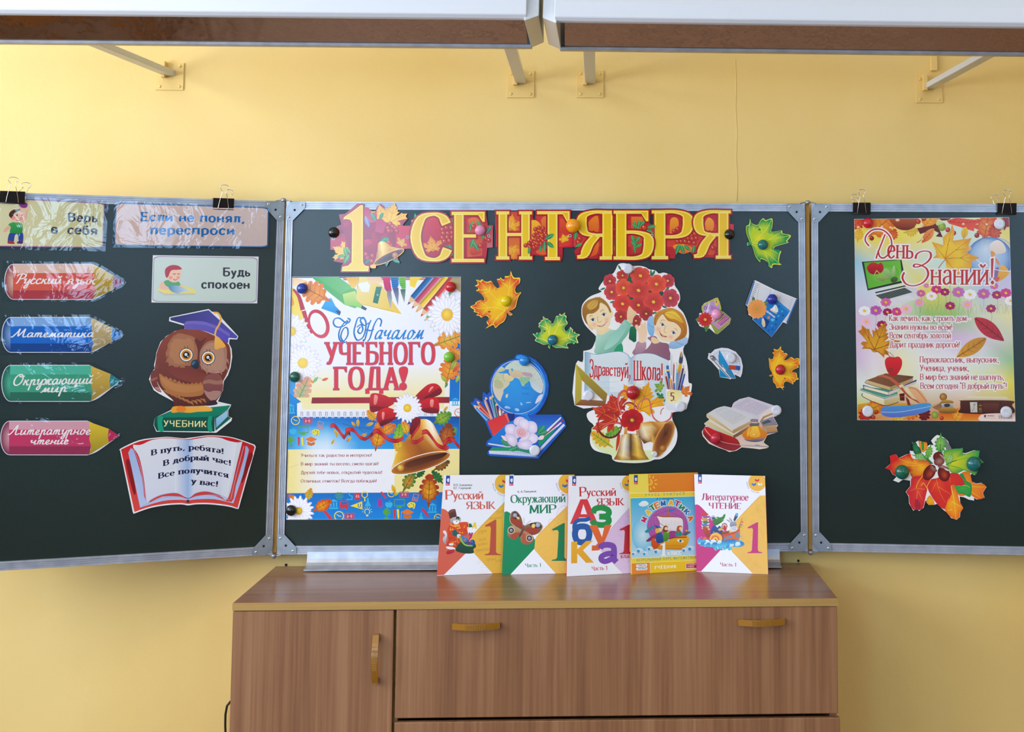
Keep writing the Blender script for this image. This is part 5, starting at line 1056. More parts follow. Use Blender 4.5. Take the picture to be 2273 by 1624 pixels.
for g, c, c2 in ((5, '1c58a8', '1c50a0'), (0, '1c86d8', '1c9be8')):
    pen(s, 'С', 620, 830, 860, 830, 265, c, thick=.6, thin=.24, serif=0, G=SC_, gap=0, grow=g*.6, col2='1868b8' if g else '1a70c0', nib=30)
    pen(s, 'Н', 880, 838, 1240, 838, 270, c, thick=.6, thin=.24, serif=0, G=SC_, gap=0, grow=g*.6, col2='1868b8' if g else '1a70c0', nib=30)
    pen(s, 'ачалом', 1130, 838, 1750, 838, 225, c, thick=.8, thin=.26, serif=0, G=SC_, gap=.1, slant=.35, grow=g*.6, nib=20)
PT1 = dict(thick=1.75, thin=.85, serif=2.8, st=.75, gap=1.0, nib=0)
for g, c, c2 in ((6, '9c6a98', '9c5a8c'), (0, 'dc3842', 'd8343c')):
    pen(s, 'УЧЕБНОГО', 525, 1150, 1905, 1150, 262, c, grow=g, **PT1); pen(s, 'ГОДА', 635, 1470, 1450, 1468, 270, c, grow=g, **PT1)
    s.poly(off(SP('1510,1186 1555,1200 1562,1250 1540,1330 1520,1385 1500,1388 1478,1330 1456,1250 1464,1204', True, 3), g), c); s.circ(1504,1435,46+g,c)
# lower half of the poster
s.T(630, 860, 5.4125); q = 5.4125
s.poly('150,120 1990,110 1985,350 160,350', 'f3e7a6', 'f3ecc4'); s.poly('156,190 220,190 220,265 156,265', 'f2f2f6'); s.poly('1928,20 1990,20 1988,330 1925,330', 'f4f2e8')
s.poly('340,118 1990,112 1990,184 330,190', '8c2430', 'c42028', ((340,0),(760,0))); s.poly('1700,113 1990,112 1990,184 1700,186', 'c42028', '8c1c24', 'h')
s.poly('36,370 160,360 160,190 210,170 60,60 48,100', '2a90dc', '1a78c8'); s.poly('158,262 1985,250 1985,352 160,356', 'f0f1f8', 'e6e8f2')
s.mesh([[(x, y+(1 if y < 400 else 0)) for x in (34,200,350,520,700,900,1300,2112)] for y in (350,450,560,660,742)], [['1a6cc4','1a70c8','1c74cc','1c74cc','1c70c8','1a68c0','1a60b8','1a60b8'],['1c7cd0','2488d8','3494dc','3c9ce0','2c88d4','1c78cc','1a6cc4','1a68c0'],['1f8cdc','48a8e4','8cc8ee','98ccf0','60b0e8','2c90dc','1c80d4','1c78cc'],['2090e0','60b4e8','c0e0f6','cce4f6','90c8f0','40a0e4','2490e0','1c84d8'],['2898e4','68b8ea','d0e6f6','dcecf8','a8d4f4','48a8e8','2c9ae4','2490e0']]); s.poly('1400,345 2112,345 2110,430 1400,470', '1a50a0', '1a68b8')
for i in range(11):
    x = 216+i*74; s.line([(x-10,292),(x-10,340)], 6, '6a6c80'); s.line([(x+10,292),(x+10,340)], 6, '6a6c80'); s.line([(x-10,340),(x-4,368)], 8, 'e4e6f0'); s.line([(x+10,340),(x+14,366)], 8, 'e4e6f0'); s.line([(x-12,294),(x+12,294)], 4, '50526a')
for x in (1700, 1780): s.line([(x-10,310),(x-10,335)], 6, '6a6c80'); s.line([(x+10,310),(x+10,335)], 6, '6a6c80')
s.poly('34,742 2112,735 2108,1256 32,1266', 'f2e49c', 'f0e298'); s.poly('130,742 425,741 425,1261 130,1262', 'f2e49c', 'eff0f6', 'h'); s.poly('420,741 1330,737 1330,1259 420,1261', 'f0f1f6', 'eeeef4'); s.poly('28,775 62,775 54,1095 28,1095', 'e8d47c')
s.poly('30,1268 2112,1254 2112,1586 28,1588', '1c70c4', '1c88dc'); s.cv('34,962 90,950 180,920', 5, 'd8d0a0')
ORN = {'y': 'f2dc2c', 'r': 'd03848', 'o': 'e87a28', 'g': '58a838', 'c': '3cb4e0', 'p': 'a83c98'}
def icon(k, x, y, c, z=1):
    c = ORN[c]
    if k == 'clock': s.line(ell(x,y,52*z,52*z,0,18), 10*z, c, closed=True); s.line([(x-26*z,y-18*z),(x,y),(x+26*z,y+2)], 8*z, c)
    elif k == 'board': s.line([(x-58*z,y-34*z),(x+58*z,y-38*z),(x+58*z,y+36*z),(x-58*z,y+38*z)], 7*z, c, closed=True); s.poly([(x-46*z,y-24*z),(x+46*z,y-27*z),(x+46*z,y+26*z),(x-46*z,y+27*z)], mixs(c,'101040',.15)); pen(s, 'а-в', x-34*z, y+16*z, x+34*z, y+14*z, 44*z, 'f0c0c0', thick=1.2, thin=1, serif=0)
    elif k == 'cap': s.poly([(x-74*z,y-20*z),(x,y-54*z),(x+74*z,y-18*z),(x,y+16*z)], c); s.poly([(x-44*z,y+4*z),(x,y+26*z),(x+44*z,y+6*z),(x+44*z,y+44*z),(x,y+60*z),(x-44*z,y+46*z)], mixs(c,'602010',.2)); s.line([(x-70*z,y-18*z),(x-74*z,y+50*z)], 6*z, c)
    elif k == 'monitor': s.line([(x-60*z,y-46*z),(x+60*z,y-48*z),(x+60*z,y+26*z),(x-60*z,y+28*z)], 10*z, c, closed=True); s.poly([(x-14*z,y+28*z),(x+14*z,y+28*z),(x+36*z,y+54*z),(x-36*z,y+54*z)], c)
    elif k == 'apple': s.sm([(x,y-22*z),(x+34*z,y-28*z),(x+44*z,y+4*z),(x+20*z,y+40*z),(x,y+32*z),(x-20*z,y+40*z),(x-44*z,y+4*z),(x-34*z,y-28*z)], c); s.cv([(x,y-24*z),(x+6*z,y-40*z),(x+18*z,y-50*z)], 8*z, c)
    elif k == 'palette': s.sm([(x-48*z,y-10*z),(x-10*z,y-42*z),(x+46*z,y-30*z),(x+48*z,y+10*z),(x+30*z,y+40*z),(x+6*z,y+22*z),(x-20*z,y+28*z)], c); [s.circ(x+a*z,y+b*z,8*z,'1c78cc',n=8) for a, b in ((-26,-6),(0,-24),(26,-16),(30,8),(20,28))]
    elif k == 'globe': s.line(ell(x,y-10*z,46*z,46*z,0,16,-110,110), 8*z, c); s.circ(x-6*z,y-12*z,36*z,c); s.line([(x,y+34*z),(x,y+56*z)], 8*z, c); s.poly(ell(x,y+60*z,34*z,8*z), c)
    elif k == 'flask': s.poly([(x-10*z,y-60*z),(x+10*z,y-60*z),(x+10*z,y-20*z),(x+40*z,y+40*z),(x-40*z,y+40*z),(x-10*z,y-20*z)], c)
    elif k == 'bell': s.sm([(x,y-60*z),(x+24*z,y-36*z),(x+28*z,y+20*z),(x+42*z,y+36*z),(x-42*z,y+36*z),(x-28*z,y+20*z),(x-24*z,y-36*z)], c); s.circ(x,y+48*z,10*z,c,n=8)
    elif k == 'temple': s.poly([(x-56*z,y-30*z),(x,y-62*z),(x+56*z,y-30*z)], c); [s.poly([(x+a*z-9*z,y-22*z),(x+a*z+9*z,y-22*z),(x+a*z+9*z,y+34*z),(x+a*z-9*z,y+34*z)], c) for a in (-34,0,34)]; s.poly([(x-52*z,y+40*z),(x+52*z,y+38*z),(x+56*z,y+56*z),(x-56*z,y+58*z)], c)
    elif k == 'bulb': s.line(ell(x,y,30*z,32*z,0,14,-230,50), 8*z, c); s.poly([(x-14*z,y+34*z),(x+14*z,y+34*z),(x+12*z,y+56*z),(x-12*z,y+56*z)], c); [s.line([(x+44*z*cos(a),y+44*z*sin(a)),(x+60*z*cos(a),y+60*z*sin(a))], 6*z, c) for a in [R(180+30*i) for i in range(7)]]
    elif k == 'glass': s.line(ell(x,y-16*z,34*z,36*z,0,16), 9*z, c, closed=True); s.line([(x,y+22*z),(x+2,y+66*z)], 13*z, c)
    elif k == 'book': s.poly([(x-34*z,y-40*z),(x+34*z,y-44*z),(x+34*z,y+40*z),(x-34*z,y+44*z)], c); sans(s, 'Аb', x-22*z, y+16*z, x+24*z, y+14*z, 36*z, 'f0b8b8', .02)
    elif k == 'calc': s.line(rot2([(x-34*z,y-44*z),(x+34*z,y-44*z),(x+34*z,y+44*z),(x-34*z,y+44*z)],(x,y),14), 7*z, c, closed=True); [s.poly(rot2(rrect(x-24*z+17*i*z,y-4*z+16*j*z,x-12*z+17*i*z,y+6*z+16*j*z,2,1),(x,y),14), c) for i in range(3) for j in range(3)]
    elif k == 'bus': s.poly(rrect(x-48*z,y-46*z,x+48*z,y+36*z,12*z), c); s.poly(rrect(x-34*z,y-34*z,x+34*z,y-6*z,5*z), '1c70b8'); [s.circ(x+a*z,y+40*z,12*z,c,n=8) for a in (-28,28)]
    elif k == 'pennant': s.poly([(x+70*z,y-52*z),(x+72*z,y+46*z),(x-74*z,y+4*z)], c); sans(s, 'U', x+18*z, y+22*z, x+54*z, y+22*z, 46*z, '1c60b0', .06)
    elif k == 'pens': s.poly([(x-34*z,y-54*z),(x-8*z,y-54*z),(x-10*z,y+30*z),(x-18*z,y+58*z),(x-28*z,y+30*z)], ORN['r']); s.poly([(x+6*z,y-54*z),(x+30*z,y-54*z),(x+34*z,y+30*z),(x+26*z,y+58*z),(x+14*z,y+30*z)], ORN['y'])
    elif k == 'ruler': s.poly(rot2([(x-14*z,y-60*z),(x+14*z,y-60*z),(x+14*z,y+60*z),(x-14*z,y+60*z)],(x,y),-38), c)
    elif k == 'atom': [s.line(ell(x,y,50*z,20*z,a,16), 5*z, c, closed=True) for a in (0,60,120)]; s.circ(x,y,9*z,c,n=8)
    elif k == 'scope': s.cv([(x-14*z,y-46*z),(x+10*z,y-4*z),(x+36*z,y+4*z),(x+30*z,y+40*z)], 12*z, c); s.poly([(x-36*z,y+36*z),(x+40*z,y+36*z),(x+40*z,y+50*z),(x-36*z,y+50*z)], c)
for a in (('clock',140,395,'y',.95),('board',286,400,'r',.95),('calc',440,448,'o',.9),('apple',110,525,'c',.95),('monitor',234,515,'g',.95),('palette',380,540,'y',.95),('globe',84,640,'g',.95),('pens',200,648,'r',1),('cap',328,640,'o',1),('temple',80,255,'c',1),('clock',2100,300,'o',.9),('globe',2050,520,'g',.8),('temple',2060,170,'c',.8),
    ('temple',600,1400,'c',1),('board',790,1545,'r',1),('atom',666,1300,'g',1),('scope',786,1300,'c',1),('book',884,1306,'r',1),('glass',972,1300,'y',1),('flask',1010,1385,'c',1),('bus',724,1408,'r',1.05),('pennant',872,1416,'y',1),('bulb',1002,1490,'y',1),('clock',664,1542,'y',1.05),('ruler',536,1540,'r',1.2),('bell',1156,1388,'p',1),('apple',1262,1404,'c',1),('monitor',1390,1390,'g',1),('ruler',1198,1290,'r',.8),('clock',1290,1270,'y',.8),('board',1444,1284,'r',.9),('calc',1582,1320,'o',.9),('palette',1530,1416,'y',1),('temple',1786,1446,'c',1),('globe',1234,1506,'g',1),('pens',1350,1520,'r',1.1),('cap',1486,1514,'o',1.05),('ruler',1700,1500,'r',1),('flask',1650,1550,'c',.8),('clock',1850,1560,'y',.8)): icon(*a)
for i, t in enumerate(('Учиться так радостно и интересно!', 'В мир знаний ты весело, смело шагай!', 'Друзей тебе новых, открытий чудесных!', 'Отличных отметок! Всегда побеждай!')):
    pen(s, t, 204, 832+i*102.5, (1060, 1140, 1184, 1118)[i], 828+i*103, 38, '94303c', thick=1.5, thin=.62, serif=2.2, st=.5, gap=.4)
# leaves, bell, ribbon, bow, flowers
for q in ((1060,340,90,-40,'c8c034','f09420'),(1130,460,70,60,'f0a828','e8701c'),(1900,370,130,60,'a8c838','5c9830'),(1960,580,160,10,'d87828','8c3c14'),(1130,620,150,12,'f6c020','d85c14'),(1250,500,110,60,'f4b424','e07018'),(1460,490,100,-20,'f2d428','e88c1c')): oak(s, q[0], q[1], q[2], q[3], q[4], q[5], '6a4a18', 1.35)
for q in ((890,425,48,0),(840,440,40,-40),(1030,440,50,70),(640,560,40,10),(590,650,36,30),(780,620,44,40),(960,570,44,60),(1945,255,40,40),(620,530,36,-20)): oval(s, q[0], q[1], q[2], q[3], 'f0c030', 'c89828' if q[0] % 3 else 'd8641c', '8c7028')
for q in ('700,430 860,470 1060,500','900,480 1000,560 1100,520','1160,470 1250,420 1380,400'): s.cv(q, 5, '5a4030')
oak(s, 1380, 580, 150, 5, 'b8d438', '6cac30', '487c20', .9); oak(s, 1380, 700, 115, -10, 'e4d82c', 'dc8c18', '7c8020', 1.2)
oak(s, 1890, 940, 120, 60, 'b87828', '6a4a1c', '4a3814', 1); oak(s, 1500, 1130, 150, 30, 'f09428', '3c7c30', '6a4a18', 1.1); oak(s, 1850, 1080, 110, -40, '3c8038', '2a6430', '1c4c20', 1.0); oak(s, 1640, 1030, 90, 40, '2c7434', '1c5828', '104018', 1); oak(s, 1745, 1240, 205, 2, 'f8b820', 'a83810', '8c4414', 1.25)
oval(s, 1320, 1220, 60, -20, 'e8d030', 'e88820', 'a87820'); oval(s, 1345, 1280, 40, 60, 'c8d040', '80a830', '607c20')
s.mesh([[(1640,380),(1680,376),(1720,380),(1760,400),(1800,440)],[(1560,500),(1640,500),(1720,490),(1790,500),(1850,540)],[(1450,640),(1570,640),(1690,620),(1800,620),(1900,650)],[(1350,800),(1510,800),(1660,770),(1810,750),(1950,745)],[(1285,990),(1450,960),(1640,880),(1820,810),(2005,790)]], [['f4b42c','f8d060','fff4d8','fffaf0','e8a838'],['e89c20','d88818','f8dc90','fff8e8','d8982c'],['b8741c','a85c14','c87c20','f4dc9c','e0a030'],['e8b830','c07018','98501c','b86c20','d89024'],['f4d070','c88420','8c4818','a86020','d08a24']])
s.rad(ell(1645,905,372,96,-16.5,40), (1660,890), '5a2c10', 'c87c24', .72, '8a4818'); s.line(ell(1645,905,370,94,-16.5,48), 9, 'f6efe4', closed=True); s.sm('1480,900 1700,830 1950,780 1900,840 1700,900 1500,960', '3c1c0c', '6a3414'); s.line('1440,890 1415,940', 26, 'b87418'); s.ball(1403, 962, 45, 'f8d860', 'a86410')
def ribbon(pts, w0, w1, c1='c81820', c2='8c0c14'):
    p = SP(pts, False, 7); n = len(p); rows = []; cols = []
    for i, (x, y) in enumerate(p):
        w = w0+(w1-w0)*i/(n-1); rows.append([(x, y-w/2), (x, y), (x, y+w/2)]); f = .5+.5*sin(i*.42)
        cols.append([mixs(c2, c1, f), mixs(c1, 'f08070', .25*f), mixs(c2, c1, f*.8)])
    s.mesh(rows, cols)
ribbon('560,462 600,450 650,500 700,570 730,600', 50, 56); ribbon('730,590 770,540 800,560', 60, 40, '7c1418', '5c0c10'); ribbon('740,520 800,500 850,520 920,600 990,620', 54, 40); ribbon('990,610 1040,580 1070,545', 40, 50, '7c1418', '5c0c10'); ribbon('1070,540 1120,520 1180,560 1260,620 1360,640 1440,600', 60, 46)
ribbon('1600,400 1640,390 1630,450 1570,540 1530,600 1540,650 1600,650 1680,600', 60, 44); ribbon('1660,540 1720,530 1780,600 1850,690 1930,725 1980,720', 60, 46); ribbon('1910,690 1960,630 2000,615 2050,650 2112,720', 60, 46)
for q, c1, c2 in (('1330,180 1290,130 1180,80 1070,66 1035,110 1030,230 1050,290 1110,290 1260,230','d42028','9c1018'),('1030,240 1060,220 1180,230 1260,240 1110,290 1050,290','7c1014','901418'),('1330,270 1230,240 1130,290 1115,360 1150,440 1190,460 1360,360','dc2020','8c0c14'),('1150,440 1180,400 1280,370 1370,350 1190,460','801014','5c0a10'),
    ('1580,110 1660,20 1740,-40 1820,-50 1880,-10 1896,60 1780,120 1640,150','d41c24','a01018'),('1680,130 1760,70 1860,10 1890,30 1880,80 1780,120','8c1014','6a0c10'),('1640,190 1720,130 1830,120 1860,160 1868,280 1820,310 1650,260','d81c24','a41018'),('1650,260 1720,240 1840,250 1862,290 1800,310 1700,300','901014','700c12')): s.sm(q, c1, c2)
for q in ('1090,90 1130,110 1110,200 1080,190','1760,0 1800,-10 1740,60','1760,150 1800,150 1790,230 1760,220','1180,300 1210,300 1200,380 1180,370'): s.sm(q, 'f0a090', 'e87068')
daisy(s, 1485, 245, 178, 20, 3, 1.03, 'e8b018', 'fafaff', 'd0d4ea', .27); s.sm('1540,400 1600,350 1640,400 1540,560 1510,520', '8c1418', '6a0c12')
oak(s, 300, 1290, 90, 20, 'b8c83c', 'e09428', '6a7c20', 1.1); oak(s, 110, 1330, 70, -50, 'f0a02c', 'd8681c', '9c5014', 1.2); oak(s, 460, 1420, 135, 60, 'f6b424', 'd4500f', 'a04c10', 1.15); daisy(s, 180, 1480, 190, 16, 10, 1, 'dca818', 'f8f8fe', 'ccc8e4', .24)
thing(s, 'wall_poster', M_POST, 'large autumn poster with golden bell reading «С Началом учебного года!»', 'poster')

# ------------------------------------------------------------------ two children with a bouquet
c1 = (1270, 570, 7.06); c2 = (1270, 770, 6.014)
def cj(x, y): return ((x/6.014+1270-1270)*7.06, (y/6.014+770-570)*7.06)        # second crop to first
out = PT('680,200 720,120 780,98 850,105 950,140 1060,140 1150,160 1210,195 1300,210 1360,260 1440,245 1540,290 1600,390 1610,450 1680,560 1690,680 1655,770 1740,870 1800,1010 1830,1140 1820,1290 1740,1440 1770,1590')
out += [cj(*p) for p in PT('1500,100 1530,200 1548,330 1555,470 1600,500 1570,680 1540,770 1520,830 1430,860 1400,862 1340,880 1340,970 1390,1080 1405,1180 1380,1300 1300,1410 1190,1490 1100,1500 1020,1530 850,1548 620,1535 540,1500 520,1440 400,1410 290,1370 240,1280 245,1160 290,1050 220,980 195,890 280,840 440,800 440,790 32,775 50,222 140,200 150,60')]
out += PT('200,1470 300,1440 350,1350 375,1250 300,1170 200,1060 150,930 150,780 200,690 300,610 460,545 412,500 470,400 560,300 640,260')
s = SH(PCN, .0055, *c1, spline(out, True, 3), 'f1f1f3', .001)
lv = '1c5c40'
for q in ((745,170,50,-30),(480,500,45,70),(640,705,55,80),(1270,260,60,30),(1235,250,50,0),(1490,500,50,50),(1440,780,50,110),(1280,880,50,70),(850,860,70,0),(900,300,70,20),(930,400,60,-20),(1200,540,60,60),(1400,590,60,120)): oval(s, q[0], q[1], q[2], q[3], '2a7c54', '14503a', '5c9c7c', .8, n=2)
s.poly('880,290 960,240 1220,290 1440,560 1240,860 980,760 720,560 700,380', '1e5c40', '17503a')
s.poly('905,1090 1010,1080 1005,1320 970,1340 886,1280', '1c7c50', '0f5c38')
for x in range(5): s.line([(915+x*22,1100),(900+x*24,1310)], 4, '0c4028')
for x, y, r, sq, c in ((590,380,95,1.1,'c0283c'),(790,290,90,.9,'c42a24'),(1070,295,150,.85,'e0402c'),(1500,375,100,1,'c02c48'),(620,550,110,1.1,'cc3840'),(805,485,120,1.1,'ec5028'),(1320,425,150,.9,'ea4a2c'),(1040,525,165,.85,'d83630'),(1540,645,130,1.05,'c03850'),(790,735,145,.9,'e03026'),(1040,755,130,.95,'c82a28'),(1275,705,150,.95,'dc3a34'),(765,935,95,1.05,'b82028'),(1160,890,100,1,'a81c24'),(1000,1000,80,1.1,'a82030')):
    blossom(s, x, y, r*1.1, 6, (x*7+y) % 60, mixs(c, 'ff9080', .12), mixs(c, '400408', .7), 'e8c440', 43, .15, sq)
    for j in range(6): a_ = R((x*7+y) % 60 + 60*j + 30); s.line([(x+r*.2*cos(a_-pi/2), y+r*.2*sin(a_-pi/2)*sq), (x+r*.8*cos(a_-pi/2), y+r*.8*sin(a_-pi/2)*sq)], 5, mixs(c, '400408', .55), 2)
# boy
s.sm('400,1130 590,1120 600,1170 560,1240 400,1240', 'f0d8a8'); s.sm('375,1250 400,1210 480,1215 600,1145 700,1140 760,1060 830,985 920,1050 925,1080 860,1230 780,1340 790,1480 800,1520 380,1520 362,1400', 'b4dccc', '4ea888', ((450,1200),(720,1500)))
s.sm('830,985 925,1045 925,1075 880,1060 820,1000', '7cc8b0'); s.sm('640,1200 780,1080 860,1100 740,1300 600,1420 500,1440', '8ccab8', 'a8d8c8'); s.sm('700,1400 780,1360 790,1510 660,1500', '2c9c70')
s.sm('862,980 860,880 880,800 900,770 960,830 1010,880 960,960 940,1040 880,1000', 'f2d2a8', 'e8c090')
s.sm('170,920 165,800 220,700 330,650 450,660 550,720 610,830 640,880 632,940 600,970 590,1060 520,1140 440,1160 350,1130 300,1140 240,1070 200,1000', 'f4dcae'); s.sm('240,1060 300,1070 330,1140 280,1130', 'ecc898')
s.sm('160,900 165,780 230,690 330,645 420,630 500,670 570,750 612,850 590,870 540,770 440,720 420,810 340,880 240,900 220,980 245,1060 200,1010', 'b8842c', '8c5a1c'); s.sm('230,760 300,690 400,680 380,780 280,830', 'd4a848'); s.cv('420,680 400,780 300,850', 8, '7c4c18'); s.cv('360,630 400,660 440,620', 5, '8c6020')
for q in ('410,650 480,690 560,800','420,660 520,720 590,840','400,670 300,690 210,800','395,680 320,720 230,860','390,690 340,760 240,880','380,650 260,700 180,840','200,800 180,900 220,1000','225,850 210,920 240,1040'): s.cv(q, 4, '7c4c18', 2)
s.rad(ell(345,1060,58,54), (345,1060), 'f2b8a0', 'f4dcae'); s.rad(ell(540,985,50,50), (540,985), 'f2b8a0', 'f4dcae'); s.cv('270,940 300,915 320,925', 7, '9c6c3c'); s.cv('440,860 470,835 500,830', 7, '9c6c3c')
for x, y in ((325,985),(497,905)): s.poly(ell(x,y,36,26,-20), 'f8f8f4'); s.circ(x,y,22,'4a6a94',n=14); s.circ(x,y,12,'14202c',n=10); s.cv([(x-36,y+4),(x,y-26),(x+36,y-12)], 7, '4a3020')
s.cv('400,930 405,1010 430,1025 465,1000', 7, 'c89868'); s.sm('395,1076 460,1076 540,1020 510,1075 460,1092', 'f8f4f0'); s.cv('390,1074 450,1082 500,1060 545,1015', 8, 'a84838'); s.cv('420,1088 470,1092 520,1055', 7, 'b85040')
# girl
s.sm('1290,960 1220,930 1180,1000 1175,1100 1200,1200 1260,1250 1290,1150', '9cc8ec', '7cb0e0'); s.sm('1510,1400 1540,1330 1640,1290 1720,1250 1800,1260 1810,1340 1740,1400 1620,1440 1530,1430', 'b4ccec', '8cb4dc'); s.cv('1280,1100 1220,1080 1190,1040', 6, '4c88c8'); s.cv('1620,1320 1680,1360 1740,1370', 6, '4c88c8')
s.sm('1180,1270 1300,1240 1380,1330 1500,1360 1520,1450 1520,1620 980,1540 990,1420 1030,1330 1150,1330 1150,1450 1240,1340', 'a87888', '8c5c70', ((1000,1300),(1400,1600))); s.sm('1040,1340 1150,1330 1140,1460 1000,1520 1000,1400', 'c09cac', 'a87c90')
s.sm('1260,1250 1380,1320 1300,1360 1240,1320', 'f2d0a4'); s.sm('1050,1330 1040,1200 1000,1130 985,1080 1020,1060 1060,1120 1070,1030 1090,1000 1110,1060 1140,1000 1150,1040 1165,1120 1170,1200 1140,1330', 'f0cca4', 'f4d8b8')
s.sm('1290,1020 1320,940 1450,920 1600,980 1700,1100 1690,1220 1600,1310 1480,1330 1380,1290 1300,1180', 'f6dcb4'); s.sm('1280,1040 1300,900 1400,830 1560,800 1700,870 1770,980 1800,1120 1780,1240 1680,1300 1600,1310 1690,1220 1700,1110 1620,1030 1500,1000 1420,900 1340,980 1310,1070', 'd49430', 'b06a1c'); s.sm('1450,880 1580,840 1680,920 1740,1040 1620,980 1520,960', 'f4d048', 'e0a830'); s.cv('1420,890 1520,990 1640,1040 1720,1140', 8, '98581c'); s.cv('1330,900 1300,1000 1300,1060', 6, '98581c')
for q in ('1430,880 1560,900 1700,1000 1760,1120','1430,870 1580,850 1700,920 1770,1020','1440,900 1540,980 1680,1080','1420,890 1360,950 1310,1050','1400,870 1330,920 1290,1000','1740,1040 1770,1140 1720,1260','1700,1000 1760,1100 1740,1220','1660,1300 1740,1240 1790,1120'): s.cv(q, 4, '98581c', 2)
s.rad(ell(1350,1130,54,48), (1350,1130), 'f4b4a4', 'f6dcb4'); s.rad(ell(1545,1255,52,46), (1545,1255), 'f4b4a4', 'f6dcb4')
for x, y in ((1412,1062),(1585,1188)): s.poly(ell(x,y,36,24,30), 'f8f8f4'); s.circ(x+4,y,22,'4a78b8',n=14); s.circ(x+4,y,11,'14202c',n=10); s.cv([(x-36,y-18),(x+4,y-24),(x+36,y+20)], 7, '4a3020')
s.cv('1380,1010 1420,985 1450,1000', 6, 'a8703c'); s.cv('1600,1120 1630,1130 1650,1160', 6, 'a8703c'); s.cv('1470,1080 1440,1150 1450,1180 1480,1190', 7, 'c89868'); s.sm('1370,1165 1400,1220 1480,1250 1440,1256 1390,1230', 'a84038'); s.sm('1385,1195 1420,1225 1470,1245 1420,1238', 'f8f4f0'); s.cv('1366,1156 1400,1215 1490,1252', 7, '8c3830')
# open book, set square, pencil cup, leaves and bells
s.T(*c2)
s.poly(SP('170,66 240,80 320,98 440,80 560,62 660,62 740,100 785,148', False, 4)+SP('785,148 850,100 960,82 1080,90 1180,130 1290,180', False, 4)+PT('1286,400 1240,780 1090,740 1000,720 440,640 170,620'), 'dbe6ec', 'c2d6e2'); s.poly('500,300 900,280 1000,600 500,600', 'e8eef2', 'dfe8ee')
s.poly('172,70 250,86 250,560 172,580', '8cb4cc', 'b8d0dc', 'h'); s.poly('740,110 785,150 800,500 740,500', 'd0dfe8', 'a4c0d4', 'h'); s.poly('785,150 850,104 860,500 800,500', 'a4c0d4', 'd4e2ea', 'h')
s.cv('170,66 240,80 320,98 440,80 560,62 660,62 740,100 785,148 850,100 960,82 1080,90 1180,130 1290,180', 6, '4c88b8'); s.cv('170,66 172,300 168,600', 6, '5c94bc')
for q in ('380,402 640,392','380,470 620,462','860,440 1100,440','380,540 560,550','870,500 1060,500'): s.line(q, 3, 'a8c0d0')
s.poly('50,230 470,625 440,790 36,775', 'b0a030', '8c6a2c', holes=['128,440 415,715 122,700']); s.poly('36,775 122,700 415,715 445,712 440,792', '9c6838', '7c4c28'); s.poly('50,230 128,440 122,700 36,775', 'c4b440', 'b0a038'); s.line('50,226 470,622', 6, 'd8c868')
KR = dict(thick=1.7, thin=.6, serif=2.4, st=.5, gap=.35, nib=12)
pen(s, 'Здравствуй', 232, 400, 752, 408, 240, 'c81c24', arc=lambda t, u, L: (232+520*t/L, 400-28*sin(pi*t/L)+12*t/L+u*(1-.32*sin(pi*min(1, t/L*1.0))+ -.12*t/L)), **KR)
s.cv('768,370 772,410 755,465', 18, 'c81c24', 6)
pen(s, 'Школа!', 820, 440, 1215, 445, 255, 'c81c24', arc=lambda t, u, L: (820+395*t/L, 440-8*sin(pi*t/L)+6*t/L+u*(1-.12*t/L)), **KR)
for q in ((1180,540,100,-60,'c8c840','5c9c38'),(1195,680,100,-110,'3c9c58','1c7440')): maple(s, q[0], q[1], q[2], q[3], q[4], q[5], '3c6c28', False)
maple(s, 1500, 600, 115, 40, 'ec9a38', 'd86a1c', 'a85018', False); s.poly('1310,90 1340,96 1335,380 1308,380', 'e4e8f0', 'c8d0e0')
for i in range(9): s.line([(1322,130+i*26),(1337,130+i*26)], 3, '6a7488')
for q in ((1290,590,1240,345,30,'a8281c'),(1315,590,1268,235,36,'2060b0'),(1330,590,1308,390,28,'e8a82c'),(1345,590,1358,200,20,'c84838'),(1370,590,1395,190,20,'e8eaf0'),(1385,590,1400,300,24,'50a8e0'),(1360,590,1356,440,26,'1c60b8'),(1420,590,1440,400,30,'48a038'),(1440,590,1508,318,26,'1c58b8'),(1410,590,1490,240,28,'50286c')): pencil(s, *q)
s.poly('1254,250 1290,245 1295,345 1262,350', '2c70b8'); s.poly('1256,300 1292,296 1294,318 1258,322', 'f4e050'); s.poly('1410,330 1445,335 1400,590 1380,590', '8c98a8'); s.poly('1428,210 1466,215 1446,340 1404,330', 'e8b828', 'c89018'); s.sm('1426,210 1432,140 1456,60 1476,130 1468,215', '2c4058', '3c506c'); s.sm('1446,120 1456,56 1468,110 1458,140', 'e0a030')
s.poly('1254,560 1456,580 1452,840 1400,860 1250,830', 'f0f2f8', 'dadeea'); s.sm('1275,590 1440,585 1450,690 1420,740 1290,752', 'f0dc90', 'f0ecb8'); pen(s, '5', 1310, 715, 1362, 715, 105, '8c1c1c', thick=1.9, thin=.7, serif=0); s.circ(1372,710,6,'8c1c1c')
s.sm('290,1060 560,1030 640,1400 600,1440 400,1400 270,1280 260,1150', 'e4ecb8', 'dce8b0'); s.sm('560,1420 1080,1380 1060,1500 880,1540 640,1525 560,1480', 'dfeab4')
oak(s, 400, 1240, 180, -55, 'a8c038', 'e8a81c', '5c8c28', 1.1); oak(s, 560, 1120, 130, -120, '98c438', '58a030', '3c7020', 1.1); maple(s, 520, 940, 300, -62, 'c8321c', 'cc3c20', 'e88040', False, 'b82818'); maple(s, 590, 800, 190, -20, 'c8301c', 'b82c1c', 'e07838', False); maple(s, 930, 760, 320, 18, 'f2ac18', 'eca418', 'c87c10', False, 'f4b420'); maple(s, 760, 620, 150, -30, 'f2b01c', 'eca018', 'c87c10', False)
s.sm('600,1200 640,1170 630,1280 585,1390', 'c8341c')
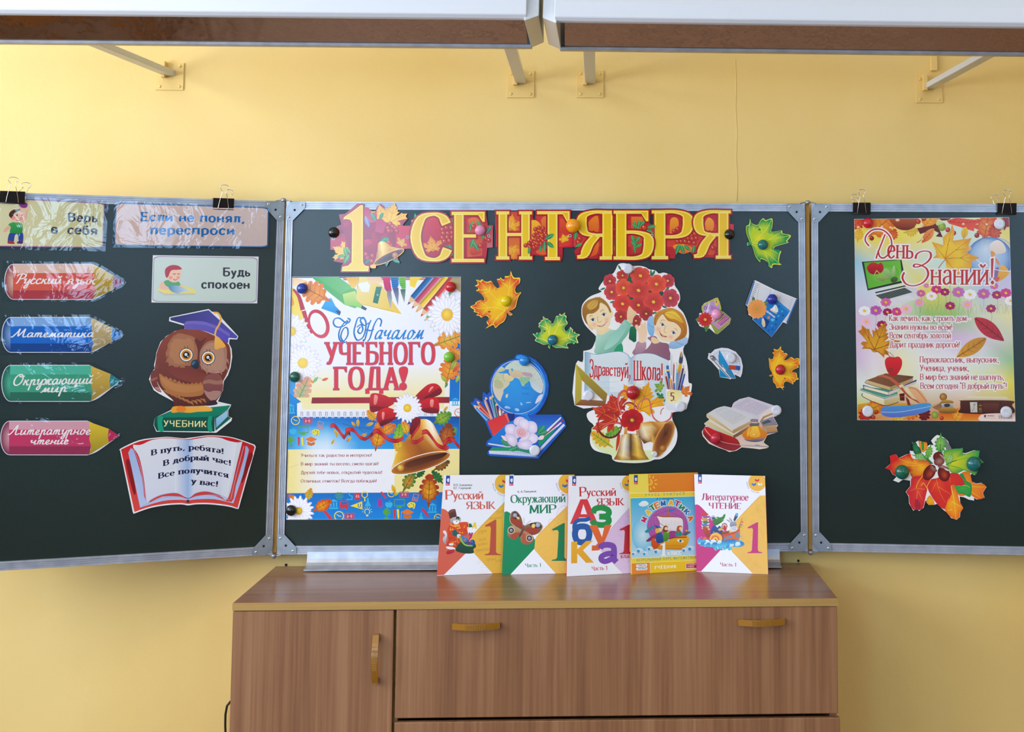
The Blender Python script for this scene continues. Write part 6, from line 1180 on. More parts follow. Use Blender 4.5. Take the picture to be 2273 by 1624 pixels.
def rib(q, w, c='c83038', c2='f0a0a0'): s.cv(q, w, c); s.cv(q, w*.4, c2, w*.1)
rib('660,900 620,780 620,660 670,590 730,590', 26); rib('700,850 690,790 730,745 800,750 880,820', 20, '8c2424', 'b04038'); rib('860,830 900,740 980,690 1030,710 1050,800 1080,930 1150,995 1230,1000 1310,950 1335,870', 18); rib('1180,900 1190,840 1225,812', 10, 'c04858'); rib('830,700 830,830', 14)
s.line(ell(502,1040,158,168,0,40), 17, '9c2420', closed=True); rib('400,1080 480,1030 600,1010 670,1030', 26, 'c82830', 'f08878'); s.line(ell(502,1040,158,168,0,24,30,150), 26, '6c1818')
blossom(s, 800, 975, 150, 6, 10, 'c8181c', '2a0808', 'd8c848', 50, .16, 1, 'a8a030')
s.poly('700,1070 740,1065 730,1150 860,1160 850,1110 880,1110 880,1200 690,1200', 'e8a848', 'b87020')
s.mesh([[(660,1170),(720,1160),(780,1158),(840,1165),(900,1190)],[(640,1250),(700,1240),(780,1240),(860,1240),(930,1270)],[(620,1350),(690,1340),(780,1340),(870,1340),(945,1360)],[(590,1440),(680,1440),(780,1440),(880,1440),(980,1440)],[(552,1500),(660,1508),(790,1510),(900,1508),(1028,1500)]], [['c88830','f4dc90','6a3c14','f8e4a0','8c5418'],['d89c3c','f8f0d8','5a3010','f4d070','7c4814'],['a87020','f4ecd4','4a280c','e8c050','8c5418'],['98601c','f8e8b0','7c4814','f0c848','a0641c'],['7c4c14','d8982c','8c5818','b87820','7c4c14']])
s.mesh([[(880,1120),(920,1010),(1050,990),(1200,1000),(1300,995)],[(890,1180),(950,1080),(1050,1060),(1150,1090),(1230,1060)],[(920,1230),(980,1180),(1060,1160),(1110,1180),(1160,1180)],[(960,1290),(1010,1270),(1050,1260),(1080,1280),(1100,1320)]], [['a86818','e8a838','c88828','e8b860','f0c878'],['8c4c10','f8ecc8','e8c888','b87020','d89030'],['7c4410','f4e4b8','d8a850','8c5014','a86418'],['5c300c','8c5414','a86c20','e8b84c','c88428']])
s.rad(ell(1220,1225,100,262,26,36), (1240,1150), '5a2c10', 'c8883c', .7, '8c4c1c'); s.line(ell(1220,1225,100,262,26,40), 10, 'dca850', closed=True); s.sm('1230,1040 1290,1020 1300,1080 1240,1180', '8a5020', '3c1c0c'); s.ball(1210, 1352, 46, 'd89838', '8c541c')
thing(s, 'children_cutout', M_CARD, 'printed card of two children holding red flowers over «Здравствуй, Школа!»', 'card cutout', 'school-things cutouts on the middle panel')

# ------------------------------------------------------------------ small cutouts at the right
sm = (1530, 600, 6.015)
s = SH(PCN, .005, *sm, '165,480 200,440 350,368 385,375 410,430 428,545 450,548 560,640 540,710 380,850 350,845 265,770 225,815 190,760 140,745 110,690 82,655 130,620 135,570 180,565', 'f0f0ee', .0008)
s.sm('165,490 210,442 350,370 388,380 425,540 300,600 185,560', 'c4d038', 'a8b830'); s.sm('182,490 220,455 345,388 378,395 410,540 300,590 195,560', 'b890c8', 'c8a0d4'); s.line('270,430 240,550', 12, 'e8e8f0'); s.line(ell(215,500,16,20), 6, '403848', closed=True); s.line(ell(245,535,16,20), 6, 'e8e8f0', closed=True); s.sm('335,400 380,400 385,460 350,470 340,430', 'e8c828'); s.poly('350,405 372,410 362,440', 'b02878'); s.poly('290,460 400,510 380,560 280,520', 'a880bc')
s.poly('270,690 440,545 560,640 545,700 380,848 350,845', '9cb038', '8ca030'); s.poly('280,690 440,560 550,640 545,675 390,790', 'd098d0', 'c488c8')
for i, c in enumerate(('f2c428','302848','8cc428','e83c2c','d0287c','4c2870','f08428')): pencil(s, 445+i*18, 560+i*14, 298+i*19, 690+i*12, 12, c, tl=2)
s.sm('85,655 130,630 150,680 120,690', '5c8c3c'); s.sm('230,810 190,750 240,700 275,700 258,770', '5c9c4c', '3c7434'); blossom(s, 212, 655, 98, 14, 0, 'd02c28', '8c1014', 'e8b040', 20, .2)
thing(s, 'pencil_case_cutout', M_CARD, 'small printed card of an open pink pencil case with a red flower', 'card cutout', 'school-things cutouts on the middle panel')
s = SH(PCN, .009, *sm, '862,135 885,132 1140,258 1445,380 1308,712 1250,690 1098,890 842,655 850,630 790,590 780,480 750,455', 'f0f0f2', .0008)
s.poly('862,138 880,140 775,460 752,455', '2c70b8'); s.poly('884,140 1140,262 1105,560 780,470', 'eceef4', 'dfe2ea'); s.poly('1140,262 1428,384 1300,690 1105,560', 'e4e6ee', 'd4d8e4'); s.poly('1428,378 1445,382 1308,712 1294,694', '2c68b0'); s.line('1148,262 1090,440', 4, 'a0a8b8')
for i in range(14):
    a, b = (880-9*i, 160+22*i), (1130-6*i, 282+18*i)
    s.line([a, b], 2.5, '9aa2b4'); s.line([(a[0]+10, a[1]+8), (a[0]+50, a[1]+28)], 5, '5c6478')
    if i < 11: s.line([(1160-5*i, 285+18*i), (1420-11*i, 392+22*i)], 2.5, '9aa2b4')
for q in ('945,170 880,470','1090,240 1040,470','1230,310 1170,520','1380,370 1290,620'): s.line(q, 2.5, '8c94a8')
s.poly('1080,310 1348,540 1098,888 845,655', '1c80d0', '0c6cc0'); s.poly('1080,310 1348,540 1330,566 1062,334', '2a90dc')
for x, y, c in ((1238,545,'3cb4e8'),(1250,598,'1c4890'),(1190,608,'48c0ec'),(1165,655,'1c4890'),(1155,720,'1c4890'),(1100,735,'2ca0e0'),(1110,785,'1c4890'),(1060,798,'1c4890'),(890,645,'1c4890'),(1200,480,'1c4890')): s.poly(tr('0,-100 24,-32 95,-31 38,12 59,81 0,40 -59,81 -38,12 -95,-31 -24,-32', x, y, .2, 10), c)
s.sm('1150,455 1185,520 1170,560 1080,520 1110,500', 'e8ecf0'); s.poly('1150,460 1140,530 1100,510', 'f8f8f8'); s.poly('1155,470 1182,540 1150,530', 'e8e4d8'); s.cv('1080,525 1120,550 1170,575', 12, 'e8d49c'); s.poly('990,620 1075,680 1020,780 950,690', '143c80'); s.sm('980,630 1010,680 1015,740 990,755 965,700', 'e8e0d0', 'd8c090'); s.poly(tr('0,-100 24,-32 95,-31 38,12 59,81 0,40 -59,81 -38,12 -95,-31 -24,-32', 1060, 628, .3, 10), 'e8905c'); s.sm('1085,650 1120,640 1140,660 1110,685', '58c4e8')
sans(s, 'дневник', 1030, 552, 1138, 636, 30, 'e8eef8', .03)
oval(s, 860, 395, 50, -10, '4c7848', '2c5434', '80a880'); oval(s, 1010, 440, 60, 70, '6c9050', '4c7040', '98b080'); blossom(s, 905, 515, 130, 15, 4, 'f0a050', 'e07c28', 'b8a838', 22, .18)
thing(s, 'diary_cutout', M_CARD, 'printed card of an open diary with an orange flower and blue cover', 'card cutout', 'school-things cutouts on the middle panel')
s = SH(PCN, .005, *sm, '245,1175 262,1105 285,1110 340,1055 430,1032 520,1040 620,1085 690,1170 715,1280 705,1370 684,1426 600,1385 625,1442 560,1442 550,1455 520,1440 408,1424 395,1330 300,1220', 'e8eaf2', .0008)
s.poly('250,1172 300,1090 400,1045 500,1045 600,1085 680,1180 704,1290 682,1410 580,1360', 'dfe2ee', 'd4d8e8')
s.line(ell(470,1270,210,200,0,26,-150,40), 3, '8890a8'); s.line(ell(470,1270,165,158,0,22,-150,40), 2.5, 'a0a8bc'); s.line(ell(470,1270,120,115,0,20,-150,40), 2.5, 'a8b0c0')
for i in range(20): a = R(-150+i*9.5); s.line([(470+205*cos(a),1270+195*sin(a)),(470+190*cos(a),1270+180*sin(a))], 3, '687088')
s.poly('400,1058 625,1440 408,1422 388,1150', '1c98d0', '1484bc', holes=['440,1250 490,1340 450,1350']); s.poly('250,1110 275,1100 560,1440 530,1440 300,1200', 'd8dae2'); s.line('280,1150 540,1440', 9, '50545c'); s.line('320,1140 575,1420', 9, '787c88'); s.sm('280,1140 330,1140 360,1190 320,1210 290,1180', '4c4c54', '8c8c94'); s.circ(300,1160,10,'e8e8ec')
s.poly('530,1262 625,1268 620,1318 524,1308', 'c84828', 'b83c20'); s.poly('625,1268 682,1275 680,1326 620,1318', '2060b0', '1850a0'); s.poly('524,1308 680,1326 670,1335 526,1318', '8c3020')
thing(s, 'drawing_tools_cutout', M_CARD, 'small printed card of a protractor, blue set square, compasses and eraser', 'card cutout', 'school-things cutouts on the middle panel')
ob = (1540, 860, 10.152)
s = SH(PCN, .005, *ob, '285,620 330,570 520,460 690,415 850,450 900,340 1030,260 1240,208 1830,410 1870,640 1795,660 1900,850 1860,900 1895,1000 1660,1070 1570,1240 1680,1310 1690,1335 1640,1365 1480,1390 1340,1370 1080,1345 960,1420 800,1450 700,1400 560,1355 340,1260 200,1090 180,990 270,860 232,810 350,720 290,660', 'ecdcd0', .0008)
s.poly('900,1100 1300,700 1700,900 1660,1070 1570,1230 1690,1330 1060,1340', 'd8a888', 'e4d0c0'); s.poly('1480,760 1780,650 1895,850 1560,870', '9a90a4', '88808f'); s.poly('1540,780 1680,720 1760,770 1560,830', '4c5c58'); s.poly('1520,870 1870,860 1860,920 1890,990 1600,1020', 'c89c68', 'b88858'); s.poly('1600,1015 1895,985 1890,1005 1640,1050', '786878')
s.poly('240,800 320,740 880,1060 900,1130 330,850', 'd8d0a0', 'c8bc80'); s.poly('235,815 900,1130 890,1145 250,840', 'a8acb8'); s.poly('880,1080 1260,860 1200,980 910,1140', '8c6c48', '6c5848'); s.poly('290,590 340,570 880,990 890,1040 300,670', 'e0d0a8', 'c8b488'); s.poly('870,960 1260,750 1250,850 890,1040', 'd0b080', 'b09060'); s.line('300,620 880,1010', 5, 'a89060'); s.line('880,1000 1255,800', 5, '8c7048')
s.poly(SP('330,575 500,470 690,420 860,460', False, 4)+PT('1280,640 1480,740 1260,760 870,955'), 'd4d6dc', 'dcd8d4'); s.poly(SP('855,450 900,340 1040,265 1240,210', False, 4)+PT('1830,410')+SP('1830,410 1620,520 1500,640 1480,740', False, 4)+PT('1280,640'), 'd4ccdc', 'd8d2de')
rr = random.Random(5)
for i in range(22):
    t = i/21; a = (460+t*410, 540+t*290); b = (690+t*560-(t > .8)*60, 440+t*220); a = (min(a[0], 880), a[1]); n = 9
    for k in range(n): u = k/n; s.line([(a[0]+(b[0]-a[0])*u, a[1]+(b[1]-a[1])*u), (a[0]+(b[0]-a[0])*(u+.08), a[1]+(b[1]-a[1])*(u+.08))], 5, rr.choice(['9ea0b0', 'a8a8b4', '8c8ea0']))
    a = (880+t*540, 430+t*190); b = (1230+t*480, 240+t*190)
    for k in range(n): u = k/n; s.line([(a[0]+(b[0]-a[0])*u, a[1]+(b[1]-a[1])*u), (a[0]+(b[0]-a[0])*(u+.085), a[1]+(b[1]-a[1])*(u+.085))], 6, rr.choice(['9488a4', 'a094b0', '887c98']))
s.cv('1090,480 1180,380 1380,300', 10, 'd8d0e0'); s.cv('560,600 680,510 800,490', 8, 'dcdce2'); s.poly('1500,740 1560,650 1780,560 1790,600 1600,680 1520,760', 'c8a878', 'a08058'); s.line('1530,730 1640,640 1780,585', 5, '785c40')
s.sm('210,960 290,880 480,960 720,1050 960,1150 1040,1270 1060,1330 900,1420 700,1390 400,1250 230,1080', 'c81418', '8c2024', ((500,1000),(500,1400))); s.sm('230,1000 420,1160 700,1270 1040,1290 900,1400 600,1340 350,1200 230,1080', '7c1c24', '9c2830'); s.cv('240,920 400,1100 640,1220 880,1270 1050,1290', 18, 'e0a8a0', 8)
s.poly('1040,1280 1380,1290 1680,1322 1660,1345 1380,1330 1050,1312', 'd8c8c4', '9c8c90'); s.poly('1380,1285 1480,1290 1510,1310 1480,1345 1390,1330', '7c7c84', 'd0ccd0')
s.sm('1260,870 1460,860 1540,930 1640,1010 1650,1070 1580,1160 1380,1200 1200,1170 1110,1110 1090,1030 1180,950', 'e8941c', 'd87418'); s.sm('1310,880 1430,870 1470,960 1500,1060 1440,1120 1280,1110 1250,1040 1290,960', 'f8d048', 'f0a828'); s.sm('1210,960 1280,900 1240,1060 1200,1100', 'f4b83c'); s.sm('1130,1150 1250,1180 1380,1150 1560,1140 1600,1150 1540,1200 1380,1225 1200,1200', '8c8498', '50505c'); s.poly('1270,720 1320,700 1440,710 1460,740 1440,780 1480,800 1470,860 1270,870 1250,830 1290,790', '988c94', '5c5860'); s.poly('1290,770 1440,775 1430,800 1300,795', 'e0c8b8'); s.sm('1560,920 1620,930 1650,1000 1620,980', 'a8a8b0')
s.circ(1350,1055,14,'fff4c8')
thing(s, 'old_books_cutout', M_CARD, 'printed card of open old books with amber inkwell and red quill', 'card cutout', 'school-things cutouts on the middle panel')
# ------------------------------------------------------------------ poster «День Знаний!» on the right side panel
r1 = (1880, 420, 5.784); r2 = (1890, 680, 5.935)
def k2(x, y): return (1890+x/5.935, 680+y/5.935)
s = SH(PRN, .003, 0, 0, 1, '1896,486 2240,482 2254,935 1903,932', 'f2f2f0', .0005)
s.clip = PT('1896.5,486.5 2239.5,482.5 2253.5,934.5 1903.5,931.5')
xs = (1890, 1940, 2000, 2060, 2120, 2180, 2258); ys = (480, 530, 580, 640, 700, 750, 800, 850, 900, 938)
s.mesh([[(x, y) for x in xs] for y in ys], [
 ['f0d860','f0d860','f4e07c','f0e49c','d8e8d8','e8e080','f0dc58'],['e8d858','f0dc54','f0dc58','f0e894','d4e8e4','dce8d4','f0d848'],['8cc8e4','c8dcd8','dce8b4','d8ece0','d4e8e8','b8d0ec','c8d4ec'],
 ['c8d4ec','d4e0ec','e4ecd0','f0dc68','d4e4b0','c0d0e8','d8c8e8'],['dcc0e0','dcd0e4','d8e0d0','98c870','a0cc78','dce0c8','f0e8a0'],['d8b8dc','e4d8e8','e8ecd8','e4d8ec','dcc0e4','e4d4e8','d0d8b8'],
 ['d4b8dc','ece0ec','f0ecc0','f0f0ec','ecf0f0','dceae4','90c47c'],['e0e8e8','e8f0e0','ece8b8','e8eee4','eef0ec','e8ecb0','e8dc2c'],['c8d458','d4d498','d4b084','d8b48c','dcb490','e0b88c','d8b854'],['c8541c','d87820','e8a830','e0641c','e0a028','e89060','f0c8b0']])
s.T(*r1)
for q in ((130,440,120,60,'e86430','c83820'),(150,590,90,10,'f0d048','e8b030'),(430,470,230,50,'f0a030','e0701c'),(590,590,90,20,'e88028','d0501c'),(820,540,100,80,'e8d048','e0b830'),(1060,400,160,40,'f4b434','e88c20'),(1790,480,220,10,'e89438','d8501c'),(1900,560,120,-10,'e07030','c03c1c'),(2040,420,110,10,'b83c38','902c28')): oak(s, q[0], q[1], q[2], q[3], q[4], q[5], mixs(q[5], '401808', .4), 1.5)
s.sm('560,372 890,370 900,420 860,490 770,525 660,510 590,450', 'b85820', '6c1c10'); s.ball(650, 395, 28, 'f8e0c0', 'e0a878', 18); s.sm('1190,370 1330,370 1290,395 1220,400', '5c2418')
s.poly('900,500 1100,460 1150,430 1230,615 1140,605 1180,560 1100,520 940,575', '702418', '5c1c18'); oval(s, 1040, 595, 120, 40, 'f0a050', 'd8641c', 'b04818', 1.1); s.cv('950,650 920,675 895,685', 8, 'a85020')
s.poly('1280,400 1400,365 1730,400 1640,460 1630,540 1440,480 1310,440', 'd83c28', 'e85838'); s.cv('1300,410 1500,430 1720,400', 6, 'a82018')
for i in range(6): s.cv([(1400+i*50,425),(1420+i*50,400),(1450+i*50,385)], 4, 'f08060')
oval(s, 1510, 560, 80, 10, 'f0c840', 'dcae28', 'b08820', 1.4); s.ball(1220, 480, 50, 'b8cc58', '6c8c28', 56); s.sm('1145,420 1200,405 1240,430 1200,450 1150,460', 'c8d890')
berries(s, '915,415 985,375 1295,520 1370,560', 32); berry(s, 1668, 592, 32, 'c8382c', '6c0c10'); berry(s, 318, 628, 30, 'c8382c', '6c0c10')
for x, y in ((145,485),(450,480),(560,490),(968,460),(968,640),(1495,445),(1795,450)): s.ball(x, y, 20, 'fff0dc', 'e8a070', 15)
# globe
s.rad(ell(1830,900,300,290,0,30), (1780,760), 'd4e4f4', '4c74bc', .7, '9cbce4'); s.sm('1560,720 1600,760 1560,800 1520,800', 'e8c8a0', 'd8a868'); s.sm('1840,700 1930,650 2010,700 2040,800 1930,830 1860,800 1830,750', 'f0e8e4', 'e8d8c8'); s.sm('1850,790 1900,820 1880,880 1850,850', 'e8983c'); s.sm('1900,880 1930,900 1960,960 1930,960', 'e88848'); s.sm('1960,1010 2000,970 2060,1020 2080,1080 2010,1150 1930,1180 1940,1100', 'f0b830', 'e8a020'); s.sm('1900,1020 1950,1010 1930,1120 1890,1150', '9068a8'); s.sm('1890,1140 1960,1130 1930,1190', 'd85838')
s.cv('1630,880 1760,970 1950,1040 2130,1052', 9, 'e8eef8'); s.line(ell(1765,670,42,26,0,16), 6, 'e0c888', closed=True); s.cv('1930,620 2040,660 2100,720', 14, 'b0b4d8')
# big maple leaf
lp = '1350,440 1380,540 1360,660 1500,640 1602,625 1560,720 1560,760 1520,800 1580,830 1700,878 1600,930 1600,1010 1480,1060 1400,1120 1290,1090 1262,900 1160,880 1100,885 1150,840 1140,780 1088,675 1180,700 1240,720 1230,620 1290,560 1330,540'
s.rad(lp, (1262,890), 'f4b818', 'e8a424', .6, 'f4cc28'); 
for q in ('1262,890 1300,700 1350,450', '1262,890 1420,760 1595,630', '1262,890 1470,880 1690,880', '1262,890 1180,780 1095,680', '1262,890 1360,1010 1440,1080', '1290,720 1330,620', '1400,780 1520,760', '1440,885 1560,830', '1460,885 1580,940'): s.cv(q, 8, 'b8741c', 3)
s.cv('1262,900 1190,990 1140,1090', 9, 'a85a1c')
# laptop
s.poly('190,930 700,898 755,1190 265,1300', '30302e'); s.poly('218,940 684,908 715,1170 275,1275', '5cb038', '78c83c', ((200,1000),(700,1200))); s.rad(ell(470,1090,200,120,-10,20), (470,1090), '8cd048', '62b63a', .6)
s.sm('255,1010 300,950 360,940 400,960 440,940 470,1000 450,1060 380,1090 300,1080', 'd0282c', '98141c'); s.cv('380,1040 350,1100', 8, 'e8d080'); s.cv('380,1040 420,1080', 8, 'e8d080'); s.sm('480,1020 540,1040 570,1120 520,1160 480,1100', 'a8d088', '6c9c50'); s.sm('570,1080 600,980 620,1030 610,1110', 'b8d898', '8cb468'); s.sm('370,1140 480,1110 540,1130 460,1180', 'a0b868', '7c9448'); s.sm('560,1150 610,1120 650,1140 640,1180 580,1195', '5c7038', '384c20')
s.poly('305,1360 840,1240 1000,1350 880,1420 460,1520', 'd8d8de', 'e4e4e8'); s.poly('360,1320 750,1230 760,1245 370,1335', '2c2c2c'); s.poly('368,1360 740,1262 840,1320 470,1425', '2c3030')
for i in range(6):
    for j in range(12): s.poly(quadmap(((368,1360),(740,1262),(840,1320),(470,1425)), [(.03+j*.08,.06+i*.155),(.09+j*.08,.06+i*.155),(.09+j*.08,.16+i*.155),(.03+j*.08,.16+i*.155)]), '6a7470')
s.poly('640,1400 800,1360 870,1410 700,1465', 'e8e8ec', 'dcdce4')
# meadow flowers
def cosmos(x, y, r, c, c2, core='f0c030', sq=.8, n=8, a=0): blossom(s, x, y, r, n, a, c, c2, core, 34, .26, sq)
for x, y in ((950,1345),(1165,1310),(1260,1320),(1440,1320),(1590,1350),(1745,1340),(1925,1360),(2030,1360),(930,1450),(1330,1500),(1550,1490),(1850,1530),(1320,1240),(490,1470),(365,1560)): s.cv([(x, y), (x+12, y+110), (x-6, y+230)], 5, '8c9c58', 3)
for i in range(34): x = 900+i*38; s.cv([(x, 1600), (x+(i*13 % 40)-20, 1520), (x+(i*29 % 70)-35, 1470)], 3, 'a0a868')
for q in ((950,1335,62,'d868a8','b83c88'),(1150,1285,75,'d83884','b01c60'),(1258,1318,66,'a81c6c','801050'),(1430,1320,90,'d078c0','a848a0'),(1085,1370,75,'f8f4f8','e8d8e8'),(1580,1350,88,'f8f8fa','e0dcec'),(1755,1340,90,'c868b8','a848a0'),(1925,1355,72,'b0206c','881050'),(2040,1330,80,'d83888','b02068'),(1890,1240,60,'dc70b0','c04890'),(2100,1430,80,'f8f6fa','e4dcec'),(930,1455,66,'f0a8cc','d878ac'),(1325,1495,70,'b01c68','801048'),(1545,1480,72,'f4b8d4','e090b8'),(1850,1530,70,'b0286c','881450'),(500,1450,75,'dc70a8','c04888'),(370,1555,85,'c060b8','a040a0'),(225,1560,82,'f8f8fa','e0dce8'),(520,1575,66,'a81860','800c48'),(640,1570,74,'dc4890','b82870'),(760,1535,84,'f4c4d8','e8a0c0'),(1020,1235,40,'e088b8','c86098')): cosmos(q[0], q[1], q[2]*.95, q[3], q[4])
s.T(*r2)
for q in ((195,200,75,'f4c4dc','e8a0c4'),(400,240,70,'a81c60','801048')): cosmos(*q)
s.T(*r1)
# title
WR = dict(serif=0, nib=0)
TG = {'Д': (20, 'c3.4,5.6 1.4,8.4 2.2,11.4 5.6,14 10.4,13.8 14,10.6 15,6.4 14,2.4 11,-.4 8.8,.4 8,3.4/c11.6,11.6 9.6,6.6 7.6,1.4 7,-.8'),
      'З': (16, 'c6,10.8 6.6,13.4 9,15 12,14.6 12.6,12 11,9 7.6,6.6 5.4,6.4 5.6,7.8 7.6,7.6 10.6,5.6 11.4,2 9.4,-2 5.4,-4 2,-3 .4,.4 1.2,3.4')}
for g, c in ((16, 'f6f2f4'), (0, 'c03028')):
    pen(s, 'Д', 200, 870, 700, 870, 252, c, thick=.75, thin=.75, G=TG, gap=0, grow=g, **WR)
    pen(s, 'ень', 515, 880, 855, 884, 235, c, thick=1.35, thin=.6, serif=2.4, st=.5, gap=.5, grow=g, nib=8)
    pen(s, 'З', 700, 1145, 1180, 1145, 234, c, thick=.9, thin=.55, G=TG, gap=0, grow=g, **WR)
    pen(s, 'наний', 1072, 1218, 1822, 1218, 265, c, thick=1.25, thin=.55, serif=2.2, st=.5, gap=.4, grow=g, nib=8)
    s.poly(off([(1885,880),(1872,1120),(1862,1150),(1850,1120),(1848,890)], g), c); s.circ(1868,1196,22+g,c,26+g)
# verses
s.T(*r2)
def verse(t, x0, x1, y):
    for g, c in ((13, 'f4f0f4'), (0, 'b8302c')): pen(s, t, x0, y, x1, y+1, 78, c, thick=1.45, thin=.6, serif=2.2, st=.45, gap=.25, grow=g, nib=8)
maple(s, 330, 500, 320, 22, 'e8a81c', 'c87a18', '7c4c14', False, 'e0a020'); s.cv('440,590 480,630 510,670', 9, '70441c')
oval(s, 1815, 300, 245, -52, 'c82830', 'b01c28', '6c1018', 1.0, 0, 5); oval(s, 1580, 545, 235, 57, 'c8881c', 'e0a028', '8c5c14', .95, 0, 5)
for t, x0, x1, y in (('Как лечить, как строить дом -', 492, 1570, 190), ('Знания нужны во всём!', 498, 1330, 305), ('Всем сентябрь золотой', 502, 1310, 418), ('Дарит праздник дорогой!', 502, 1430, 538), ('Первоклассник, выпускник,', 898, 1945, 736), ('Ученица, ученик,', 900, 1550, 848), ('В мир без знаний не шагнуть,', 902, 2010, 965), ('Всем сегодня “В добрый путь“!', 906, 2050, 1082)): verse(t, x0, x1, y)
# still life at the foot
def bk(q, c): s.poly(q, c[0], c[1])
s.poly('80,1290 330,1250 900,1290 900,1380 80,1420', 'd8a830', 'c87020'); oak(s, 300, 1330, 150, 70, 'f0b828', 'd87018', 'a85a14', 1.4); oak(s, 180, 1440, 130, 40, 'd84028', 'a82418', '701410', 1.5); oak(s, 760, 1400, 160, 80, 'e8b028', 'd86818', 'a05014', 1.4); oak(s, 960, 1430, 120, 20, '8c2820', '5c1814', '401010', 1.4); oak(s, 1300, 1450, 160, 70, 'f0a828', 'e0501c', 'a83c14', 1.5); oak(s, 1550, 1450, 150, -70, 'f0c030', 'e8681c', 'b04818', 1.5); s.poly('1150,1400 1700,1380 1720,1500 1150,1510', 'd84a20', 'e8981c'); oak(s, 1400, 1440, 130, 30, 'f4c834', 'ec7a20', 'b04c18', 1.4); oak(s, 620, 1470, 130, 70, 'f0d040', 'e0a020', 'a87818', 1.3)
s.ball(1100, 1430, 48, 'b0c458', '708c28'); berries(s, '330,1390 290,1460 1190,1470', 26)
s.poly('150,1140 430,1290 630,1230 610,1170', 'dcc890', 'b89c60'); s.poly('150,1145 430,1225 430,1300 165,1200', 'f0e8c0', 'e0d4a0'); s.poly('430,1225 620,1175 620,1250 430,1300', 'd8c890', 'c0ac74'); s.cv('150,1140 155,1190 430,1305 625,1255', 8, '3c2c50')
s.poly('110,1090 430,1200 610,1150 600,1100 200,1060', '3c8c6c', '58a888'); s.poly('115,1115 430,1205 430,1235 120,1130', 'e8e8e4'); s.poly('430,1205 610,1155 610,1185 430,1235', 'd0d0cc'); s.line('110,1100 430,1215 612,1160', 6, '2c6c54')
s.poly('150,1030 480,1130 860,960 850,1000 490,1175 160,1080', '30308c', '5050a0'); s.poly('165,1045 480,1130 485,1165 170,1080', 'e8dcb8', 'f0e8d0'); s.poly('485,1130 850,985 840,1020 490,1168', 'd8ccc0')
s.poly('200,970 450,880 820,920 800,950 510,1060', '8c5c40', '6c4430', 'h'); s.poly('200,970 510,1060 510,1105 200,1010', 'd8c088', 'c8ac70'); s.poly('510,1060 810,940 810,985 510,1105', 'c0a468', 'a88c54'); s.cv('200,968 192,990 205,1015 510,1108', 7, '6c4430')
s.poly('320,920 400,895 520,930 640,1020 720,1130 800,1210 930,1260 990,1270 960,1290 880,1270 740,1190 620,1060 500,960 400,925', 'c86844', 'b04c2c'); s.poly(SP('740,1060 830,1060 920,1120 990,1220 1000,1260 920,1280 860,1230 800,1150', True, 3), 'e8b888', 'e0a070'); s.cv('760,1070 850,1090 940,1190 990,1260', 10, 'c87848'); s.poly('620,1040 670,1020 690,1050 640,1075', 'e8d0a0'); s.poly('630,1150 700,1140 700,1240 640,1240', '5c1c18'); s.line('635,1190 700,1185', 8, 'b0483c'); s.poly('710,1180 760,1230 780,1300 740,1300', '8c3020'); s.line('635,1075 625,1130', 8, 'd8b030')
s.sm('440,740 460,680 520,660 560,670 620,660 665,710 660,790 620,870 570,920 520,910 470,850', 'e02c30', 'c01c28'); s.sm('480,830 520,800 560,830 530,870 490,870', '9c3828', 'b02c28'); s.cv('550,690 560,665 500,600', 6, '5c3020')
s.sm('385,1380 420,1320 560,1310 760,1300 960,1270 1040,1280 1050,1320 1000,1380 820,1430 600,1460 460,1450 400,1420', '4ca0d8', '5c6cc8'); s.cv('390,1390 620,1390 860,1350 1060,1310 1180,1270', 8, 'a8c8ec'); s.poly('1040,1310 1170,1262 1175,1275 1060,1330', 'c8a878')
for i in range(7): s.cv([(460+i*80,1385-i*10),(500+i*80,1345-i*10),(560+i*80,1325-i*9)], 3, '3c84c0')
s.ball(1210,1190,50,'d8a048','6c4414'); s.line(ell(1210,1190,38,40,0,16), 10, 'a87424', closed=True); s.sm('1170,1260 1220,1230 1300,1235 1340,1250 1330,1275 1190,1280', 'c89838', '8c6420'); s.poly('1190,1275 1330,1275 1340,1330 1180,1330', 'c8c4c8', '8c8c94'); s.sm('1220,1290 1280,1280 1300,1310 1240,1325', '383840'); s.sm('1150,1370 1180,1330 1340,1330 1390,1375 1370,1400 1260,1408 1160,1395', 'c89838', '70480c'); s.poly('1060,1330 1180,1270 1190,1330 1140,1370', '8c5c3c', 'a87850')
s.poly('1440,1250 1530,1182 2040,1190 2115,1250', 'ece4c8', 'c8b888'); s.sm('1435,1250 1460,1236 2100,1240 2115,1300 2112,1410 1460,1405 1436,1340', '5c2c1c', '3c1810'); s.poly('1560,1260 1655,1260 1660,1395 1570,1395', 'd8d4cc', 'c0bcb4'); s.poly('1670,1262 1720,1262 1720,1398 1672,1396', '4c2c18', '6c4c20'); s.line('1680,1300 1715,1302', 8, 'c89c38'); s.line('1680,1350 1715,1352', 8, 'c89c38'); s.poly('1950,1262 1975,1262 1975,1400 1950,1400', '4c2018'); s.poly('1730,1270 1940,1274 1940,1395 1730,1394', '6c3420', '4c2014')
s.cv('1590,1380 1615,1330 1610,1280 1625,1300 1640,1270', 5, '5c5450')
s.sm('1690,1440 1800,1410 2100,1410 2160,1450 2170,1510 1720,1510', 'f0d0c4', 'f4e0d8'); s.poly('1745,1430 1775,1428 1770,1455 1750,1460', '384450'); s.line('1790,1438 1880,1440', 8, '4c4c54'); s.line('1745,1468 1900,1470', 3, '6c6c74')
for i in range(16): s.line([(1945+i*11,1432),(1945+i*11,1480)], 3 if i % 3 else 6, '4c5058')
thing(s, 'wall_poster', M_POST, 'autumn poster with laptop and globe reading «День Знаний!» on the right panel', 'poster')

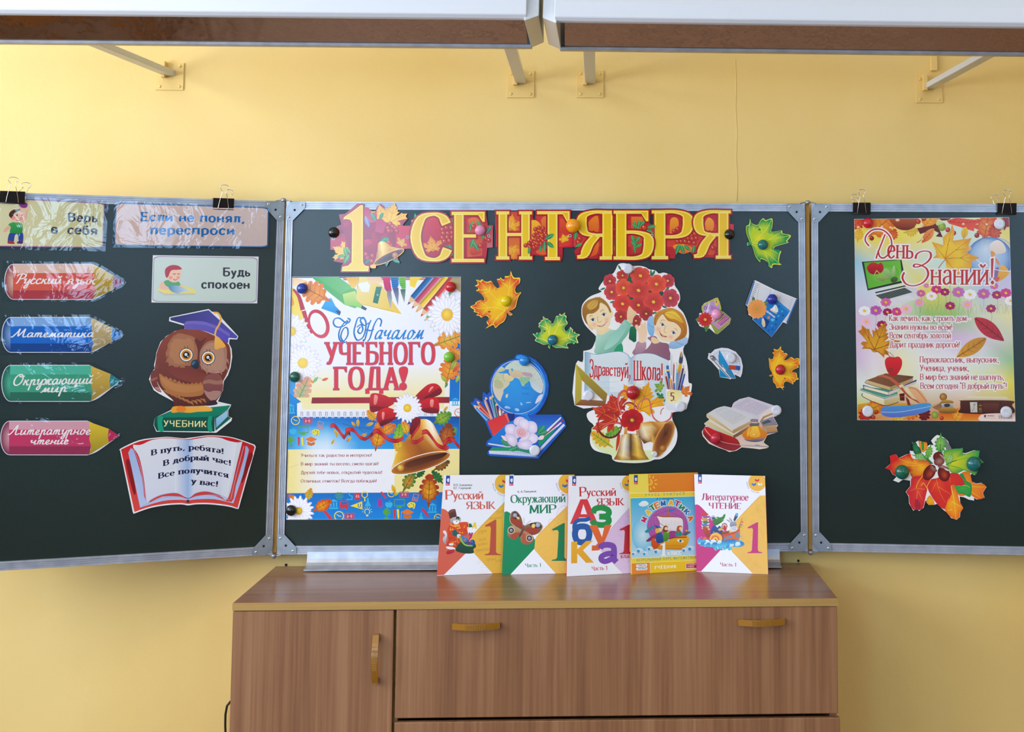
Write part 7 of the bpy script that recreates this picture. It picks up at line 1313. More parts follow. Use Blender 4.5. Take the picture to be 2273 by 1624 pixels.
# ------------------------------------------------------------------ leaf bunch cutout
lb = (1950, 950, 7.38)
s = SH(PRN, .009, *lb, '185,455 210,455 285,428 330,490 445,435 520,415 510,370 575,375 550,230 600,235 650,205 730,225 760,230 800,300 840,270 905,280 860,205 905,150 960,110 1020,125 1090,165 1140,215 1165,290 1130,350 1380,328 1370,400 1420,410 1570,362 1652,372 1640,480 1725,562 1660,570 1680,620 1620,705 1580,770 1530,745 1480,790 1520,870 1600,905 1690,895 1770,960 1710,1060 1740,1140 1660,1130 1620,1170 1560,1140 1570,1185 1480,1170 1400,1130 1330,1120 1340,1220 1390,1310 1340,1380 1335,1455 1280,1498 1190,1470 1120,1380 1060,1335 960,1240 905,1255 820,1255 770,1180 740,1300 665,1355 620,1320 570,1350 500,1230 495,1120 445,1040 520,950 520,860 400,840 330,890 240,855 300,790 230,755 190,680 112,655 200,580', 'f0f0ee', .0008)
s.sm('1080,160 1180,300 1190,345 1110,350', '787c78')
def lf_(q, c, ci, co, vs, ve, k=.55, cm=None):
    s.rad(SP(q, True, 2), c, ci, co, k, cm)
    for v in vs: s.cv(v, 10, ve, 4)
lf_('555,230 620,240 640,290 690,330 700,420 620,440 570,380', (620,350), '2c8c50', '0c4c34', [], '0c4c34'); lf_('650,205 700,230 790,230 800,310 760,380 700,380', (720,300), 'f0c020', 'e87818', [], 'd88818'); lf_('700,215 745,250 740,360 710,340', (720,290), '4cac40', '2c7c34', [], '2c7c34')
lf_('185,460 285,430 330,490 445,440 530,420 560,500 830,530 850,640 720,800 560,830 500,700 420,800 300,780 230,750 200,690 115,655 200,580', (720,650), 'f8b818', 'd81c18', ['720,600 500,560 330,500', '700,620 540,610 280,640', '620,580 530,420'], 'f4c030', .5, 'f09418')
lf_('1060,400 1130,350 1380,330 1370,400 1430,420 1560,370 1650,375 1640,480 1720,560 1640,600 1620,700 1580,765 1400,690 1250,760 1130,640', (1140,560), 'e8dc20', '2c9c48', ['1100,600 1300,520 1460,480', '1120,610 1300,640 1560,740'], '3c8c38', .55, 'a8c828')
lf_('1310,780 1400,710 1500,730 1530,870 1620,910 1690,900 1765,960 1705,1060 1735,1135 1620,1165 1520,1100 1420,1100 1330,1110 1220,1000 1180,920 1260,880', (1440,900), 'f0a020', 'e8701c', ['1450,940 1600,960 1760,960', '1480,1020 1660,1130'], 'f8c840', .6); lf_('1310,780 1380,740 1440,860 1510,900 1530,1000 1500,1130 1400,1080 1300,1060 1180,940 1260,900 1400,890', (1380,980), '48b048', '249444', ['1300,940 1440,940 1500,980'], 'c8d840', .6)
lf_('1160,930 1230,930 1290,1050 1330,1200 1388,1310 1335,1380 1332,1450 1275,1490 1190,1460 1100,1360 1085,1290 1140,1160 1200,1080', (1200,1230), 'f8b018', 'ec701c', ['1190,950 1240,1200 1270,1480', '1200,1200 1380,1300', '1210,1330 1120,1350'], 'f8dc58', .55, 'f89c18')
lf_('780,1190 840,1095 900,1180 915,1250 820,1250', (840,1180), 'f4c018', 'e8901c', [], 'c87010'); lf_('700,780 850,830 800,1000 760,1180 735,1295 665,1345 620,1315 570,1340 505,1220 500,1110 450,1040 525,950 530,860 560,800', (690,900), 'ec5028', 'd02830', ['760,1000 620,990 520,1030', '640,1010 620,1180 590,1310', '650,1030 720,1180'], 'f08050', .6, 'd83030'); s.sm('600,1180 640,1170 690,1260 660,1340 600,1310', 'a8243c')
lf_('850,840 950,820 1150,740 1310,745 1420,920 1290,940 1180,930 1200,1080 1130,1180 1080,1330 950,1230 860,1100 800,960', (960,900), 'e85020', 'd42c28', ['950,840 1000,1040 1100,1220', '980,960 1200,1090', '940,900 870,1040', '1160,760 1180,900'], 'f08048', .6, 'dc3024')
s.cv('850,650 740,760 640,900 620,980', 12, 'f8b020'); s.cv('860,840 800,940 800,980', 12, 'f0a828'); s.cv('700,940 740,900 800,1000', 12, 'f0b030')
oak(s, 1015, 250, 175, 182, 'a8d468', '3c9c3c', '5c9c48', 1.15); oak(s, 830, 380, 130, 195, '98cc50', '58a838', '4c8c38', 1); oak(s, 680, 470, 140, 105, 'b8d890', '58ac44', '4c8c48', .9); oak(s, 1170, 500, 130, 200, 'c0dc90', '78b848', '5c9c48', 1.1); s.poly('800,480 900,580 860,590 790,520', '2c7c3c')
for q in ('700,400 780,500 860,580', '1015,260 1010,330 1020,400', '1110,600 1180,560 1280,520'): s.cv(q, 9, '1c5c30')
for x, y, rx, ry, a, cx_, cy_ in ((835,725,92,140,32,905,645),(1070,745,98,130,-18,1050,665),(980,470,88,84,-20,1000,520)): s.rad(ell(x, y, rx, ry, a, 24), (x+18, y+30), 'c0481c' if y > 600 else '4c1c1c', '4a1010', .6, '7c1c14')
s.rad(ell(905,655,72,58,40,16,-10,200), (900,640), 'b87870', '6c3430'); s.rad(ell(1060,655,92,46,15,16,170,370), (1060,640), 'c09080', '74403c'); s.rad(ell(995,545,90,70,-15,20), (1000,540), 'b87868', '64302c'); s.sm('1075,660 1130,670 1150,700 1110,690', 'e8d8d0'); s.sm('1000,420 1050,450 1055,490 1020,460', 'b89890')
thing(s, 'leaf_bunch_cutout', M_CARD, 'printed card bunch of red, yellow and green leaves with three acorns', 'card cutout')
# ------------------------------------------------------------------ textbooks standing on the cabinet
TOPP = Plane((0, 0, ZT+.0004), (0, 0, 1))
def book(name, q, th, base, label, draw, spine, group='first-form textbooks on the cabinet', top_y=-.049):
    """q = corners of the cover in the photo (TL, TR, BR, BL); the foot stands on the cabinet, the head leans back on the board"""
    bl = TOPP.at(*q[3]); br = TOPP.at(*q[2]); u = (br-bl).normalized(); back = V((-u.y, u.x, 0))
    H = .236; run = max(.02, min(.09, min(-bl.y, -br.y) + top_y - th)); c = math.asin(min(.5, run/H))
    up = V((0, 0, cos(c))) + back*sin(c); n = u.cross(up).normalized()
    if n.y > 0: n = -n
    pl = Plane(bl + n*0, n)
    o = empty(name, (bl+br)/2, label, 'book', group)
    P = [pl.at(*k) for k in q]; P[3], P[2] = bl, br
    s = Sheet(pl, 0); s.card(q, base, .0007, False); s.clip = PT(q); draw(s); s.build('front_cover', M_BOOK, o)
    b = MB(); ins = .0012; m = [P[3]+(u*ins)+up*ins, P[2]-u*ins+up*ins, P[1]-u*ins-up*ins, P[0]+u*ins-up*ins]
    b.quadbox([k-n*.0008 for k in m] + [k-n*(th-.0008) for k in m]); b.build('page_block', M_PAGES, o)
    b = MB(); m = [P[3], P[2], P[1], P[0]]; b.quadbox([k-n*(th-.0007) for k in m] + [k-n*th for k in m]); b.build('back_cover', mat('cover_'+spine, spine, .35), o)
    b = MB(); b.quadbox([k-n*.0003 for k in (P[3], P[3]+u*.0011, P[0]+u*.0011, P[0])] + [k-n*th for k in (P[3], P[3]+u*.0011, P[0]+u*.0011, P[0])]); b.build('spine', mat('spine_'+spine, spine, .35), o)
    return o, pl, n, u, up, P
B1 = (960, 1040, 6.497); B2 = (1250, 1040, 6.497); B3 = (1520, 1040, 6.495)
SB = dict(thick=1.7, thin=.62, serif=2.5, st=.5, gap=.35, nib=14)
def logo(s, x, y, w, sl=0):
    h = w*2.45
    s.poly([(x,y),(x+w,y),(x+w-sl,y+h*.76),(x-sl,y+h*.76)], '1c4a9c'); s.poly([(x-sl,y+h*.76),(x+w-sl,y+h*.76),(x+w-sl*1.3,y+h),(x-sl*1.3,y+h)], 'd02038')
    s.sm([(x+w*.2,y+h*.38),(x+w*.45,y+h*.34),(x+w*.75,y+h*.3),(x+w*.8,y+h*.52),(x+w*.6,y+h*.66),(x+w*.35,y+h*.62)], 'e8ecf8'); s.circ(x+w*.5,y+h*.3,w*.1,'e8ecf8',n=6); s.line([(x+w*.45,y+h*.48),(x+w*.75,y+h*.46)], w*.07, '1c4a9c'); s.line(ell(x+w*.3-sl,y+h*.87,w*.16,w*.12,0,8), w*.07, 'f4d8dc', closed=True); s.line([(x+w*.5-sl,y+h*.88),(x+w*.9-sl,y+h*.88)], w*.1, 'f0b0bc')
def school(s, cx, cy, R0, r=None):
    """yellow disc with three little books and the words around it"""
    s.circ(cx, cy, R0, 'eab434', n=36)
    for dx, dy, c in ((0,-.34,'d82838'),(-.36,.12,'2878c8'),(.34,.12,'f0f0ec')):
        x, y, k = cx-R0*.02+dx*R0, cy+R0*.1+dy*R0, R0*.24
        s.poly([(x-k,y-k*.7),(x,y-k*.1),(x,y+k*.8),(x-k,y+k*.3)], c); s.poly([(x+k,y-k*.7),(x,y-k*.1),(x,y+k*.8),(x+k,y+k*.3)], mixs(c,'303030',.12)); s.line([(x,y-k*.1),(x,y+k*.8)], R0*.03, '403830')
    def arc(a0, rr):
        return lambda t, u, L: (cx+(rr-u)*cos(R(a0)-t/rr), cy+(rr-u)*sin(R(a0)-t/rr)) if 0 else (cx+(rr+u)*cos(R(a0)-t/rr), cy+(rr+u)*sin(R(a0)-t/rr))
    rr = R0*1.22
    for i, ch in enumerate('ШКОЛА РОССИИ'):
        if ch == ' ': continue
        a = R(178-i*8.6); x, y = cx+rr*cos(a), cy+rr*sin(a); t = R(178-i*8.6-90); d = (cos(t), sin(t)); w = R0*.055
        pen(s, ch, x-d[0]*w, y-d[1]*w, x+d[0]*w, y+d[1]*w, R0*.13, '2860b0' if i < 5 else 'c83048', thick=1.7, thin=1.5, serif=0, nib=0)
def one(s, x, y, w, h, c):          # big figure 1 with serifs: x,y = foot centre
    s.poly([(x-w*.5,y),(x-w*.5,y-h*.025),(x-w*.27,y-h*.05),(x-w*.2,y-h*.1),(x-w*.12,y-h*.76),(x-w*.18,y-h*.82),(x-w*.45,y-h*.80),(x-w*.48,y-h*.84),(x+w*.14,y-h),(x+w*.22,y-h),(x+w*.2,y-h*.1),(x+w*.27,y-h*.05),(x+w*.5,y-h*.025),(x+w*.5,y)], c)
# 1 Russian language
def p1(s):
    s.T(*B1); s.poly('100,60 1300,60 1300,1540 60,1540', 'eceef8')
    s.poly(SP('108,580 140,576 190,592 260,660 400,820 590,1010 610,1060 580,1120', False, 4)+PT('165,1530 62,1535'), 'd8644c', 'cc5a44'); s.poly(SP('1300,200 1180,340 800,720 600,930 560,990 580,1060', False, 4)+PT('590,1200 875,1512 1300,1508'), 'eab83c', 'e2ac30'); s.line('600,940 1040,480', 4, 'b88a28'); s.line('600,1215 870,1512', 4, 'c89a30')
    for i in range(22): s.line([(640+((i*53) % 60), 820+i*32), (1040, 790+i*32)], 2, 'd8a038')
    for t, x0, x1, y in (('русск',920,1020,640),('алфавит',815,990,735),('звуки',650,780,925),('торт',665,770,1045),('цветок',650,790,1110),('душистая',620,820,1190),('яркий',780,910,1330),('высоко',900,1010,1350)):
        pen(s, ''.join(c if c in GH else 'о' for c in t), x0, y, x1, y-16, 60, 'b8843c', thick=.55, thin=.55, serif=0, G=GH, gap=0, slant=.35)
    logo(s, 196, 98, 58, 4); pen(s, 'В.П. Канакина', 305, 250, 573, 246, 30, '302c34', **SB); pen(s, 'В.Г. Горецкий', 303, 294, 556, 290, 30, '302c34', **SB)
    pen(s, 'Р', 184, 442, 296, 440, 130, 'cc5a4c', **SB); pen(s, 'усский', 298, 440, 732, 436, 112, 'cc5a4c', **SB); pen(s, 'ЯЗЫК', 482, 582, 905, 576, 104, 'cc5a4c', **SB)
    school(s, 1045, 215, 148); one(s, 870, 1246, 230, 512, 'b84c34')
    # cat in a top hat and patterned coat with a sack of letters
    s.sm('150,910 180,890 210,940 200,1020 190,1070 225,1085 200,1090 160,1060 150,1000 180,960', 'e8eaf0', '8890a0'); s.sm('220,860 270,790 400,770 510,770 520,810 500,860 510,930 480,960 420,980 400,1060 330,1140 230,1160 200,1100 230,1020 215,940', 'd8481c', 'c03818')
    rr = random.Random(8)
    for i in range(60): s.circ(rr.uniform(240,480), rr.uniform(800,1120), rr.uniform(5,12), rr.choice(['f08828','e8b038','a82814','f0a030']), n=6)
    s.sm('290,900 330,880 390,950 370,980 310,970 285,940', '1c5c5c'); s.sm('500,800 560,790 590,810 570,840 510,840', '1c5c5c'); s.sm('560,790 600,785 610,810 580,830', 'e8e8ec'); s.sm('355,950 400,945 400,980 365,1000', 'dcdce0'); s.cv('250,790 310,830 390,800', 12, 'f0b040'); s.line('350,830 395,825', 9, 'f0d060'); s.line('360,860 405,852', 9, 'f0d060'); s.cv('510,770 520,830 500,890', 9, 'f0b040')
    s.sm('255,740 270,710 320,690 390,690 410,730 395,770 350,800 290,790 260,770', 'b8bcc4', '8c909c'); s.sm('300,750 370,745 390,765 355,800 310,790', 'f0f0f2'); s.sm('340,700 375,690 390,720 370,740 350,730', '302c34'); s.circ(305,738,10,'e8c020',n=8); s.circ(365,728,10,'e8c020',n=8); s.circ(350,760,8,'3c2c30',n=8)
    s.poly('252,722 225,625 300,580 330,582 352,690 300,700', '6c3c34', '4c2824'); s.sm('225,625 262,590 318,580 322,600 260,630 232,640', '7c4c44')
    s.sm('240,1080 300,1076 300,1096 250,1104', 'e8e8ec'); s.sm('205,1120 300,1130 330,1160 300,1170 210,1150', 'e8e8ec'); s.sm('200,1200 230,1175 300,1160 320,1170 300,1210 230,1232 205,1225', 'c82838', '98182c')
    s.sm('335,1150 380,1080 440,1040 560,1060 620,1090 625,1130 590,1160 590,1215 460,1220 350,1190', '1c5038', '123828'); s.cv('385,965 420,1040 480,1100 580,1108', 22, '90c038')
    for ch, x, y, a, c in (('Б',470,1050,-10,'1c80c0'),('о',520,1090,10,'6c3090'),('к',560,1060,25,'e8c020'),('у',550,980,0,'b02878'),('а',585,1090,-20,'1c4c9c'),('А',600,862,8,'e8d020')):
        d = (cos(R(a)), sin(R(a))); pen(s, ch, x-30*d[0], y-30*d[1], x+34*d[0], y+34*d[1], 88, c, thick=2.6, thin=2.2, serif=0, nib=0)
book('textbook', [(985,1054),(1141,1053),(1127,1271),(970,1277)], .0075, 'eceef8', 'textbook with an orange 1 and a cat in top hat reading «Русский язык», first from the left', p1, 'cc5a44')
# 2 world around
def p2(s):
    s.T(*B1); s.poly('1000,60 2100,60 2100,1540 990,1540', 'eceef8')
    s.poly(SP('1036,625 1070,615 1120,640 1200,720 1400,930 1490,1040 1500,1090 1480,1140', False, 4)+PT('1120,1528 1000,1530'), '128a5c', '0e8254'); s.poly(SP('2100,420 1940,540 1640,830 1500,980 1480,1030', False, 4)+PT('1470,1160 1790,1520 2100,1515'), 'ecc05c', 'e8b850'); s.line('1500,990 1940,545', 4, 'c89c40'); s.line('1470,1165 1790,1520', 4, 'c89c40')
    for q in ((1640,1200,110,90,-20),(1880,640,80,110,20),(1880,1420,60,70,0),(1760,830,70,120,-30)): s.line(ell(q[0],q[1],q[2],q[3],q[4],16), 3, 'd8a040', closed=True); s.line([(q[0]-q[2]*.8,q[1]+q[3]*.5),(q[0]+q[2]*.8,q[1]-q[3]*.5)], 3, 'd8a040')
    logo(s, 1110, 100, 58, 2); pen(s, 'А. А. Плешаков', 1225, 346, 1496, 338, 30, '302c34', **SB)
    pen(s, 'О', 1128, 490, 1232, 488, 110, '14805a', **SB); pen(s, 'кружающий', 1234, 490, 1918, 478, 112, '14805a', **SB); pen(s, 'МИР', 1394, 642, 1784, 634, 116, '14805a', **SB)
    school(s, 1965, 210, 150); one(s, 1850, 1328, 260, 545, '0e7c50'); pen(s, 'Часть 1', 1338, 1418, 1572, 1412, 50, '2c8c6c', **SB)
    # butterfly
    s.sm('1080,920 1100,840 1180,820 1270,870 1290,890 1250,960 1170,1024 1090,970', 'b89c78', '8c5038'); s.sm('1270,1000 1290,900 1400,920 1460,990 1450,1050 1370,1092 1290,1070', 'b48468', '9c5840'); s.sm('1130,960 1200,920 1270,930 1200,1010 1160,1010', 'a84c34'); s.sm('1290,960 1330,930 1360,1080 1300,1060', 'b05840')
    s.sm('1130,660 1150,620 1210,610 1270,680 1300,780 1300,860 1240,850 1140,790 1116,760', '8c6c54', '6c4034'); s.sm('1140,700 1200,720 1290,790 1290,845 1200,810 1140,770', 'a03c28'); s.sm('1150,650 1190,620 1240,660 1250,700 1200,725 1160,700', '2c2428'); s.ball(1190, 670, 34, 'b8c0e0', '8c8098'); s.sm('1215,690 1250,700 1250,730 1215,715', 'e8cc70')
    s.sm('1320,880 1340,820 1430,780 1540,770 1588,830 1560,900 1460,955 1380,920', '8c6c54', '703c30'); s.sm('1340,880 1400,840 1520,870 1500,930 1400,920', 'a03c28'); s.sm('1400,800 1480,778 1560,800 1560,850 1470,850', '2c2428'); s.ball(1520, 810, 36, 'b8c0e0', '9090a8'); s.sm('1430,810 1470,790 1480,840 1440,850', 'e8cc70'); s.cv('1130,640 1116,700 1125,770 1180,820', 9, 'c8b088'); s.cv('1560,790 1590,840 1540,920 1470,955', 9, 'c8b088')
    for x, y in ((1135,888),(1398,1000)): s.circ(x,y,50,'d8c8a4'); s.circ(x,y,40,'1c181c'); s.ball(x,y,26,'b8b8d0','6c6c88')
    s.sm('1300,820 1325,815 1330,860 1300,930 1260,985 1250,960 1280,890', '8c5444', '4c2c24'); s.cv('1315,830 1320,760 1318,702', 4, '3c3434'); s.cv('1325,830 1370,780 1422,748', 4, '3c3434')
book('textbook', [(1122,1055),(1275,1053),(1266,1272),(1114,1275)], .0075, 'eceef8', 'textbook with a brown butterfly reading «Окружающий мир», second from the left', p2, '128a5c')
# 3 alphabet
def p3(s):
    s.T(*B2); s.poly('40,60 1200,60 1200,1560 30,1560', 'eceef8')
    s.poly(SP('1100,430 980,540 780,760 640,920 560,1010 540,1080', False, 4)+PT('540,1180 860,1512 1200,1508 1200,430'), 'd4b4dc', 'dcc4e4'); s.line('700,850 980,530', 4, 'b898c8')
    rr = random.Random(4)
    for i in range(70):
        x, y = rr.uniform(620,960), rr.uniform(620,1460)
        if x > 700+abs(y-1050)*.3: s.cv([(x,y),(x+18,y-22),(x+34,y+4),(x+20,y+18)], 2.5, 'c09ccc')
    logo(s, 133, 106, 56, 2); pen(s, 'Р', 234, 396, 334, 394, 128, 'c82c38', **SB); pen(s, 'усский', 336, 394, 764, 386, 108, 'c82c38', **SB); pen(s, 'ЯЗЫК', 480, 530, 878, 524, 100, 'c82c38', **SB)
    school(s, 960, 205, 115); one(s, 915, 1230, 210, 425, 'b82438'); pen(s, 'класс', 832, 1288, 1010, 1282, 64, 'b82438', **SB)
    s.poly('100,795 240,438 330,436 480,770 440,778 405,690 410,778 320,780 370,700 230,708 205,795', 'd8303c', holes=['245,660 320,655 282,510']) if 0 else s.poly('98,795 250,440 350,438 500,790 395,780 372,702 232,700 200,795', 'd8303c', 'd83844', 'v', ['252,655 345,655 292,510'])
    kw = dict(thick=2.2, thin=1.95, serif=0, nib=0)
    s.cv('432,640 460,580 550,560 640,590 660,640 620,682 520,690', 84, '189048', n=6); s.cv('520,690 630,700 660,750 620,800 540,810 450,790 415,745', 84, '189048', n=6)
    s.line(SP('275,830 350,850 378,940 350,1035 275,1062 200,1035 170,940 200,850', True, 4), 88, '1c58a8', closed=True); s.cv('170,940 158,840 180,770 240,740 330,735 390,708', 50, '1c58a8', 60)
    s.poly('375,815 490,812 560,985 600,812 700,810 570,1110 520,1175 412,1182 415,1105 470,1105 500,1070', 'e0682c', 'dc6028')
    s.poly('118,1052 205,1048 205,1160 330,1042 432,1036 285,1175 442,1352 330,1356 205,1220 202,1360 115,1365', 'e8ac28', 'e4a424')
    s.cv('535,1150 560,1110 640,1095 720,1120 735,1200 735,1300 770,1345', 84, '7848b0', n=6); s.line(SP('735,1220 640,1225 560,1260 550,1310 600,1335 680,1310 735,1260', False, 4), 78, '7848b0')
    pen(s, 'Часть 1', 415, 1466, 645, 1456, 56, 'c83848', **SB)
book('textbook', [(1262,1056),(1414,1055),(1412,1271),(1258,1279)], .008, 'eceef8', 'white alphabet textbook with big coloured letters «Азбука», third from the left', p3, 'd83a50')
# 4 mathematics
def p4(s):
    s.T(*B2); s.poly('950,60 2000,60 2000,1540 970,1540', 'f4d83c'); s.poly('1225,80 2000,50 2000,322 1235,345', 'ec8c30', 'e88428'); s.poly('955,85 1225,80 1232,345 965,350', 'f4e05c'); s.line('968,352 2000,330', 10, 'f8f0b0'); s.poly('972,422 2000,392 2000,1240 988,1292', '38b4e4', 'b8dcf0', ((0,420),(0,1260))); s.line('972,422 2000,392', 8, 'f8f0a0'); s.line('988,1292 2000,1242', 8, 'f8f0b0')
    s.rad(ell(1150,950,160,240,0,20), (1150,950), 'd0eaf6', '70c4e8'); logo(s, 1022, 90, 54, 0)
    s.line(ell(1250,195,36,40,0,14,-90,200), 11, 'f4dc48'); s.line(ell(1250,195,18,20,0,10,-90,120), 8, 'f4dc48')
    for a in (-100,-62,-24,14,52,90): s.line([(1262+62*cos(R(a)),200+68*sin(R(a))),(1262+96*cos(R(a)),200+106*sin(R(a)))], 15, 'f4dc48')
    sp = dict(thick=1.5, thin=1.4, serif=0, nib=0, gap=6.5)
    pen(s, 'УЧУСЬ УЧИТЬСЯ', 1180, 396, 1750, 374, 36, '5c9c8c', **sp); sans(s, 'Л. Г. Петерсон', 1345, 452, 1586, 442, 28, '203c5c', .02)
    s.sm('1090,510 1110,490 1150,465 1200,468 1232,500 1220,525 1160,545 1110,535', 'f4f8fc', 'e0ecf8')
    s.sm('1210,820 1240,720 1320,620 1440,560 1560,545 1680,590 1760,680 1800,800 1800,900 1740,980 1500,1020 1300,1010 1230,920', 'b45cb0', 'a84ca4')
    for i in range(12): s.line([(1240+i*46,600+abs(i-6)*22),(1250+i*46,980)], 2, 'c880c8'); s.line([(1230,640+i*30),(1790,630+i*30)], 2, 'c880c8')
    cols = 'c02868 f0c020 1c8858 e87828 2468b0 f0b820 c02868 1c8868 2878c0 e06828'.split()
    for i, ch in enumerate('МАТЕМАТИКА'):
        px_, py_ = ((1200,750),(1258,650),(1312,592),(1368,560),(1448,535),(1552,530),(1632,540),(1690,590),(1755,645),(1805,730))[i]; a = (-64,-50,-36,-24,-8,6,20,36,50,64)[i]; d = (cos(R(a)),sin(R(a))); w = 36
        pen(s, ch, px_-d[0]*w, py_-d[1]*w, px_+d[0]*w, py_+d[1]*w, 74, 'f8f4f0', thick=2.6, thin=2.4, serif=0, nib=0, grow=7); pen(s, ch, px_-d[0]*w, py_-d[1]*w, px_+d[0]*w, py_+d[1]*w, 74, cols[i], thick=2.6, thin=2.4, serif=0, nib=0)
    # ship with three sailors
    s.line('1520,570 1520,700', 16, 'c07838'); s.line('1290,672 1730,708', 15, 'b86030'); s.line('1520,600 1330,668', 3, '503838'); s.line('1520,610 1720,704', 3, '503838'); s.sm('1528,575 1570,590 1630,570 1590,605 1530,610', '2c78c8')
    s.poly(SP('1350,682 1440,700 1540,700 1700,712 1730,800 1720,930', False, 3)+PT('1560,900 1400,860 1390,760'), 'f4f0f0', 'e4dcec'); s.cv('1355,740 1400,790 1450,820', 7, '8c6c30')
    for i in range(6): s.line([(1440+i*44,730+(i % 3)*16),(1430+i*44,800+(i % 3)*16)], 2.5, 'b8b0c0')
    s.sm('1530,905 1630,900 1640,960 1540,990', '9c3c8c'); s.sm('1180,900 1230,860 1300,820 1310,850 1250,890 1230,920 1190,920', '1c90a8'); s.sm('1195,1045 1260,980 1360,930 1370,960 1260,1040', 'c02848', '6c3068')
    s.sm('1340,1040 1340,960 1380,910 1420,930 1450,1010 1440,1070 1360,1080', '1c58a8', '1c4088'); s.sm('1330,880 1350,850 1400,840 1430,860 1420,900 1380,920 1340,925', 'e8b840'); s.circ(1405,880,24,'f4d0b0'); s.poly('1310,805 1420,845 1345,860', '1c58b0'); s.sm('1440,930 1470,900 1530,910 1520,1000 1500,1040 1450,1040', '60a038', '488828'); s.sm('1440,900 1450,830 1490,820 1510,850 1500,900 1470,910', '7c3c20'); s.circ(1485,862,24,'f4d0b0'); s.cv('1500,920 1530,900 1555,868', 13, 'f0c8a8'); s.sm('1470,820 1490,805 1500,825', 'e8c030')
    s.sm('1615,960 1640,900 1690,890 1720,940 1700,970', '189098'); s.sm('1635,880 1650,830 1700,820 1720,850 1690,870 1690,910 1640,920', 'b05828'); s.circ(1695,860,24,'f4d0b0'); s.sm('1735,950 1760,910 1830,905 1830,925 1790,950 1760,975', '6c6870', '504c54'); s.poly('1765,900 1780,870 1795,900', 'e8b020')
    s.poly(SP('1280,1130 1330,1090 1450,1060 1520,1040 1580,990 1700,970 1780,965 1815,1000 1800,1070 1760,1130 1710,1172', False, 4)+PT('1500,1165 1310,1165'), 'f0b424', 'd88c1c'); s.cv('1530,1010 1620,990 1780,985', 16, '8c2c1c'); s.cv('1300,1120 1500,1110 1740,1110', 4, 'a86818'); s.cv('1310,1145 1500,1145 1720,1150', 4, 'a86818'); s.sm('1280,1130 1270,1040 1300,1000 1360,1070 1400,1090 1330,1160', 'd85820', 'c04c1c'); s.sm('1640,1030 1690,1018 1740,1050 1690,1062', 'f0f0f0'); s.circ(1692,1040,18,'2c68b0'); s.circ(1692,1040,8,'14202c',n=8)
    for x, y, r in ((1100,1190,56),(1250,1160,50),(1350,1200,54),(1750,1180,48),(1840,1160,60),(1180,1230,44),(1020,1230,40)): s.sm([(x-r,y),(x-r*.4,y-r*.8),(x+r*.6,y-r*.7),(x+r,y-r*.1),(x+r*.5,y+r*.5),(x-r*.5,y+r*.7)], 'e4eef6', 'a8d0ec'); s.sm([(x-r*.7,y-r*.2),(x-r*.1,y-r*.4),(x+r*.1,y+r*.1),(x-r*.3,y+r*.4)], '2c98d4')
    one(s, 1448, 1256, 105, 188, 'f6f6fa'); pen(s, 'класс', 1508, 1244, 1704, 1234, 68, 'f4f8fc', thick=2, thin=1.8, serif=0, nib=0)
    pen(s, 'НЕПРЕРЫВНЫЙ КУРС МАТЕМАТИКИ', 1058, 1334, 1920, 1292, 36, '6c9c84', thick=1.5, thin=1.4, serif=0, nib=0, gap=3.5)
    s.poly('990,1362 1250,1350 1258,1512 992,1520', 'ec8c30'); s.poly('1262,1350 2000,1312 2000,1480 1262,1510', 'f4c828'); s.line('988,1360 2000,1318', 7, 'f8e8a0'); s.line('1256,1352 1262,1512', 8, 'f8e8a0')
    s.poly('1055,1380 1200,1368 1215,1385 1205,1408 1060,1420 1050,1400', 'e8f0f4'); s.poly('1055,1430 1200,1415 1218,1435 1205,1458 1060,1466 1050,1446', 'e8f0f4'); sans(s, 'ЧАСТЬ', 1085, 1404, 1192, 1398, 22, '3888c0', .03); sans(s, 'ПЕРВАЯ', 1085, 1452, 1196, 1446, 22, '3888c0', .03); pen(s, 'УЧЕБНИК', 1315, 1444, 1635, 1428, 44, 'f8f4e0', thick=2, thin=1.8, serif=0, nib=0, gap=2.6)
    s.poly('1768,1362 2000,1350 2000,1432 1768,1442', 'f0e8d8'); s.poly('1776,1368 2000,1356 2000,1424 1776,1434', 'c02038'); sans(s, 'УГЛУБЛЁННЫЙ', 1790, 1396, 1960, 1388, 22, 'f4e4e4', .02); sans(s, 'УРОВЕНЬ', 1790, 1424, 1890, 1418, 20, 'f4e4e4', .02)
book('textbook', [(1398,1052),(1549,1048),(1556,1265),(1402,1274.5)], .0075, 'f4d83c', 'yellow and blue textbook with a sailing ship reading «Математика», fourth from the left', p4, 'e8c030', top_y=-.048)
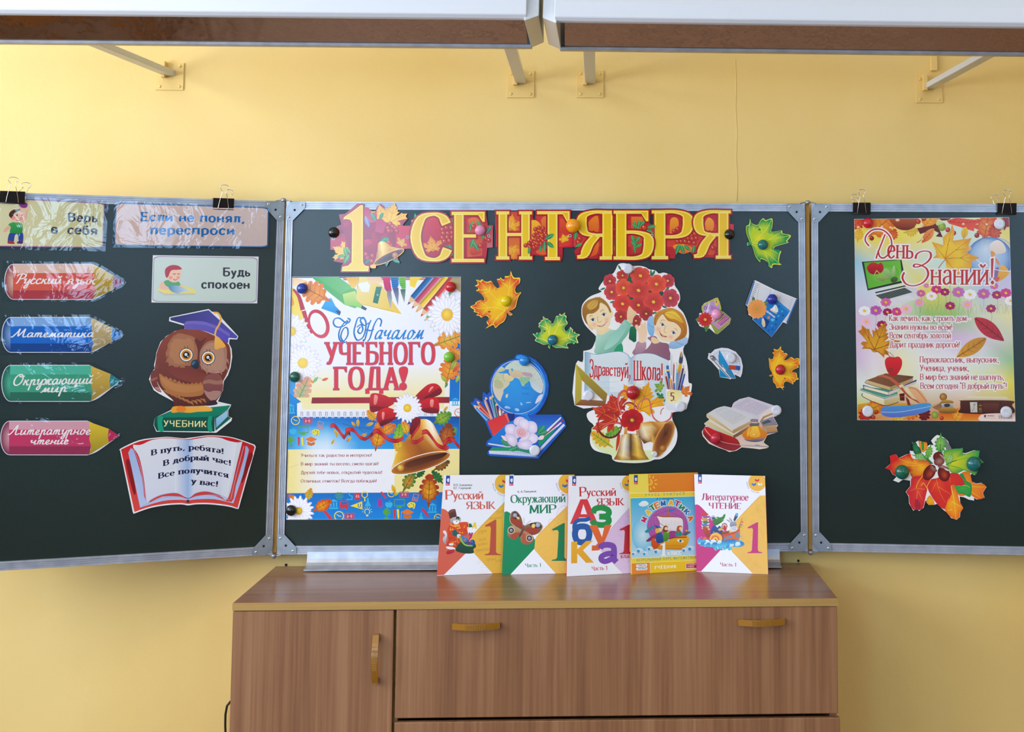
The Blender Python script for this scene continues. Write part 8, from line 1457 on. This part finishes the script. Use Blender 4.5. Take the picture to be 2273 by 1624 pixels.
# 5 literary reading
def p5(s):
    s.T(*B3); s.poly('100,50 1300,60 1300,1560 130,1500', 'eceef8')
    s.poly(SP('145,520 180,515 230,545 330,650 480,820 560,900', False, 4)+PT('600,1080 235,1478 165,1478'), 'c82480', 'c01c74'); s.poly(SP('1170,385 1100,388 1060,410 800,680 660,840', False, 4)+PT('600,1000 680,1190 985,1510 1215,1520'), 'ecbc50', 'e8b448'); s.line('640,850 1070,410', 4, 'c89438'); s.line('680,1190 985,1510', 4, 'c89438')
    rr = random.Random(9)
    for i in range(60):
        x, y = rr.uniform(780,1170), rr.uniform(440,1460)
        if y > 1480-(x-560)*1.0 - 500 and x > 700+abs(y-900)*.35: s.cv([(x,y),(x+24,y-30),(x+48,y-4),(x+30,y+20),(x+16,y+4)], 3, 'd8a03c')
    logo(s, 192, 80, 54, 0); school(s, 1045, 195, 128); pen(s, 'Л', 240, 450, 326, 452, 92, 'b82464', **SB); pen(s, 'итературное', 326, 452, 916, 458, 94, 'b82464', **SB); pen(s, 'ЧТЕНИЕ', 345, 570, 818, 578, 80, 'b82464', **SB)
    one(s, 1010, 1216, 215, 445, 'c02474'); pen(s, 'Часть 1', 510, 1402, 748, 1408, 50, 'b82c6c', **SB)
    # boat with a pile of books, a crocodile at the wheel and a hare with a spyglass
    s.poly('770,860 825,710 830,712 785,862', 'b84828'); 
    for x, y, c in ((835,770,'c82838'),(822,810,'2c68b0'),(808,840,'48a048')): s.poly([(x-14,y-14),(x+14,y),(x-12,y+12)], c)
    for i, (c, d) in enumerate((('c83828','e0e0e0'),('d8b8d8','8858a0'),('e8e0d0','d89038'),('e0e4e8','3c7c5c'),('c8d0e0','5878b8'),('e8e0d8','c8a030'))): y = 640+i*40; x = 236+(i % 2)*10; s.poly([(x,y),(x+70,y-14),(x+112,y+20),(x+40,y+40)], d if i else c); s.poly([(x,y+2),(x+40,y+42),(x+40,y+62),(x+2,y+24)], c); s.poly([(x+40,y+42),(x+112,y+22),(x+110,y+40),(x+40,y+62)], 'e8e4dc')
    s.sm('270,830 330,860 370,960 340,990 300,960 260,880', 'b84020', '982c18'); s.sm('380,870 420,810 500,820 540,880 540,940 400,950 370,930', '1c4c98', '183c7c'); s.circ(415,910,7,'e8c030',n=8); s.circ(500,890,7,'e8c030',n=8)
    s.sm('405,760 420,720 470,690 500,700 540,690 560,660 585,655 582,690 560,730 520,745 566,738 520,780 460,810 410,790', '3c8c30', '2c7024'); s.circ(460,712,16,'60a848'); s.circ(462,710,9,'f0e8c0',n=8); s.circ(464,710,4,'201c1c',n=6); s.sm('370,720 385,680 420,672 440,700 400,720 390,755', 'b8c0e0', '7c8cc0'); s.sm('395,705 425,695 425,720 400,730', '283c70'); s.poly('440,815 500,815 470,850', 'f4f4f4'); s.sm('480,870 540,850 545,880 500,890', 'e0b030')
    s.line(ell(572,830,36,42,10,16), 12, 'a84c20', closed=True)
    for a in range(0,360,45): s.line([(572,830),(572+50*cos(R(a)),830+56*sin(R(a)))], 6, 'a84c20')
    s.sm('560,820 590,830 600,890 560,890', 'c82838'); s.sm('650,820 660,770 720,760 750,800 730,830 680,840', 'a0a4b4', '7c8498'); s.sm('640,770 600,740 600,732 640,740 660,770', 'b0a8b8'); s.sm('670,765 640,720 650,705 680,735 690,765', 'b0a8b8'); s.sm('665,840 740,830 750,880 690,900 660,890', 'e8ecf4')
    for i in range(4): s.line([(664+i*2,846+i*13),(744,840+i*13)], 5, '3c70b0')
    s.poly('700,740 730,650 768,655 765,690 722,760', '405070'); s.circ(750,660,22,'60b0d8',24); s.poly('700,740 720,700 748,706 722,760', '28384c')
    s.poly('560,970 800,880 790,960 780,1040 560,1050', 'd87830', 'c85c20'); s.poly('545,950 740,900 790,850 790,885 740,930 560,985', 'c84830'); s.poly('530,910 640,890 640,930 540,950', '8c4420')
    for x, y in ((583,1000),(620,988),(658,978)): s.circ(x,y,17,'3c88c8')
    s.circ(450,1010,92,'f0b838'); s.circ(440,1020,62,'e07030'); s.circ(440,1022,38,'f0c848'); s.circ(440,1024,18,'d85828'); s.line(ell(470,1010,80,84,0,14,-80,60), 14, '8c3828'); s.circ(290,1010,28,'c87838'); s.sm('740,920 780,920 800,980 770,1000 730,970', '7c8494')
    for i in range(46):
        x = 210+((i*71) % 620); y = 1040+((i*37) % 75)-abs(x-520)*.04; r = 30+((i*13) % 18)
        if i < 36 or 380 < x < 680: s.sm([(x-r,y+r*.3),(x-r*.5,y-r*.7),(x+r*.5,y-r*.8),(x+r,y),(x+r*.3,y+r*.6),(x-r*.5,y+r*.7)], ('2c90d0','1c74bc','58b8e0','1c60a8','e0f0f8')[i % 5], ('60bce4','3c9cd4','1c80c4','4cacdc','a8d8f0')[i % 5])
    for i in range(14): x = 430+i*18; y = 1130+((i*29) % 36); s.circ(x, y, 24-(i % 4)*3, ('3cb0c8','58c0d8','2898b8','d8f0f4')[i % 4], n=10)
    for x, y in ((820,960),(815,985),(210,1000),(240,985)): s.circ(x,y,9,'68b8dc',n=8)
book('textbook', [(1541,1052),(1698,1056),(1705,1274),(1546,1268)], .0075, 'eceef8', 'textbook with a magenta 1 and a boat of animals reading «Литературное чтение», fifth from the left', p5, 'c82480', top_y=-.061)
# ------------------------------------------------------------------ round magnets
MC = {}
def magnet(plane, px, py, col, cn, lab, lift, r=11.5, flat=False):
    if col not in MC: MC[col] = mat('magnet_'+cn, col, .22, coat=.3)
    c = plane.at(px, py, lift); rr = r/891; b = MB()
    if flat: prof = [(rr*.94, 0), (rr, .0012), (rr, .0045), (rr*.93, .0056), (rr*.6, .0060), (rr*.22, .0058), (rr*.05, .0055)]
    else: prof = [(rr*.86, 0), (rr*.92, .002)] + [(rr*cos(R(a)), .0035+rr*.72*sin(R(a))) for a in (0, 15, 30, 45, 60, 72, 82, 88)]
    b.lathe(prof, c, plane.n, 28)
    return tag(b.build('round_magnet', MC[col]), lab, 'magnet', 'round magnets on the blackboard')
for a in (
 (PCN,671,640,'1c3c9c','blue','blue magnet on the upper left corner of the golden-bell poster',.0032),
 (PCN,1001,637,'c0202c','red','red magnet on the upper right corner of the golden-bell poster',.0032),
 (PCN,655,836,'0c5a4c','deep_green','dark green magnet on the left edge of the golden-bell poster',.0032),
 (PCN,997,792,'78bc34','lime','lime green magnet on the right edge of the golden-bell poster',.0032),
 (PCN,647,1132,'0c0d11','black','black magnet on the lower left corner of the golden-bell poster',.0032),
 (PCN,741,516,'0c0d11','black','black magnet at the left end of the «1 СЕНТЯБРЯ» banner',.0078),
 (PCN,1066,511,'e08cb8','pink','pink magnet on the letter Е of the banner',.0098),
 (PCN,1272,501,'f09c10','orange','orange magnet between the letters Т and Я of the banner',.0098,15.5),
 (PCN,1619,520,'0c0d11','black','black magnet at the right end of the «1 СЕНТЯБРЯ» banner',.0078),
 (PCN,1693,543,'0c7070','teal','teal magnet on the green leaf in the upper right corner',.0058),
 (PCN,1123,668,'e0c810','yellow','yellow magnet on the yellow and orange maple leaf',.0058),
 (PCN,1227,754,'0c6c84','petrol','petrol blue magnet on the green leaf left of the bouquet',.0058),
 (PCN,1164,800,'1c84d8','sky_blue','sky blue magnet at the top of the globe cutout',.0062),
 (PCN,1590,697,'ec9cc4','light_pink','light pink magnet on the pencil case cutout',.0058),
 (PCN,1714,664,'1430a0','royal_blue','royal blue magnet on the open diary cutout',.0098),
 (PCN,1732,820,'bc1c34','crimson','crimson magnet on the yellow leaf by the right rail',.0058),
 (PCN,1588,972,'c42040','raspberry','raspberry magnet on the red quill of the old books cutout',.0058),
 (PCN,1405,871,'b01420','big_red','large red magnet above the bells of the children cutout',.0075,15),
 (PRN,1926,495,'d01c34','poster_red','red magnet on the upper left corner of the «День Знаний!» poster',.004),
 (PRN,2002,1047,'0c6450','bunch_green','dark green magnet on the left side of the leaf bunch',.0098,15.5),
 (PRN,2161,1029,'0c6a6c','bunch_teal','dark teal magnet on the right side of the leaf bunch',.0098,16)): magnet(*a)
for a in ((PCN,1394,596,'white magnet at the top of the red bouquet',.007,11),(PCN,1306,877,'white magnet in the opening of the wooden set square',.007,11),(PCN,1510,902,'white magnet on the pencil cup of the children cutout',.007,11),(PCN,1187,999,'white magnet on the white rings of the globe cutout',.0062,11.5),
 (PCN,1622,794,'white magnet on the protractor cutout',.006,11),(PCN,1723,910,'white magnet on the right corner of the open old book',.006,11),(PRN,2218,497,'white magnet on the upper right corner of the «День Знаний!» poster',.004,12),(PRN,1926,912,'white magnet on the lower left corner of the «День Знаний!» poster',.004,12),(PRN,2233,914,'white magnet on the lower right corner of the «День Знаний!» poster',.004,12.5)):
    magnet(a[0], a[1], a[2], 'd8dcea', 'white', a[3], a[4], a[5], True)
magnet(PCN, 1453, 1007, 'd0d4dc', 'pearl', 'tiny pearl white magnet on the lower rim of the right bell', .007, 6.2, True)

# ------------------------------------------------------------------ binder clips over the upper rails
def clip(p, px, py, w, lab, lean=0):
    """folded black sheet over the rail, both wire handles standing up"""
    c = p.plane.at(px, py); li = p.M.inverted() @ c; u0 = li.x
    o = empty('binder_clip', p.M @ V((u0, 0, BH-.02)), lab, 'clip', 'black binder clips on the upper rails')
    B = MB(); h = w/2; zt, zb = BH+.0022, BH-.0245; t = .0009
    prof = [(.0125, zt), (.0052, zb), (.0046-.0005, zb), (.0108, zt-.0014), (-.0268, zt-.0014), (-.0222, zb), (-.0233, zb), (-.0285, zt)]
    B.prism(prof, lambda q: p.M @ V((u0-h, q[0], q[1])), lambda q: p.M @ V((u0+h, q[0], q[1])))
    for d, dz in ((.0052, 0), (-.0228, 0)): B.tube([p.M @ V((u0-h, d, zb)), p.M @ V((u0+h, d, zb))], .0014, 8)
    B.build('clip_body', M_BLACK, o)
    for front in (1, 0):
        L = []; top = .034 if front else .026; du = 0 if front else lean
        for (a, z) in ((-.0125, zb+.001), (-.0110, zb+.012), (-.0075, BH+.006), (-.0050, BH+.015), (-.0062, BH+top-.0125), (-.0095, BH+top-.008), (-.0098, BH+top-.004), (-.006, BH+top-.001), (0, BH+top), (.006, BH+top-.001), (.0098, BH+top-.004), (.0095, BH+top-.008), (.0062, BH+top-.0125), (.0050, BH+.015), (.0075, BH+.006), (.0110, zb+.012), (.0125, zb+.001)):
            f = (z-zb)/(zt-zb); g = max(0, f-1); d = .0068 + .0070*min(1, f) + .003*g if front else -.0245 - .0055*min(1, f) - .004*g
            L.append(p.M @ V((u0+a*w/.05+du*min(1.4, f)/1.4, d, z)))
        m = MB(); q = []
        for i in range(len(L)-1):
            for k in range(4):
                a, b, c2, e = L[max(i-1, 0)], L[i], L[i+1], L[min(i+2, len(L)-1)]; tt = k/4
                q.append(.5*((2*b)+(c2-a)*tt+(2*a-5*b+4*c2-e)*tt*tt+(3*b-a-3*c2+e)*tt**3))
        m.tube(q+[L[-1]], .00075, 6); m.build('wire_handle', M_WIRE, o)
    return o
clip(PL, 28, 436, .052, 'black binder clip over the rail above the cream «Верь в себя» sign', .026)
clip(PL, 495, 451, .048, 'black binder clip over the rail above the peach «Если не понял» sign', .017)
clip(PR, 1912, 463, .043, 'black binder clip over the rail above the poster, left of the two there', -.014)
clip(PR, 2233, 461, .046, 'black binder clip over the rail above the poster, right of the two there', -.022)
